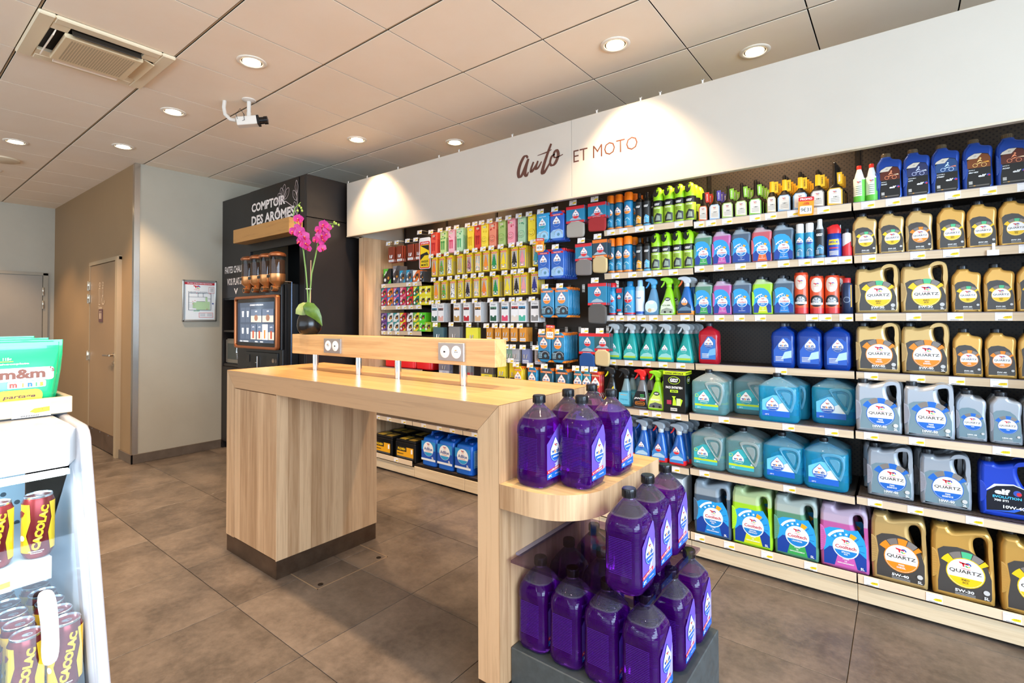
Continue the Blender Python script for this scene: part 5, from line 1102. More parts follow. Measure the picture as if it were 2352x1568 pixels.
def wd(P, w_, h_):
    e = w_*.75; P.strip(-e, e, .02*h_, .66*h_, M('#1d3f9c', .3), 14); P.poly([(-.026, .45*h_), (.026, .45*h_), (.022, .63*h_), (-.022, .63*h_)], M('#f4d31c', .35)); P.text('WD-40', 0, .54*h_, .013, M('#1d3f9c', .35), .04, .042); P.strip(-.02, .02, .32*h_, .36*h_, M('#dd3333', .4), 5)
    for k in range(4): P.strip(-.02, .02, (.1+.04*k)*h_, (.12+.04*k)*h_, WHITE, 5)
def mk_wd():
    r = round_bottle(.067, .155, M('#1d3f9c', .25, .3), .02, '#cfd2d4', wd, .6, .8, 'aerosol_can')()
    b = MB(); b.loft([(.13, 0, 0, .058, .05, .02), (.15, 0, 0, .062, .052, .02), (.166, -.004, 0, .06, .046, .02), (.178, .004, 0, .03, .03, .01)], M('#d8262a', .35), 4); b.box(.026, .03, -.003, .003, .1, .175, M('#b9bcc0', .3)); b.build('spray_head', r); return r
put('wd', mk_wd, -.269, 3.195, 1.712, 'blue and yellow lubricant can with red spray head', 'aerosol can')
put('rw', round_bottle(.042, .15, '#e6e4e0', .02, '#26303c', lambda P, w_, h_: (P.strip(-.03, .03, .03*h_, .4*h_, M('#d3222a', .4), 10), P.poly([(-.015, .4*h_), (.02, .4*h_), (.02, .55*h_)], M('#d3222a', .4))), .45, .8, 'additive_bottle'), -.213, 3.19, 1.712, 'small red and white bottle with dark cap by the bay edge', 'additive bottle')
def tyre(P, w_, h_):
    R = w_/2; e = R*1.5; P.strip(-e, e, .03*h_, .88*h_, M('#e2552a', .3), 14); P.strip(-e, e, .03*h_, .16*h_, M('#cf2a25', .3), 14); P.poly(circ(0, .72*h_, R*.85, R*1.2, 18), M('#f0d9c9', .4)); logo_te(P, 0, .74*h_, R*.42)
    P.poly(sector(0, .33*h_, R*.6, R*.95, 0, 359, 20), M('#1c1b1d', .4)); P.poly(circ(0, .33*h_, R*.6, n=16), M('#b7b9bd', .3)); 
    for a in range(0, 360, 60): P.poly(sector(0, .33*h_, R*.15, R*.55, a, a+14, 3), M('#3a3b3f', .4), .1)
    P.strip(-R*.9, R*.9, .24*h_, .29*h_, M('#e8e4e0', .4), 8)
for i, (x, hh) in enumerate(((-.425, .245), (-.352, .22), (-.282, .222))):
    put('ty%d' % (hh > .23), round_bottle(.066, hh, M('#d8482a', .25, .3), .02, '#26262a', tyre, .4, .9, 'aerosol_can'), x, 3.2, 1.415, f'red tyre repair can, {["tall one at the left", "middle one", "right hand one"][i]} on the third shelf', 'aerosol can', 'red tyre repair cans')
put('ty0', None, -.26, 3.28, 1.415, 'red tyre repair can half hidden behind the right hand one', 'aerosol can', 'red tyre repair cans')
put('nv', round_bottle(.05, .19, M('#1e2c4c', .3, .3), .025, '#c0282c', lambda P, w_, h_: (P.poly(sector(0, .4*h_, .012, .016, 0, 359, 16), M('#7a8496', .4)), P.strip(.018, .024, .2*h_, .8*h_, M('#e0a040', .4), 2)), .7, .8, 'aerosol_can'), -.217, 3.19, 1.415, 'dark navy can with red cap at the shelf end', 'aerosol can')
# fourth shelf: two litre screenwash
def wash_print(bg, img, low, lab=None, green=False, w4=False):
    def pr(P, w_, h_):
        if w4:
            P.poly([(-.38*w_, .12*h_), (.3*w_, .12*h_), (.3*w_, .24*h_), (.02*w_, .56*h_), (-.1*w_, .56*h_), (-.38*w_, .45*h_)], M(bg, .4)); P.poly([(-.05*w_, .24*h_), (.3*w_, .24*h_), (.14*w_, .42*h_), (.0, .36*h_)], M(img, .4), .4)
            P.strip(-.38*w_, .3*w_, .19*h_, .235*h_, M('#b8cf2a' if green else '#1f5fbf', .4)); P.strip(-.38*w_, .3*w_, .12*h_, .19*h_, M('#3fa7b5' if green else '#1f5fbf', .4)); P.text('4L', .24*w_, .26*h_, .05*w_, WHITE, .03)
            if green: P.poly(sector(-.32*w_, .42*h_, .04*w_, .055*w_, 0, 359, 16), M('#b8d84a', .4), .2)
            logo_wash(P, -.12*w_, .34*h_, .155*w_, low, sub='LAVE-GLACE'); P.text('-20°C', -.26*w_, .155*h_, .035*w_, WHITE, .02)
        else:
            P.poly([(-.36*w_, .12*h_), (.38*w_, .12*h_), (.38*w_, .6*h_), (.2*w_, .68*h_), (.0, .68*h_), (-.36*w_, .4*h_)], M(bg, .4)); P.poly([(-.05*w_, .2*h_), (.38*w_, .24*h_), (.38*w_, .4*h_), (.1*w_, .36*h_)], M(img, .4), .4)
            logo_wash(P, .05*w_, .5*h_, .21*w_, low, sub='LAVE-GLACE')
            for k in range(4): P.strip(-.28*w_, .05*w_, (.16+.03*k)*h_, (.17+.03*k)*h_, WHITE, 1)
    return pr
def wash2(key, col, lab, img, w_=.118, h_=.245):
    def mk():
        r = empty('screenwash_bottle'); b = MB()
        b.loft([(0, 0, 0, w_*.86, .07, .02), (.01, 0, 0, w_*.96, .08, .02), (.03, 0, 0, w_, .084, .022), (.1, 0, 0, w_, .084, .022), (.13, 0, 0, w_*.96, .08, .022), (.17, 0, 0, w_, .084, .022), (.195, 0, 0, w_*.93, .08, .025), (.212, 0, 0, w_*.6, .06, .025), (.222, 0, 0, .034, .034, .016), (.232, 0, 0, .03, .03, .015)], liquid('w2'+key, col, col, .19, .55, .06), 4); b.build('body', r)
        b = MB(); cap_geo(b, 0, 0, .228, .018, .02, M('#2a2c34', .3)); b.build('cap', r)
        b = MB(); P = Print(b, -.0425); wash_print(lab, img, '#1d4a93')(P, w_, h_); b.build('printed_label', r, smooth=False); return r
    return mk
put('w2r', wash2('red', '#e0283c', '#2f6fb8', '#6fa8d8'), -.914, 3.2, 1.122, 'red two litre screenwash bottle alone at the left of the fourth shelf', 'screenwash bottle')
for i, x in enumerate((-.516, -.39, -.265)):
    put('w2b', wash2('blue', '#1f4fb8', '#2456b0', '#a9c9ea'), x, 3.2, 1.122, f'deep blue screenwash bottle, {ORD[i]} of three on the fourth shelf', 'screenwash bottle', 'deep blue screenwash bottles'); put('w2b', None, x+.004, 3.3, 1.122, f'deep blue screenwash bottle behind the {ORD[i]} one', 'screenwash bottle', 'deep blue screenwash bottles')
# four litre screenwash with moulded handle
def wash4(key, col, hi, green):
    w_, h_ = .192, .275
    def mk():
        r = empty('screenwash_canister'); b = MB(); mt = liquid('w4'+key, col, hi, .19, .78, .04)
        b.loft([(0, 0, 0, w_*.9, .105, .03), (.008, 0, 0, w_*.97, .12, .03), (.02, 0, 0, w_, .128, .03), (.1, 0, 0, w_, .128, .03), (.19, 0, 0, w_, .128, .03), (.205, 0, 0, w_*.96, .122, .03), (.228, -.004, 0, w_*.62, .09, .03), (.243, -.008, 0, w_*.32, .055, .022), (.248, -.01, 0, .04, .04, .019), (.258, -.01, 0, .036, .036, .018)], mt, 5); b.build('body', r)
        b = MB(); ridge = M('#8fe0fa' if not green else '#dfe9e6', .05, trans=.7, ior=1.3)  # pale ridge tint puts the handle's highlights into the colour
        lp = [(-.022, .2), (.04, .208), (.082, .195), (.088, .14), (.07, .062), (.058, .06), (.028, .11), (-.006, .165)]
        b.outline([chaikin(lp, 2), chaikin([(.02+(x-.02)*.72+.006, .14+(z-.14)*.72) for x, z in lp], 2)[::-1]], .014, .005, ridge, y=-.062); b.outline([chaikin([(.035+(x-.035)*.45+.006, .145+(z-.145)*.5) for x, z in lp], 2)], .008, .003, ridge, y=-.062); b.build('moulded_handle', r)
        b = MB(); cap_geo(b, -.01, 0, .254, .0195, .022, M('#16171a', .3)); b.build('cap', r)
        b = MB(); P = Print(b, -.0645); wash_print('#3aa9b0' if green else '#69bfe6', '#2f8f98' if green else '#d8eef8', '#2f9aa0' if green else '#1f5bb5', green=green, w4=True)(P, w_, h_); b.build('printed_label', r, smooth=False)
        for v in [v for o_ in r.children for v in o_.data.vertices]: v.co.z *= .93
        return r
    return mk
for z, its, nm in ((.842, [(-.882, 3.1, 'g'), (-.685, 3.235, 'g'), (-.523, 3.1, 'b'), (-.285, 3.2, 'b')], 'fifth'), (.521, [(-.897, 3.12, 'g'), (-.703, 3.12, 'g'), (-.508, 3.12, 'b'), (-.313, 3.11, 'b')], 'sixth')):
    for i, (x, y, c) in enumerate(its):
        cn = 'clear' if c == 'g' else 'bright blue'
        mk = wash4('teal', '#a9dfe2', '#e6f0f0', True) if c == 'g' else wash4('cyan', '#3fd2fa', '#b5ecfa', False)
        put('w4'+c, mk, x, y, z, f'{cn} four litre screenwash canister, {ORD[i]} on the {nm} shelf', 'screenwash canister', 'four litre screenwash canisters')
        put('w4'+c, None, x+(.03 if x > -.6 and y < 3.11 else .004), y+(.145 if y < 3.22 else .14), z, f'{cn} four litre canister behind the {ORD[i]} one, {nm} shelf', 'screenwash canister', 'four litre screenwash canisters')
# --- spray bay
for z, xs, nm in ((1.997, (-1.557, -1.496, -1.427), 'top'), (1.702, (-1.552, -1.494, -1.435), 'second')):
    for i, x in enumerate(xs):
        k = i == 2
        put('oc%d' % k, can('o', .058 if not k else .062, .245 if not k else .25, '#1d5f7a', '#f47a12', .055, '#1f5f7c' if not k else '#247fae', '#f08a2a', img='#2a8fb5'), x, 3.2, z, f'orange capped aerosol, {["left", "middle", "right red banded"][i]} one on the {nm} spray shelf', 'aerosol can', 'orange capped aerosols')
        put('oc%d' % k, None, x+.010, 3.27, z, f'orange capped aerosol behind the {["left", "middle", "right"][i]} one, {nm} spray shelf', 'aerosol can', 'orange capped aerosols')
        if k: put('oc1', None, x+.02, 3.34, z, f'orange capped aerosol furthest back, {nm} spray shelf', 'aerosol can', 'orange capped aerosols')
    for i, (x, c2) in enumerate(((-1.352, '#e8a02a'), (-1.298, '#5fb0d8'))):
        put('gsb%d' % i, round_bottle(.052, .23, M('#1a1918', .25, .3), .028, '#17171a', spray_print('#2b2927', c2, 'GS27', img=c2), .42, .78, 'polish_bottle'), x, 3.2, z, f'black polish bottle with {["orange", "pale blue"][i]} bands, {nm} spray shelf', 'polish bottle', 'black polish bottles')
        put('gsb%d' % i, None, x+.008, 3.27, z, f'black polish bottle with {["orange", "pale blue"][i]} bands behind the front one, {nm} spray shelf', 'polish bottle', 'black polish bottles')
def lime_can():
    r = empty('brush_aerosol'); R = .033; b = MB(); b.lathe([(R*.92, 0), (R, .005), (R, .155), (R*.9, .165)], M('#1d1d1a', .25, .3), n=20); b.build('body', r)
    lm = M('#9edb1e', .35); b = MB(); b.lathe([(R*.99, 0), (R*1.02, .01), (R, .03), (R*.92, .05), (R*.75, .07), (R*.45, .085), (.0, .092)], lm, (0, 0, .16), 20, capt=False); b.build('brush_cap', r)
    b = MB(); T = Matrix.Translation((-.008, -.019, .212)) @ Matrix.Rotation(-.32, 4, 'X'); b.outline([circ(0, 0, .019, .031, 20)], .02, .004, M('#191a17', .8), T); b.build('brush_pad', r)
    b = MB(); P = Print(b, 0, r=R+.0006); e = .05; P.strip(-e, e, .01, .12, M('#a7c93a', .35), 14); P.strip(-e, e, .12, .152, M('#1b1b19', .35), 14); P.poly(circ(0, .135, .024, .013, 16), M('#0e0e0d', .3)); P.text('GS27', 0, .135, .014, WHITE, .05, .034)
    P.text('TEXTILES', 0, .11, .008, WHITE, .03, .04); P.poly([(-.02, .02), (.03, .02), (.03, .07), (0, .08), (-.02, .05)], M('#2a2b28', .35)); P.poly([(-.01, .03), (.02, .03), (.018, .06), (0, .065)], M('#8f9a8a', .35)); 
    for k in range(3): P.strip(-.02, .015, .098-.007*k, .1-.007*k, kk, 4)
    b.build('printed_label', r, smooth=False); return r
for z, xs, nm in ((1.997, (-1.221, -1.15, -1.083, -1.017), 'top'), (1.702, (-1.238, -1.17, -1.098, -1.03), 'second')):
    for i, x in enumerate(xs):
        put('lime', lime_can, x, 3.2, z, f'lime green brush aerosol, {ORD[i]} of four on the {nm} spray shelf', 'aerosol can', 'lime green brush aerosols')
        for k in (1, 2): put('lime', None, x+.003*k, 3.2+.075*k, z, f'lime green brush aerosol, {["", "next", "last"][k]} behind the {ORD[i]} one, {nm} spray shelf', 'aerosol can', 'lime green brush aerosols', rz=0)
def trigger(body, head, lever, printer, w_=.105, h_=.245, d_=.055, collar=None, base=None):
    def mk():
        r = empty('trigger_spray'); b = MB(); bm = body if not isinstance(body, str) else M(body, .25, coat=.3); z = h_/.245
        b.loft([(0, 0, 0, w_*.93, d_*.9, .015), (.006, 0, 0, w_, d_, .018), (.03*z, 0, 0, w_, d_, .02), (.07*z, .002, 0, w_*.86, d_*.96, .022), (.11*z, .006, 0, w_*.62, d_*.85, .02), (.14*z, .008, 0, w_*.48, d_*.75, .018), (.165*z, .008, 0, w_*.36, d_*.62, .015), (.178*z, .008, 0, .026, .026, .012)], bm, 4); b.build('body', r)
        b = MB(); hm = head if not isinstance(head, str) else M(head, .35); zt = .178*z; b.lathe([(.0155, 0), (.0165, .003), (.0165, .018), (.013, .024)], collar and M(collar, .35) or hm, (.008, 0, zt), 16)
        b.outline([chaikin([(.026, zt+.02), (.034, zt+.034), (.028, zt+.056), (.0, zt+.066), (-.028, zt+.064), (-.045, zt+.058), (-.045, zt+.045), (-.02, zt+.042), (-.008, zt+.03), (-.006, zt+.018)], 1)], .026, .005, hm); b.build('spray_head', r)
        b = MB(); b.outline([chaikin([(-.022, zt+.045), (-.012, zt+.045), (-.022, zt+.02), (-.04, zt+.0), (-.046, zt+.003), (-.032, zt+.022)], 1)], .014, .002, M(lever, .35)); b.build('lever', r)
        b = MB(); P = Print(b, -d_/2-.0006); printer(P, w_, h_); b.build('printed_label', r, smooth=False)
        if base: b = MB(); b.loft([(-.0005, 0, 0, w_*.95, d_*.92, .015), (.006, 0, 0, w_*1.01, d_*1.015, .018), (.028*z, 0, 0, w_*1.01, d_*1.015, .02)], M(base, .35), 4, capt=False); b.build('base_band', r)
        return r
    return mk
def trig_print(low, c, img, band=None):
    def pr(P, w_, h_):
        P.poly([(-.4*w_, .05*h_), (.4*w_, .05*h_), (.36*w_, .24*h_), (.2*w_, .34*h_), (-.2*w_, .34*h_), (-.38*w_, .24*h_)], M(c, .4)); P.poly([(-.38*w_, .12*h_), (-.2*w_, .2*h_), (.1*w_, .23*h_), (.38*w_, .17*h_), (.38*w_, .12*h_)], M(img, .4), .4)
        if band: P.strip(-.4*w_, .4*w_, .07*h_, .12*h_, M(band, .4))
        logo_wash(P, .0, .33*h_, .17*w_, low, sub=None)
    return pr
def gsprint(panel, word, wc='#ffffff', img='#5a5d60'):
    def pr(P, w_, h_):
        P.poly([(-.4*w_, .04*h_), (.4*w_, .04*h_), (.38*w_, .22*h_), (.22*w_, .42*h_), (-.06*w_, .42*h_), (-.34*w_, .24*h_)], M(panel, .4)); P.poly(circ(.07*w_, .42*h_, .17*w_, .11*w_, 16), M('#1a1a18', .3)); P.text('GS27', .07*w_, .42*h_, .09*w_, WHITE, .04, .24*w_); P.text(word, 0, .26*h_, .08*w_, M(wc, .4), .03, .5*w_)
        P.poly([(-.38*w_, .06*h_), (.38*w_, .06*h_), (.36*w_, .16*h_), (.0, .2*h_), (-.3*w_, .15*h_)], M(img, .3)); P.poly(circ(-.1*w_, .09*h_, .07*w_, n=12), kk, .2); P.poly(circ(.24*w_, .09*h_, .06*w_, n=12), kk, .2)
    return pr
TEAL = liquid('teal_trig', '#1d9a94', '#1d9a94', .3, .12, .15)
for i, x in enumerate((-1.531, -1.415, -1.299, -1.178, -1.058)):
    mk = trigger(TEAL, M('#c9cfd0', .12, trans=.3), '#cfd3d4', trig_print('#3fa9a3', '#2fa39c', '#8fc9c5', '#9fc53a'))
    put('teal', mk, x, 3.19, 1.122, f'teal trigger spray, {ORD[i]} at the front of the fourth spray shelf', 'trigger spray', 'teal trigger sprays')
    for k in (1, 2, 3): put('teal', None, x+.008*k, 3.19+.062*k, 1.122, f'teal trigger spray, {["", "first", "second", "third"][k]} behind the {ORD[i]} one', 'trigger spray', 'teal trigger sprays', rz=0)
# third spray shelf, mixed
put('n3a', can('n', .056, .225, '#2a8fc0', '#d8242c', .03, '#2f9ac9', '#d3222a'), -1.549, 3.2, 1.417, 'blue aerosol with red top at the left of the third spray shelf', 'aerosol can')
def tube_():
    r = empty('sealant_tube'); b = MB(); b.loft([(.02, 0, 0, .034, .034, .017), (.1, 0, 0, .046, .02, .01), (.16, 0, 0, .048, .006, .003), (.19, 0, 0, .048, .004, .002)], M('#1f7fa3', .35), 4); b.build('body', r); b = MB(); b.lathe([(.019, 0), (.019, .02)], WHITE, n=16); b.build('cap', r)
    b = MB(); P = Print(b, -.0175); P.strip(-.02, .02, .155, .185, rd); logo_wash(P, 0, .125, .012, '#d3222a', sub=None); P.strip(-.016, .016, .03, .045, rd); b.build('printed_label', r, smooth=False); return r
put('n3b', tube_, -1.491, 3.19, 1.417, 'teal and red tube standing on its white cap', 'sealant tube')
put('n3c', round_bottle(.078, .23, M('#2186b8', .25), .03, '#1f6f9f', spray_print('#2490c4', '#d3222a'), .55, .8, 'shampoo_bottle'), -1.423, 3.2, 1.417, 'blue round shampoo bottle with blue cap on the third spray shelf', 'shampoo bottle')
put('n3d', round_bottle(.058, .235, '#bcd3e6', .05, '#9cc4e0', lambda P, w_, h_: (P.strip(-.04, .04, .05*h_, .7*h_, M('#dfe9f2', .35), 12), P.poly(circ(0, .5*h_, .022, .014, 14), M('#e8f2ee', .3)), P.text('fresh', 0, .5*h_, .012, M('#3a6fb0', .4), .03, .032), P.strip(-.04, .04, .05*h_, .12*h_, M('#2456a8', .4), 12)), .6, .78, 'aerosol_can'), -1.352, 3.2, 1.417, 'pale blue and white air freshener aerosol', 'aerosol can')
put('n3e', trigger(liquid('fresh', '#7fb6dc', '#a9cfe6', .2, .4, .1), M('#4fa0d0', .2), '#3f9ad0', lambda P, w_, h_: (P.poly(chaikin([(-.4*w_, .08*h_), (.4*w_, .08*h_), (.36*w_, .4*h_), (-.36*w_, .4*h_)], 2), M('#cfe2ee', .4)), P.poly(circ(-.1*w_, .14*h_, .12*w_, n=12), M('#d8b98a', .5)), P.poly(circ(.12*w_, .15*h_, .12*w_, n=12), M('#efe3cf', .5)), P.poly(circ(0, .35*h_, .2*w_, .12*w_, 14), M('#f1f4f2', .4)))), -1.268, 3.2, 1.417, 'clear pale blue trigger spray with pet picture label', 'trigger spray')
put('n3f', trigger('#8fd21e', '#93d820', '#93d820', gsprint('#dfe6c9', 'CUIR', '#3b5a1a', '#9aa08a')), -1.163, 3.19, 1.417, 'lime green trigger spray on the third spray shelf', 'trigger spray'); put('n3f', None, -1.145, 3.27, 1.417, 'lime green trigger spray behind the front lime one, third shelf', 'trigger spray')
put('n3g', trigger('#1f66ae', '#c9cdd2', '#e0601f', trig_print('#f08a2a', '#1b2f4a', '#5f7f96'), base='#f08a2a'), -1.051, 3.19, 1.417, 'blue trigger spray with orange base band, third shelf', 'trigger spray'); put('n3g', None, -1.035, 3.26, 1.417, 'blue trigger spray with orange base behind the front one', 'trigger spray')
# fifth spray shelf
put('n5a', trigger('#121314', '#1a1b1d', '#e4e01f', lambda P, w_, h_: (P.poly([(-.42*w_, .05*h_), (.42*w_, .05*h_), (.3*w_, .45*h_), (0, .36*h_), (-.3*w_, .24*h_)], M('#161719', .3)), P.poly([(-.42*w_, .1*h_), (.3*w_, .52*h_), (.3*w_, .43*h_), (-.3*w_, .08*h_)], M('#f0d01c', .4)), P.text("Meguiar's", .02*w_, .28*h_, .07*w_, M('#f09a2a', .4), .03, .5*w_, shear=.3))), -1.523, 3.11, .83, 'black trigger spray with yellow stripe at the left of the fifth shelf', 'trigger spray')
for k in range(4): put('n5b', trigger(liquid('vitre', '#5fb4cf', '#a9c9d2', .1, .6, .06), '#17181a', '#1b1c1f', lambda P, w_, h_: (P.poly([(-.42*w_, .05*h_), (.42*w_, .05*h_), (.36*w_, .36*h_), (-.36*w_, .36*h_)], M('#5fb4cf', .4)), P.text("Meguiar's", 0, .3*h_, .07*w_, M('#f09a2a', .4), .03, .5*w_, shear=.3), P.text('Vitres', 0, .18*h_, .13*w_, M('#3f8fae', .4), .02, .6*w_)), w_=.09), -1.422+.012*k, 3.11+.07*k, .83, f'clear blue glass cleaner trigger spray, {["front one", "second back", "third back", "last back"][k]} on the fifth shelf', 'trigger spray', 'clear blue glass cleaners')
put('n5c', trigger('#6a6b6f', '#d8201f', '#d8201f', lambda P, w_, h_: (P.poly([(-.44*w_, .04*h_), (.44*w_, .04*h_), (.34*w_, .44*h_), (-.2*w_, .44*h_), (-.4*w_, .26*h_)], M('#151517', .35)), P.text('JANTES', 0, .25*h_, .12*w_, WHITE, .04, .74*w_, shear=.2), P.strip(0, .3*w_, .2*h_, .225*h_, rd), P.poly(rrect(-.3*w_, .3*w_, .08*h_, .17*h_, .01), M('#ee8a1f', .4)), P.poly(rrect(-.27*w_, .27*w_, .088*h_, .162*h_, .008), kk), P.text('NewClean', 0, .128*h_, .07*w_, M('#ee8a1f', .4), .03, .46*w_), P.strip(.02*w_, .28*w_, .34*h_, .36*h_, M('#3fa352', .4)), P.strip(.02*w_, .28*w_, .3*h_, .32*h_, M('#3fa352', .4)))), -1.308, 3.1, .83, 'black and grey wheel cleaner with red trigger', 'trigger spray'); put('n5c', None, -1.285, 3.18, .83, 'wheel cleaner with red trigger behind the front one', 'trigger spray')
put('n5d', trigger('#86cf1c', '#8fd61f', '#8fd61f', gsprint('#cfe06a', 'EXPRESS'), w_=.112), -1.203, 3.09, .83, 'lime green trigger spray with grey car picture, fifth shelf', 'trigger spray'); put('n5d', None, -1.185, 3.17, .83, 'lime green trigger spray behind the one with the grey car', 'trigger spray')
b = MB(); b.bbox(-.066, .066, -.06, .06, 0, .25, M('#14130f', .35), .001); b.box(-.0662, .0662, -.0602, .0602, .228, .2495, M('#c5d81a', .4)); P = Print(b, -.0604); lm = M('#b9dc2a', .4)
P.text('OFFRE SPÉCIALE', 0, .238, .011, kk, .03, .11); P.poly(circ(0, .195, .036, .023, 22), lm); P.poly(circ(0, .195, .033, .020, 22), M('#14130f', .35)); P.text('GS27', 0, .195, .022, WHITE, .05, .05); P.text('PACK ENTRETIEN', 0, .152, .014, WHITE, .03, .1); P.poly(rrect(-.024, .024, .122, .138, .003), lm); P.text('AUTO', 0, .13, .011, kk, .05, .034)
P.poly([(-.01, .045), (.014, .045), (.01, .075), (.004, .09), (.012, .1), (-.014, .1), (-.006, .088)], lm); P.strip(.014, .038, .045, .088, M('#cfd8a0', .4)); P.poly([(.038, .04), (.052, .08), (.038, .088)], lm); P.strip(-.044, -.016, .05, .075, M('#a82f4a', .4)); P.strip(-.022, .018, .012, .03, M('#d9d6cf', .4)); P.text('EXPERT', -.002, .021, .008, kk, .03)
TS = Matrix.Translation((.066, 0, 0)) @ RX; P2 = Print(b, -.0004, TS); P2.poly(circ(0, .195, .03, .021, 18), lm); P2.poly(circ(0, .195, .027, .018, 18), M('#14130f', .35)); P2.text('GS27', 0, .195, .018, WHITE, .05, .04); P2.text('OFFRE SPÉCIALE', 0, .238, .01, kk, .03, .1)
o = b.build('kit_box', smooth=False); o.location = (-1.079, 3.105, .8305); tag(o, 'black and lime car care kit box marked Offre Speciale', 'box')
# sixth spray shelf
for i, (x, nm) in enumerate(((-1.40, 'far left'), (-1.297, 'white based'), (-1.187, 'first red based'), (-1.075, 'second red based'))):
    rb = i != 1
    mk = trigger('#1f58a8', M('#bfc6cc', .15, trans=.3), '#c92a2a' if rb else '#1f4fb0', trig_print('#d3222a' if rb else '#1f5bb5', '#3a7fc0', '#a9c4d6'), collar='#b9c0c6', base='#d8242c' if rb else None)
    put('n6%d' % rb, mk, x, 3.09, .515, f'{nm} blue trigger spray at the front of the sixth spray shelf', 'trigger spray', 'blue trigger sprays')
    for k in (1, 2, 3): put('n6%d' % rb, None, x+.012*k, 3.09+.065*k, .515, f'{nm} blue trigger spray column, {["", "first", "second", "third"][k]} behind the front one', 'trigger spray', 'blue trigger sprays', rz=0)
for i, x in enumerate((-1.36, -1.14)):
    def mk():
        b = MB(); b.bbox(-.095, .095, -.09, .09, 0, .3, M('#e9e8e6', .45), .002); P = Print(b, -.09); logo_te(P, 0, .24, .045); P.strip(-.09, .09, .06, .1, M('#d3222a', .4)); P.strip(-.07, .07, .13, .14, M('#8a8f96', .4)); return b.build('carton', smooth=False)
    put('carton', mk, x, 3.16, .13, f'white carton with red and blue logo, {["left", "right"][i]} one on the bottom shelf', 'carton', 'white cartons')
# --- leftmost bay: boxes of bulbs, red boxes
def boxy(w_, d_, h_, c1, c2, pc=None, kind='bulb_box', img=True):
    def mk():
        b = MB(); b.bbox(-w_/2, w_/2, -d_/2, d_/2, 0, h_, M(c1, .4), .001); P = Print(b, -d_/2)
        P.poly([(-w_/2, h_), (-w_/2, h_*.45), (w_*.2, h_)], M(c2, .4)); P.poly([(w_/2, 0), (w_/2, h_*.35), (0, 0)], M(c2, .4)); P.poly([(-w_*.2, h_*.3), (w_*.4, h_*.35), (w_*.42, h_*.75), (.0, h_*.7)], M('#3a2a20', .5)); P.poly(circ(w_*.16, h_*.4, w_*.14, n=8), M('#c9862f', .4), .2)
        P.poly(circ(-w_*.28, h_*.28, w_*.15, n=10), WHITE); P.text('BULB', -w_*.22, h_*.72, w_*.16, WHITE, .04, w_*.4, rot=.9); return b.build(kind, smooth=False)
    return mk
cc_ = [('#c9285a', '#2a7f86', 'crimson and teal'), ('#e8762a', '#2a7fc9', 'orange and blue'), ('#3f5a9a', '#e0668f', 'blue and pink'), ('#c9284f', '#e98a94', 'red and pink'), ('#d8242c', '#1f8a4f', 'red and green'), ('#1f7f4a', '#ead62a', 'green and yellow'), ('#ead92a', '#ead92a', 'plain yellow'), ('#efe33a', '#efe33a', 'second plain yellow')]
c3_ = [('#7a4f93', '#4a2f6f', 'purple'), ('#e3e0d6', '#2a8f90', 'white and teal'), ('#e6e2d8', '#1f8a8a', 'second white and teal'), ('#c8242c', '#ecd62a', 'red and yellow'), ('#eae5dc', '#5a2f2a', 'white and brown'), ('#ead62a', '#5fa83a', 'yellow and green'), ('#5fcf2a', '#5fcf2a', 'plain green'), ('#a9c22a', '#a9c22a', 'olive')]
for z, cs, nm in ((1.528, cc_, 'upper'), (1.289, c3_, 'lower')):
    for i, (x, (a, bb, cn)) in enumerate(zip((-3.945, -3.853, -3.762, -3.668, -3.574, -3.482, -3.402, -3.33), cs)):
        for lv in (0, 1):
            if z < 1.4 and i == 7 and lv: continue
            put(f'bx{nm}{i}', boxy(.078, .12, .0855, a, bb), x, 3.215, z+.0865*lv, f'{cn} bulb box, {["below", "on top"][lv]}, {nm} bulb box shelf', 'bulb box', 'car bulb boxes, '+nm+' shelf', rz=0)
for i, (x, w_, h_, c1, c2, nm) in enumerate([(-3.90, .11, .15, '#17191a', '#5fbf3a', 'black and green camera box'), (-3.77, .09, .17, '#4a4647', '#8a8486', 'dark grey blister box'), (-3.68, .075, .12, '#5f6c76', '#2a9ac0', 'grey box with blue disc'), (-3.585, .075, .12, '#5f6c76', '#2a9ac0', 'second grey box with blue disc'), (-3.49, .085, .11, '#e6702a', '#f0ede6', 'orange and white box'), (-3.41, .05, .1, '#2f3238', '#6a7078', 'small dark box')]):
    put('s1%d' % i, boxy(w_, .1, h_, c1, c2, kind='accessory_box'), x, 3.21, 1.739, f'{nm} on the upper left shelf', 'box', 'accessory boxes on the upper left shelf')
def redbox():
    r = empty('red_jerrycan'); b = MB(); b.loft([(0, 0, 0, .2, .15, .03), (.01, 0, 0, .215, .17, .035), (.13, 0, 0, .215, .17, .035), (.16, 0, 0, .18, .14, .035), (.17, 0, 0, .12, .06, .02)], M('#d81a1c', .35), 5); b.build('body', r)
    b = MB(); b.tube([(-.06, 0, .16), (-.05, 0, .2), (.03, 0, .2), (.05, 0, .16)], .012, M('#d81a1c', .35)); b.build('handle', r); b = MB(); P = Print(b, -.0855); P.strip(-.04, .04, .1, .14, kk); b.build('printed_label', r, smooth=False); return r
for i, x in enumerate((-3.83, -3.61, -3.385+.1)): put('redbox', redbox, x if i < 2 else -3.39, 3.24, .943, f'bright red fuel can, {ORD[i]} of three behind the bar posts', 'fuel can', 'red fuel cans')
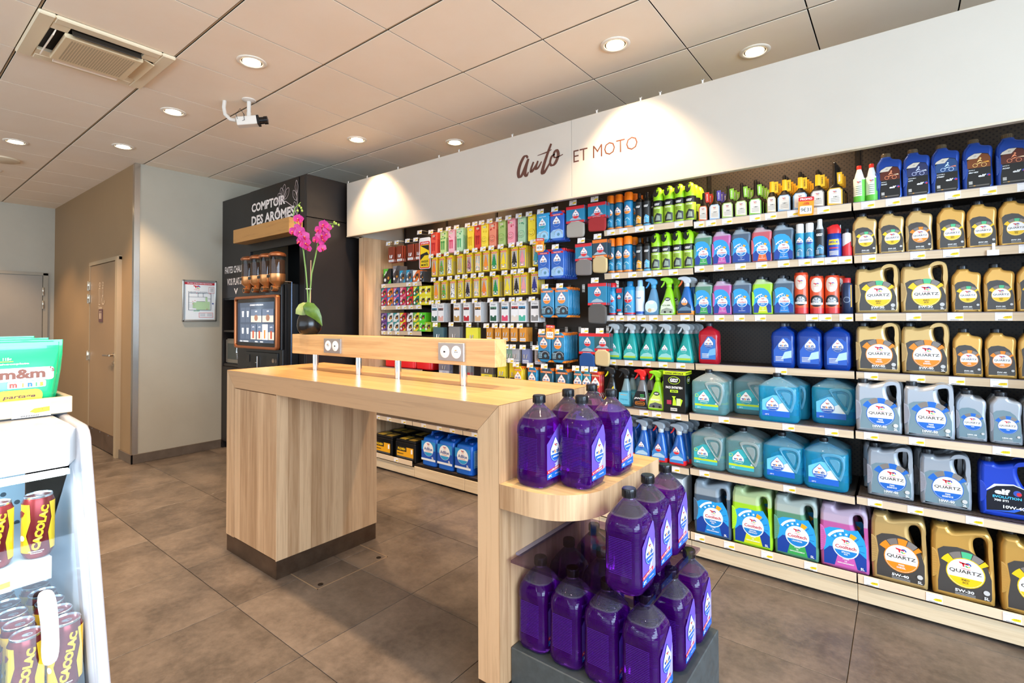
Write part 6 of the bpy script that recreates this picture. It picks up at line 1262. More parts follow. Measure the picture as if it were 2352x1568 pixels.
# batteries and additive-fluid canisters on the low shelf
def battery():
    r = empty('car_battery'); b = MB(); b.bbox(-.135, .135, -.085, .085, 0, .165, BLACK, .006); b.bbox(-.13, .13, -.08, .08, .165, .185, M('#141416', .35), .005)
    for k in range(14): b.box(-.125+.018*k, -.116+.018*k, -.088, -.085, .004, .016, BLACK)
    b.build('case', r, smooth=False)
    b = MB(); P = Print(b, -.086); P.strip(-.11, .11, .04, .125, M('#e8a51c', .4)); P.strip(-.11, .02, .085, .125, kk); P.text('FULMEN', -.045, .105, .022, M('#f2c41a', .4), .04, .1); P.strip(-.11, .11, .025, .04, M('#4a4a4c', .4)); P.strip(.08, .1, .075, .115, WHITE); P.text('Endurance', -.06, .065, .012, kk, .03, .08); b.build('printed_label', r, smooth=False)
    b = MB(); b.bbox(-.1, -.02, -.06, .05, .185, .188, M('#b99a3a', .4), .001); b.bbox(.02, .1, -.06, .05, .185, .188, M('#a8883a', .4), .001); b.build('top_label', r, smooth=False); 
    return r
for i, x in enumerate((-3.825, -3.51)):
    put('bat', battery, x, 3.13, .129, f'black car battery with yellow label, {["left", "right"][i]} one on the base shelf', 'car battery', 'car batteries', rz=0); put('bat', None, x, 3.32, .129, f'black car battery behind the {["left", "right"][i]} one', 'car battery', 'car batteries', rz=0)
def adblue():
    r = empty('fluid_canister'); w_, h_ = .18, .29; b = MB(); bl = M('#1a5fc0', .3)
    b.loft([(0, 0, 0, w_*.9, .2, .03), (.012, 0, 0, w_, .225, .035), (.2, 0, 0, w_, .225, .035), (.235, 0, .0, w_*.97, .2, .035), (.26, 0, .03, w_*.8, .12, .03)], bl, 5); b.build('body', r)
    b = MB(); cap_geo(b, .05, -.055, .232, .021, .03, M('#174fa8', .3)); b.build('cap', r)
    b = MB(); b.tube([(-.03, -.05, .225), (-.03, -.03, .275), (-.02, .05, .28), (-.01, .08, .245)], .013, bl); b.build('handle', r)
    b = MB(); P = Print(b, -.1135); P.strip(-.085, .085, .06, .215, M('#1b4fb0', .4)); P.strip(-.085, .085, .14, .215, M('#2f8fd0', .4)); P.strip(-.087, .087, .05, .068, M('#dfe6ec', .4)); P.poly(circ(0, .15, .062, n=28), M('#f1f2f2', .4)); P.poly(circ(0, .15, .06, n=16, a0=PI+.5, a1=2*PI-.5), M('#2f9ad0', .4)); P.text('AdBlue', 0, .152, .026, M('#1d3f8f', .4), .02, .1); logo_te(P, 0, .19, .018); P.text('5L', .055, .08, .018, WHITE, .03)
    P.text('BY TOTALENERGIES', 0, .13, .006, M('#e06a3a', .4), .02, .06); b.build('printed_label', r, smooth=False)
    b = MB(); P2 = Print(b, 0, Matrix.Translation((w_/2+.001, 0, 0)) @ RX); P2.strip(-.08, .08, .06, .2, M('#5f9fd0', .4))
    for k in range(9): P2.strip(-.07, .06, .08+.012*k, .084+.012*k, M('#c4dced', .4))
    b.build('side_label', r, smooth=False); return r
for i, x in enumerate((-3.222, -3.025, -2.82)):
    put('adb', adblue, x, 3.17, .129, f'blue five litre canister with round white label, {ORD[i]} of three on the base shelf', 'canister', 'blue fluid canisters', rz=0); put('adb', None, x+.01, 3.38-.02, .129, f'blue five litre canister behind the {ORD[i]} one', 'canister', 'blue fluid canisters', rz=0, kids=False) if False else None
for i, x in enumerate((-2.56, -2.35)): put('adb', None, x, 3.18, .129, f'blue five litre canister hidden by the counter leg, {["left", "right"][i]} one', 'canister', 'blue fluid canisters', rz=0)
b = MB(); b.bbox(-.12, .12, -.1, .1, 0, .04, M('#c8242c', .45), .003); P = Print(b, -.1); P.strip(-.1, .1, .008, .03, WHITE); o = b.build('red_carton', smooth=False); o.location = (-2.66, 3.2, .5035); tag(o, 'flat red carton on the low shelf seen under the counter top', 'carton')
# ================================================================== the oak counter
IX0, IX1, IY0, IY1, IZ = -3.258, -1.122, 1.405, 2.07, 1.094
ct = empty('oak_counter', (-2.19, 1.74, 0)); tag(ct, 'light oak bar counter with waterfall ends in the middle of the floor', 'counter')
OAKTOP = wood('oak_top', '#dcb076', '#b88a54', 'x', rough=.28, plank=.09)
OAKED = wood('oak_edge', '#c0946a', '#96704d', 'x', rough=.42, plank=.4)
b = MB(); b.add([(IX0, IY0, IZ), (IX1, IY0, IZ), (IX1-.1, IY0, IZ-.1), (IX0+.1, IY0, IZ-.1), (IX0, IY1, IZ), (IX1, IY1, IZ), (IX1-.1, IY1, IZ-.1), (IX0+.1, IY1, IZ-.1)], [(3, 2, 1, 0), (4, 5, 6, 7), (3, 7, 6, 2)], OAKED)
b.add([(IX0, IY0, IZ), (IX1, IY0, IZ), (IX1, IY1, IZ), (IX0, IY1, IZ)], [(0, 1, 2, 3)], OAKTOP); part(b, 'top_slab', ct, smooth=False)
G = .0012
b = MB(); b.add([(IX1, IY0, IZ-G), (IX1, IY0, .1), (IX1-.1, IY0, .1), (IX1-.1, IY0, IZ-.1-G), (IX1, IY1, IZ-G), (IX1, IY1, .1), (IX1-.1, IY1, .1), (IX1-.1, IY1, IZ-.1-G)], [(0, 3, 2, 1), (4, 5, 6, 7), (0, 1, 5, 4), (3, 7, 6, 2), (2, 6, 5, 1)], OAKV); part(b, 'right_leg_panel', ct, smooth=False)
b = MB(); b.add([(IX0, IY0, IZ-G), (IX0, IY0, .1), (IX0+.1, IY0, .1), (IX0+.1, IY0, IZ-.1-G), (IX0, IY1, IZ-G), (IX0, IY1, .1), (IX0+.1, IY1, .1), (IX0+.1, IY1, IZ-.1-G)], [(0, 1, 2, 3), (4, 7, 6, 5), (0, 4, 5, 1), (3, 2, 6, 7), (2, 1, 5, 6)], OAKV); part(b, 'left_leg_panel', ct, smooth=False)
b = MB(); b.box(IX0+.101, -2.662, IY0+.02, IY1, .1, IZ-.101, OAKV); b.box(-2.668, -2.66, IY0, IY1, .1, IZ-.101, OAKV); part(b, 'cupboard', ct, smooth=False)
b = MB(); b.bbox(IX0+.104, -2.672, IY0+.001, IY0+.019, .103, IZ-.105, OAKV, .001); part(b, 'cupboard_door', ct, smooth=False)
KICK = noisy('scuffed_bronze_kick', '#5a4637', '#6f5a48', 14, .33, .1, .75, .05)
b = MB(); b.box(IX0+.002, -2.664, IY0+.004, IY1-.004, 0, .0985, KICK); part(b, 'kick_plate', ct, smooth=False)
b = MB(); b.box(IX1-.098, IX1-.002, IY0+.002, IY1-.002, 0, .0985, KICK); part(b, 'kick_plate', ct, smooth=False)
# raised socket beam on four chrome posts
BEAM = wood('oak_beam', '#d8b078', '#b0824e', 'x', rough=.36, plank=.06)
b = MB(); b.bbox(-3.03, -1.377, 1.70, 1.78, 1.19, 1.31, BEAM, .0015); part(b, 'socket_beam', ct, smooth=False)
for x in (-2.83, -2.395, -2.06, -1.598):
    b = MB(); b.lathe([(.017, 0), (.017, .095)], CHROME, (x, 1.74, IZ+.0005), 20); part(b, 'chrome_post', ct)
for xc, usb_right in ((-2.583, True), (-1.634, False)):
    b = MB(); b.bbox(-.082, .082, -.009, 0, -.042, .042, M('#9a9088', .3, .3), .0015); b.bbox(.078, .084, -.0095, 0, -.042, .042, M('#c9c9cc', .2, .8), .0008)
    o = part(b, 'socket_plate', ct, smooth=False); o.location += Vector((xc, 1.70, 1.249))
    for k, sx in enumerate((-.036, .036)):
        usb = (k == 1) == usb_right
        b = MB(); T = Matrix.Translation((sx, -.0095, 0)) @ Matrix.Rotation(PI/2, 4, 'X')
        if usb: b.lathe([(.029, 0), (.029, .002), (.026, .0035), (0, .0035)], M('#f3f1ee', .3), T=T, n=28, capt=False); P = Print(b, -.0132); P.strip(sx-.006, sx+.006, -.004, .004, kk); P.strip(sx-.003, sx+.003, -.018, -.014, M('#c9c6c2', .4))
        else: b.lathe([(.029, 0), (.029, .002), (.026, .0045), (.022, .0045), (.021, .0005), (0, .0005)], M('#f3f1ee', .3), T=T, n=28, capt=False); P = Print(b, -.0102); P.poly(circ(sx-.006, 0, .0028, n=8), kk); P.poly(circ(sx+.006, 0, .0028, n=8), kk); b.lathe([(.0025, 0), (.0025, .008)], M('#c9a25a', .25, .8), T=Matrix.Translation((sx, -.0095, .008)) @ Matrix.Rotation(PI/2, 4, 'X'), n=8)
        u = b.build('usb_outlet' if usb else 'power_outlet', o)
# side shelf with rounded corner, grey base
def rshelf(x0, x1, y0, y1, r, n=10):
    return [(x0, y0)]+[(x1-r+r*math.sin(PI/2*k/n), y0+r-r*math.cos(PI/2*k/n)) for k in range(n+1)]+[(x1, y1), (x0, y1)]
def slab(b, pts, z0, z1, mt, mside=None):
    N = len(pts); b.add([(x, y, z1) for x, y in pts], [tuple(range(N))], mt); b.add([(x, y, z0) for x, y in pts]+[(x, y, z1) for x, y in pts], [tuple(range(N-1, -1, -1))]+[(i, (i+1) % N, N+(i+1) % N, N+i) for i in range(N)], mside or mt)
b = MB(); slab(b, rshelf(IX1+.001, -.80, IY0, 2.07, .2), .733, .818, OAKX, OAKV); part(b, 'display_shelf', ct, smooth=True, angle=30)
GREYB = noisy('speckled_grey_base', '#3c4040', '#4a4f50', 30, .45, .1, bump=.05)
b = MB(); b.bbox(IX1+.001, -.56, 1.467, 2.03, .001, .22, GREYB, .003); o = b.build('grey_base_box', smooth=False); tag(o, 'dark grey speckled box under the lower screenwash bottles', 'base box')
b = MB(); slab(b, rshelf(-1.10, -.60, 1.441, 1.95, .03), .536, .545, glass('tinted_acrylic', '#cfc2d6', .03, .05)); 
for p in ((-1.0, 1.92),): pass
part(b, 'acrylic_shelf', ct, smooth=False)
b = MB(); b.box(-1.1, -1.085, 1.941, 1.95, .545, .732, M('#8d8798', .2)) ; b.box(-1.121, -1.1, 1.5, 1.9, .536, .545, M('#8d8798', .2)); part(b, 'shelf_bracket', ct, smooth=False)

# purple screenwash bottles: label side faces the aisle on the right (+X)
def purple():
    w_, d_, h_ = .15, .125, .31
    def mk():
        r = empty('screenwash_bottle'); b = MB(); mt = liquid('purple5', '#590b86', '#efe8f1', .236, .78, .03, trans_high=.96)
        b.loft([(.008, 0, 0, w_*.7, d_*.66, .03), (0, 0, 0, w_*.82, d_*.8, .035), (.006, 0, 0, w_*.93, d_*.92, .035), (.022, 0, 0, w_, d_, .035), (.05, 0, 0, w_*.985, d_*.985, .033), (.056, 0, 0, w_*.96, d_*.965, .03), (.175, 0, 0, w_*.95, d_*.955, .03), (.181, 0, 0, w_*.975, d_*.98, .032),
                (.205, 0, 0, w_*.965, d_*.97, .034), (.222, 0, 0, w_*.9, d_*.92, .036), (.245, 0, 0, w_*.68, d_*.72, .036), (.262, 0, 0, w_*.44, d_*.5, .028), (.274, 0, 0, .042, .042, .02), (.279, 0, 0, .036, .036, .018), (.286, 0, 0, .036, .036, .018)], mt, 6); b.build('body', r, angle=55)
        b = MB(); gm = M('#5a2a9a', .1, trans=.4, ior=1.3)
        for i in range(22):
            for sx in (-1, 1): b.box(sx*(w_/2*.95)-.0008, sx*(w_/2*.95)+.0008, -.038, .038, .06+.0052*i, .0618+.0052*i, gm)
        for i in range(9): b.box(-.04+.004*i, -.0385+.004*i, -d_/2*.955-.001, -d_/2*.94, .175-.002*i, .215-.001*i, gm)
        o = b.build('grip_texture', r, smooth=False); o['kind'] = 'stuff'
        b = MB(); cap_geo(b, 0, 0, .284, .0225, .026, M('#131216', .2), 26); b.lathe([(.0235, 0), (.0235, .004)], M('#131216', .2), (0, 0, .283), 24); b.build('cap', r)
        b = MB(); P = Print(b, -d_/2*.99); vio = M('#6a4fb3', .35)
        P.poly([(-.046, .03), (.056, .03), (.054, .17), (.044, .205), (.036, .21), (-.046, .15)], vio); P.poly([(-.01, .03), (.04, .12), (.056, .15), (.056, .06), (.02, .03)], M('#a79bd6', .35), .3); P.poly([(-.04, .052), (.0, .06), (.05, .125), (.02, .065)], M('#cfcbea', .35), .3)
        P.poly([(-.046, .03), (.056, .03), (.056, .055), (-.046, .047)], M('#1f5fc0', .4)); P.poly([(-.046, .049), (.036, .057), (.036, .068), (-.046, .06)], rd); P.text('4L + 1 LITRE OFFERT', -.006, .0585, .006, WHITE, .03, .07, rot=.1); P.text('-20°C', -.03, .04, .009, WHITE, .03, .022); P.text('LAVE-GLACE HIVER', .02, .042, .004, WHITE, .01, .035)
        logo_wash(P, .006, .118, .031, '#1f5bb5'); P.text('ANTIGEL', .006, .078, .004, WHITE, .01, .018)
        b.build('printed_label', r, smooth=False); return r
    return mk
PG = 'purple five litre screenwash bottles'
for i, (x, y, lab) in enumerate([(-1.02, 1.508, 'nearest the counter end at the front of the display shelf'), (-.892, 1.588, 'at the front corner of the display shelf'), (-1.012, 1.696, 'second from the front, against the counter end'), (-.878, 1.79, 'at the right rear of the display shelf'), (-1.008, 1.878, 'furthest back on the display shelf')]):
    place('purple', purple(), (x, y, .8185), 'purple screenwash bottle '+lab, 'screenwash bottle', PG, rz=PI/2)
for i, (x, y) in enumerate([(-.695, 1.54), (-.702, 1.71), (-.70, 1.872)]):
    place('purple', None, (x, y, .5455), f'purple screenwash bottle, {["front", "middle", "rear"][i]} one standing on the clear shelf', 'screenwash bottle', PG, rz=PI/2)
for i, (x, y, lab) in enumerate([(-1.05, 1.556, 'front left'), (-.916, 1.556, 'second in the front row'), (-.782, 1.556, 'third in the front row'), (-.648, 1.556, 'front right'), (-1.045, 1.75, 'left of the middle row'), (-.9, 1.75, 'centre of the middle row'), (-.64, 1.76, 'right of the middle row'), (-1.035, 1.94, 'rear left'), (-.78, 1.94, 'centre rear'), (-.64, 1.945, 'rear right')]):
    place('purple', None, (x, y, .2215), f'purple screenwash bottle on the grey box, {lab}', 'screenwash bottle', PG, rz=PI/2)

# ================================================================== orchid on the socket beam
orc = empty('orchid', (-2.9, 1.74, 1.3105)); tag(orc, 'magenta orchid in a round black pot on the socket beam', 'plant')
b = MB(); b.lathe([(.03, 0), (.052, .004), (.068, .025), (.074, .055), (.070, .09), (.06, .118), (.056, .118), (.05, .09)], M('#17130f', .22), n=32, capt=False); b.lathe([(.054, .105), (.0, .108)], M('#3a2c1e', .9), n=24, capb=False, capt=False); b.build('pot', orc)
RV = Vector((math.cos(YAW), math.sin(YAW), 0)); FV = Vector((math.sin(YAW), -math.cos(YAW), 0))
def pp(dx, z, f=0.): return RV*(dx*.00272)+FV*f+Vector((0, 0, z*.00272))
GRN = M('#6f8f3a', .45); GRN2 = M('#93a847', .45)
s1 = [pp(-2, 40), pp(-4, 90), pp(-8, 140), pp(-14, 190), pp(-22, 235, .01), pp(-31, 255, .02), pp(-35, 275, .02), pp(-30, 290, .02), pp(-18, 302, .02)]
s2 = [pp(-1, 40), pp(1, 90), pp(5, 140), pp(14, 180), pp(19, 200, .01), pp(24, 222, .02), pp(36, 245, .03), pp(50, 252, .03), pp(66, 250, .03)]
for i, st_ in enumerate((s1, s2)):
    b = MB(); b.tube(st_, [.0045]*4+[.0035]*3+[.0025, .002], GRN, 8)
    if i == 0: b.tube([pp(-22, 235, .01), pp(-12, 243, .03)], .002, GRN, 6); b.tube([pp(-13, 192), pp(-5, 200, .02)], .002, GRN, 6)
    else: b.tube([pp(17, 190), pp(26, 203, .02)], .002, GRN, 6)
    b.build('stem', orc)
b = MB(); b.tube([pp(2, 40), pp(3, 170)], .003, M('#b98f6a', .6), 8); b.tube([pp(-8, 104), pp(4, 104)], .0035, M('#d8cfc4', .5), 6); b.build('support_stake', orc)
def leaf_mesh(pts_c, wds, mt, fold=.25):
    b = MB(); vs = []; fs = []
    for i, (p, w_) in enumerate(zip(pts_c, wds)):
        t = (pts_c[min(i+1, len(pts_c)-1)]-pts_c[max(i-1, 0)]).normalized(); sd = t.cross(FV).normalized()
        for k in (-2, -1, 0, 1, 2): vs.append(p+sd*w_*k/2+FV*(-abs(k)*w_*fold*.5)+Vector((0, 0, 0)))
    n = len(pts_c)
    for i in range(n-1):
        for k in range(4): fs.append((i*5+k, i*5+k+1, (i+1)*5+k+1, (i+1)*5+k))
    m0 = len(vs); vs2 = [v-FV*.0015 for v in vs]; fs += [tuple(m0+q for q in reversed(f)) for f in fs]
    b.add(vs+vs2, fs, mt); return b
leaf_mesh([pp(0, 70, .02), pp(-3, 66, .03), pp(-9, 60, .04), pp(-14, 52, .045), pp(-16, 44, .04)], [.006, .028, .036, .034, .03], noisy('pale_leaf', '#7d8f4a', '#a9ad6a', 20, .5, .05), .2).build('leaf', orc)
leaf_mesh([pp(-6, 60, .06), pp(0, 61, .07), pp(10, 57, .075), pp(20, 48, .07), pp(28, 36, .06), pp(33, 26, .055), pp(36, 19, .05)], [.01, .034, .042, .036, .022, .009, .001], noisy('green_leaf', '#3f5a1a', '#5f7f2a', 20, .35, .05), .3).build('leaf', orc)
MAG = noisy('magenta_petal', '#a8106a', '#cf2a86', 40, .5, .05); MAG2 = noisy('red_magenta_petal', '#b80f3f', '#d8204f', 40, .5, .05)
def flower():
    r = bpy.data.objects.new('flower', None)
    b = MB()
    def pet(a, L, w_, cup, mt):
        vs = []; fs = []; n = 6
        for i in range(n+1):
            u = i/n; ww = w_*math.sin(PI*min(1, u*.93+.07))**.7*(.45+.55*math.sin(PI*u*.9))
            for k in (-1, 0, 1):
                x = L*u; y = ww*k; z = cup*(u*u)*L+abs(k)*.18*ww
                vs.append((x*math.cos(a)-y*math.sin(a), -z-.001, x*math.sin(a)+y*math.cos(a)))
        for i in range(n):
            for k in (0, 1): fs.append((i*3+k, i*3+k+1, (i+1)*3+k+1, (i+1)*3+k))
        b.add(vs, fs, mt)
    for a, L, w_ in ((90, .034, .013), (205, .032, .012), (335, .032, .012)): pet(math.radians(a), L, w_, .15, MAG)
    for a in (20, 160): pet(math.radians(a), .036, .021, .1, MAG)
    o = b.build('flower'); 
    b = MB(); b.lathe([(.003, 0), (.006, .006), (.004, .014), (.0, .017)], MAG2, T=Matrix.Translation((0, -.001, -.002)) @ Matrix.Rotation(PI/2, 4, 'X'), n=10); b.tube([(0, -.008, -.004), (0, -.014, -.014), (0, -.01, -.022)], [.006, .005, .001], MAG2, 8); b.lathe([(.003, 0), (.0, .003)], M('#e8a93a', .5), T=Matrix.Translation((0, -.017, 0)) @ Matrix.Rotation(PI/2, 4, 'X'), n=8)
    b.build('flower_lip', o); bpy.data.objects.remove(r); o.parent = orc; return o
fl0 = None
for i, (dx, z, f, ry, rz, s) in enumerate([(-21, 262, .03, .2, .6, 1.0), (-16, 254, .02, -1.2, -.3, .8), (-32, 233, .03, .4, .3, 1.0), (-18, 232, .03, -.6, .9, 1.1), (-9, 222, .03, -.3, 1.2, 1.1), (-16, 210, .035, .9, .2, 1.0), (-4, 206, .03, -.8, .8, 1.1), (-2, 196, .02, .3, 1.5, .8), (-27, 243, .02, 1.4, .9, .8),
        (38, 248, .04, .2, .5, 1.0), (45, 240, .03, -.7, 1.0, .9), (26, 236, .04, .5, .2, .9), (32, 224, .03, -.2, .9, 1.15), (36, 214, .03, -.9, .6, 1.0), (20, 214, .04, .3, .1, .85), (30, 232, .02, 1.2, .4, .9), (32, 195, .03, -.5, 1.2, .9), (40, 228, .02, .8, 1.3, .9)]):
    if fl0 is None: fl0 = flower(); o = fl0
    else:
        o = fl0.copy(); C.objects.link(o)
        for ch in fl0.children: c = ch.copy(); C.objects.link(c); c.parent = o
    o.location = pp(dx, z, f); o.rotation_euler = (0, ry, YAW+rz-.6); o.scale = (s, s, s)
for dx, z in ((-20, 293), (-16, 288), (-24, 282), (-14, 282), (56, 246), (64, 252), (70, 249), (60, 255)):
    b = MB(); b.lathe([(.001, -.008), (.006, -.004), (.007, .001), (.004, .007), (.0, .009)], GRN2, n=10, capt=False); b.build('bud', orc, loc=pp(dx, z, .025))

# ================================================================== refrigerated display, lower left
fx = empty('display_fridge', (-1.7, -.1, 0)); tag(fx, 'white glass-fronted refrigerated display cut by the left edge', 'fridge')
FW = M('#bdbbb9', .25, coat=.2); FIN = M('#b9c8d0', .35); FE = .314
gl = glass('fridge_glass', '#eef7fa', .02)
b = MB(); b.bbox(-1.99, -1.395, -.75, FE-.02, 1.09, 1.18, FW, .012); part(b, 'canopy', fx, smooth=False)
ed = [(-1.99, 1.180), (-1.41, 1.180), (-1.372, 1.162), (-1.362, 1.12), (-1.19, .62), (-1.155, .55), (-1.155, .1), (-1.99, .1)]
def endframe(y0, y1):
    b = MB(); inn = [(-1.93, 1.10), (-1.44, 1.10), (-1.425, 1.085), (-1.25, .60), (-1.25, .56), (-1.93, .56)]
    b.outline([chaikin(ed, 1)[::-1], inn], y1-y0, .008, M('#adacb2', .25, coat=.2), y=(y0+y1)/2); part(b, 'end_frame', fx)
    b = MB(); b.box(-1.97, -1.2, (y0+y1)/2-.003, (y0+y1)/2+.003, .5, .56, FIN); 
    b.add([(x, (y0+y1)/2, z) for x, z in inn], [tuple(range(len(inn)))], gl); part(b, 'end_glass', fx, smooth=False)
endframe(FE-.02, FE); endframe(-.785, -.75)
b = MB(); b.bbox(-1.99, -1.165, -.75, FE-.036, .1, .56, FW, .008); b.box(-1.96, -1.2, -.72, FE-.06, 0, .1, BLACK); b.box(-1.94, -1.24, -.748, FE-.037, .56, .72, FIN) if False else None; part(b, 'lower_body', fx, smooth=False)
b = MB(); b.box(-1.94, -1.235, -.748, FE-.037, .565, .68, FIN); part(b, 'deck', fx, smooth=False)
FPEG = peg('perforated_white_liner', '#a9c3d0', '#2f4a58', .05, .0055, (1, 2))
b = MB(); b.box(-1.96, -1.945, -.748, FE-.037, .56, 1.09, M('#d4e2ea', .4)); b.box(-1.74, -1.735, -.748, FE-.05, .68, 1.09, FPEG); part(b, 'liner', fx, smooth=False)
b = MB(); b.box(-1.72, -1.42, -.748, FE-.055, .895, .901, M('#e2eaee', .3)); b.box(-1.422, -1.417, -.748, FE-.055, .858, .903, M('#e9eff2', .25)); sf = part(b, 'wire_shelf', fx, smooth=False)
b = MB(); make_tag_geo(b, Matrix.Translation((-1.416, .16, .857)) @ RX, .075, .042); b.build('price_label', sf, smooth=False)
b = MB(); b.add([(-1.376, -.75, 1.088), (-1.376, FE-.036, 1.088), (-1.205, FE-.036, .60), (-1.205, -.75, .60)], [(0, 1, 2, 3)], gl); b.box(-1.39, -1.372, -.75, FE-.036, 1.08, 1.09, M('#b9c6c4', .3)); gp_ = part(b, 'front_glass', fx, smooth=False)
b = MB(); TH = Matrix.Translation((-1.262, .226, .83)) @ Matrix.Rotation(-.34, 4, 'Y') @ RX
b.outline([chaikin([(-.012, -.06), (.0, -.068), (.014, -.06), (.016, 0), (.014, .055), (.0, .066), (-.014, .058), (-.008, 0)], 2)], .018, .006, M('#f3f0ee', .3), TH); b.build('handle', gp_)
b = MB(); b.box(-1.40, -1.392, -.75, FE-.04, 1.075, 1.088, M('#f4fbff', .3, emit=7)); part(b, 'light_tube', fx, smooth=False)
l = area('fridge_light', (-1.42, -.22, 1.07), (0, -.5, 0), .03, .9, 3.2, (.82, .93, 1)); l.parent = fx; l.location -= Vector(fx.location)
b = MB(); b.bbox(-1.245, -1.222, -.74, FE-.04, .565, .695, M('#dfe7ea', .3), .003); part(b, 'front_sill', fx, smooth=False)
# cans
def canm(kind):
    def mk():
        R, h_ = .0265, .128; r = empty('drink_can'); b = MB()
        body = M('#7a1f1f', .25, .5) if kind == 'c' else M('#17191a', .25, .5)
        b.lathe([(R*.8, 0), (R*.86, .003), (R, .012), (R, h_-.014), (R*.86, h_-.003)], body, n=28); b.build('body', r)
        b = MB(); al = M('#c9ced2', .2, .9); b.lathe([(R*.87, h_-.004), (R*.9, h_), (R*.86, h_+.001), (R*.82, h_-.004), (R*.3, h_-.0045), (.0, h_-.0045)], al, n=28, capb=False, capt=False); b.build('lid', r)
        b = MB(); b.outline([circ(0, 0, .008, .006, 14), circ(.003, 0, .003, .0025, 10)[::-1]], .001, 0, al, Matrix.Translation((.002, 0, h_-.003)) @ Matrix.Rotation(-PI/2, 4, 'X')); b.build('ring_pull', r)
        b = MB(); P = Print(b, 0, r=R+.0004); yl = M('#f0c020', .35)
        if kind == 'c':
            P.poly([(-.055, .014), (-.008, .014), (-.018, .05), (-.010, .08), (-.012, .114), (-.055, .114)], yl, .05)
            P.poly([(.024, .014), (.055, .014), (.055, .114), (.021, .114), (.026, .08), (.019, .05)], yl, .05)
            P.text('CACOLAC', .006, .064, .014, yl, .06, .092, rot=PI/2-.18); P.strip(-.012, .012, .016, .0175, WHITE, 4); P.strip(-.009, .009, .0125, .0138, WHITE, 4)
            P.poly([(-.036, .085), (-.026, .09), (-.02, .098), (-.028, .102), (-.038, .098)], M('#7a1f1f', .4)); P.poly(circ(-.026, .045, .006, n=12), WHITE)
        else:
            br = M('#6a2424', .4); P.strip(-.06, .06, .09, .112, br, 16); P.text('ESPRESSO+LAIT/MILK', .0, .1, .005, WHITE, .02, .05); P.text('STARBUCKS', .0, .085, .006, WHITE, .02, .034); P.text('TRIPLESHOT', .0, .074, .010, WHITE, .04, .05); P.text('ESPRESSO', 0, .064, .005, WHITE, .02, .03)
            for a in range(0, 360, 15): P.poly([(.015*math.cos(math.radians(a)), .036+.015*math.sin(math.radians(a))), (.024*math.cos(math.radians(a-2)), .036+.024*math.sin(math.radians(a-2))), (.024*math.cos(math.radians(a+2)), .036+.024*math.sin(math.radians(a+2)))], WHITE, .02)
            P.poly(circ(0, .036, .0135, n=20), M('#1f5f45', .4)); P.poly(circ(0, .036, .004, n=12), WHITE); P.poly([(-.004, .041), (-.005, .047), (-.002, .044), (0, .048), (.002, .044), (.005, .047), (.004, .041)], WHITE, .1); P.poly([(-.009, .026), (-.011, .034), (-.005, .031), (0, .026), (.005, .031), (.011, .034), (.009, .026), (0, .023)], WHITE, .1)
        b.build('printed_label', r, smooth=False); return r
    return mk
RZC = PI/2-.25
for ci, y in enumerate((.262, .204)):
    for k in range(5):
        place('canc', canm('c'), (-1.312-.056*k, y-.002*k, .6805), f'maroon and yellow chocolate drink can, {ORD[ci] if ci else "right"} column, {["front", "second", "third", "fourth", "rear"][k]} one', 'drink can', 'drink cans on the fridge deck', rz=RZC+random.uniform(-.12, .12))
for k in range(3):
    place('cans', canm('s'), (-1.322-.056*k, .146, .6805), f'black and maroon espresso drink can, third column, {["front", "second", "rear"][k]} one', 'drink can', 'drink cans on the fridge deck', rz=RZC)
for i, y in enumerate((.243, .178)):
    place('canc', None, (-1.455, y, .902), f'maroon and yellow chocolate drink can, {["right", "left"][i]} one on the fridge shelf', 'drink can', 'drink cans on the fridge shelf', rz=RZC)
# wooden tray with sweet bags on top
tr = empty('wooden_tray', (-1.7, 0, 1.1805)); tag(tr, 'pale wooden tray of sweet bags on top of the fridge', 'tray')
TW = wood('tray_oak', '#d9c6a8', '#bda385', 'y', rough=.5, plank=.3)
def tp(x0, x1, y0, y1, z0, z1, nm, mt=TW): b = MB(); b.bbox(x0, x1, y0, y1, z0, z1, mt, .001); part(b, nm, tr, smooth=False)
tp(-1.562, -1.55, -.55, .317, 1.184, 1.222, 'front_board'); tp(-1.95, -1.5625, .305, .317, 1.184, 1.222, 'side_board'); tp(-1.95, -1.5625, -.55, .304, 1.184, 1.19, 'tray_floor')
b = MB(); b.box(-1.94, -1.56, -.54, .31, 1.1805, 1.184, M('#3a3836', .5)); make_tag_geo(b, Matrix.Translation((-1.5495, .245, 1.183)) @ RX, .066, .037); part(b, 'price_label', tr, smooth=False)
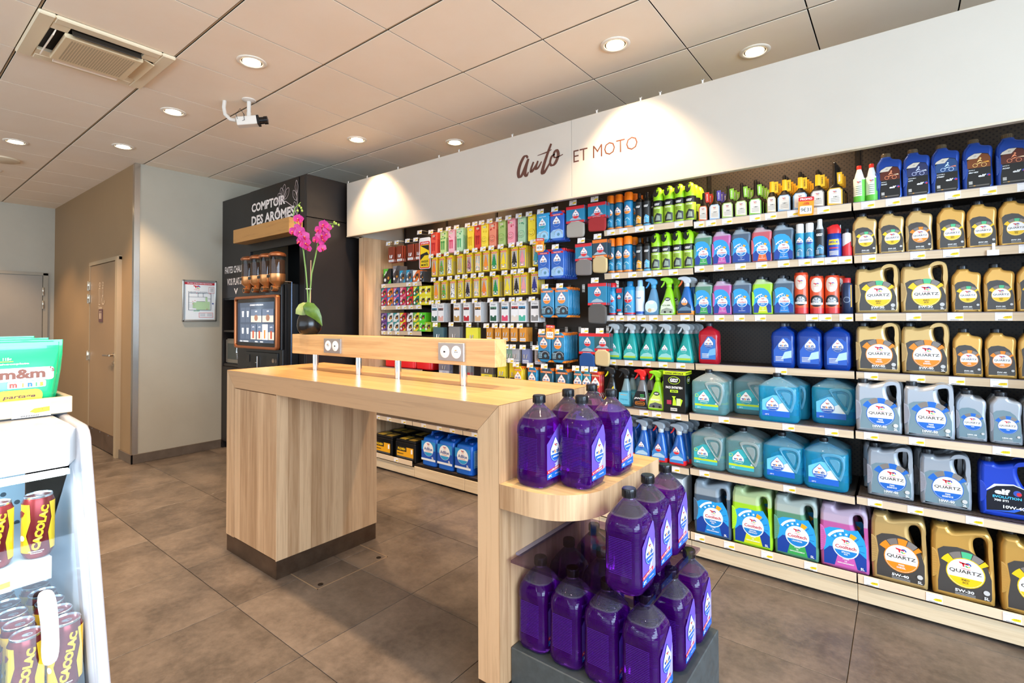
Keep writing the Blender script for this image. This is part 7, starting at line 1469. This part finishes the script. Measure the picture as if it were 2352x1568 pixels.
def bag(c1, name2, word='mini'):
    def mk():
        w_, h_ = .125, .155; b = MB(); mt = M(c1, .22, coat=.5)
        secs = []
        for z, d_, ww in ((0, .012, .78), (.008, .03, .8), (.04, .036, .87), (.08, .03, .95), (.12, .016, 1.0), (.132, .004, 1.0), (h_, .002, 1.01)): secs.append((z, 0, 0, w_*ww, d_, d_*.45))
        b.loft(secs, mt, 3); r = b.build('sweet_bag', angle=60)
        b = MB(); P = Print(b, -.0195)
        br, wh = M('#7a3f22', .4), WHITE
        P.poly(rrect(-.046, .05, .068, .098, .006), wh); P.text('m&m', -.004, .084, .022, br, .04, .078); P.text("'s", .047, .092, .012, br, .03)
        P.poly(rrect(-.03, .036, .052, .067, .003), wh, .5)
        for t, x, c in (('m', -.02, '#e0452f'), ('i', -.004, '#f08a2a'), ('n', .008, '#2a6fd0'), ('i', .019, '#3fae5a'), ('s', .028, '#f0c41c')): P.text(t, x, .0585, .0095, M(c, .4), .05)
        P.poly(rrect(-.05, .03, .018, .048, .013), M('#f5cf1c', .35)); P.text('partage', -.01, .032, .0095, M('#5a2a14', .4), .03, .055, shear=.2); P.text('Qui aime bien,', -.01, .042, .004, M('#9a6a1a', .4), 0, .034); P.text('bien', -.01, .0225, .004, M('#9a6a1a', .4), 0)
        for x, z, c in ((-.025, .008, '#d8242c'), (-.017, .006, '#2a6fd0'), (-.008, .009, '#3fae5a'), (0, .006, '#f0c41c'), (.01, .007, '#d8242c')): P.poly(circ(x, z, .004, n=10), M(c, .25), .2)
        P.k += 1; P.y = -.012; P.text('115g', -.03, .118, .008, wh, .04); P.text('chocoplate', -.018, .107, .005, wh, .04, .05); P.strip(-.05, -.02, .1125, .114, M('#f08a2a', .4))
        b.build('printed_label', r, smooth=False)
        b = MB(); b.loft([(0, 0, 0, w_*1.0, .003, .001), (.008, 0, 0, w_*1.0, .003, .001)], mt, 2, T=Matrix.Translation((0, 0, h_-.008))); b.build('top_seal', r, smooth=False); return r
    return mk
GR = '#1fb877'
for i, (x, y, rz_, c, key, lab) in enumerate([(-1.60, .238, PI/2+.02, GR, 'bagg', 'green sweet bag at the front of the tray'), (-1.645, .253, PI/2-.06, GR, 'bagg', 'green sweet bag just behind the front one, sticking out at right'), (-1.69, .235, PI/2+.05, GR, 'bagg', 'green sweet bag third from the front'), (-1.735, .215, PI/2, GR, 'bagg', 'green sweet bag furthest back, standing highest'), (-1.605, .10, PI/2-.04, '#1f6fd0', 'bagb', 'blue sweet bag at the left edge'), (-1.65, .09, PI/2, '#1f6fd0', 'bagb', 'blue sweet bag behind the front blue one')]):
    o = place(key, bag(c, ''), (x, y, 1.195+.004*i if i < 4 else 1.195), lab, 'sweet bag', 'sweet bags in the tray', rz=rz_)
    o.rotation_euler.x = 0; 
b = MB(); b.bbox(-.035, .035, -.03, .03, 0, .22, M('#1c2f9a', .35), .003); P = Print(b, -.03); P.strip(-.03, .03, .02, .18, M('#c9c6cc', .3, .3)); o = b.build('snack_box', smooth=False); o.location = (-1.79, .085, 1.1905); o.rotation_euler.z = PI/2; tag(o, 'dark blue and silver snack box at the left edge behind the bags', 'box')
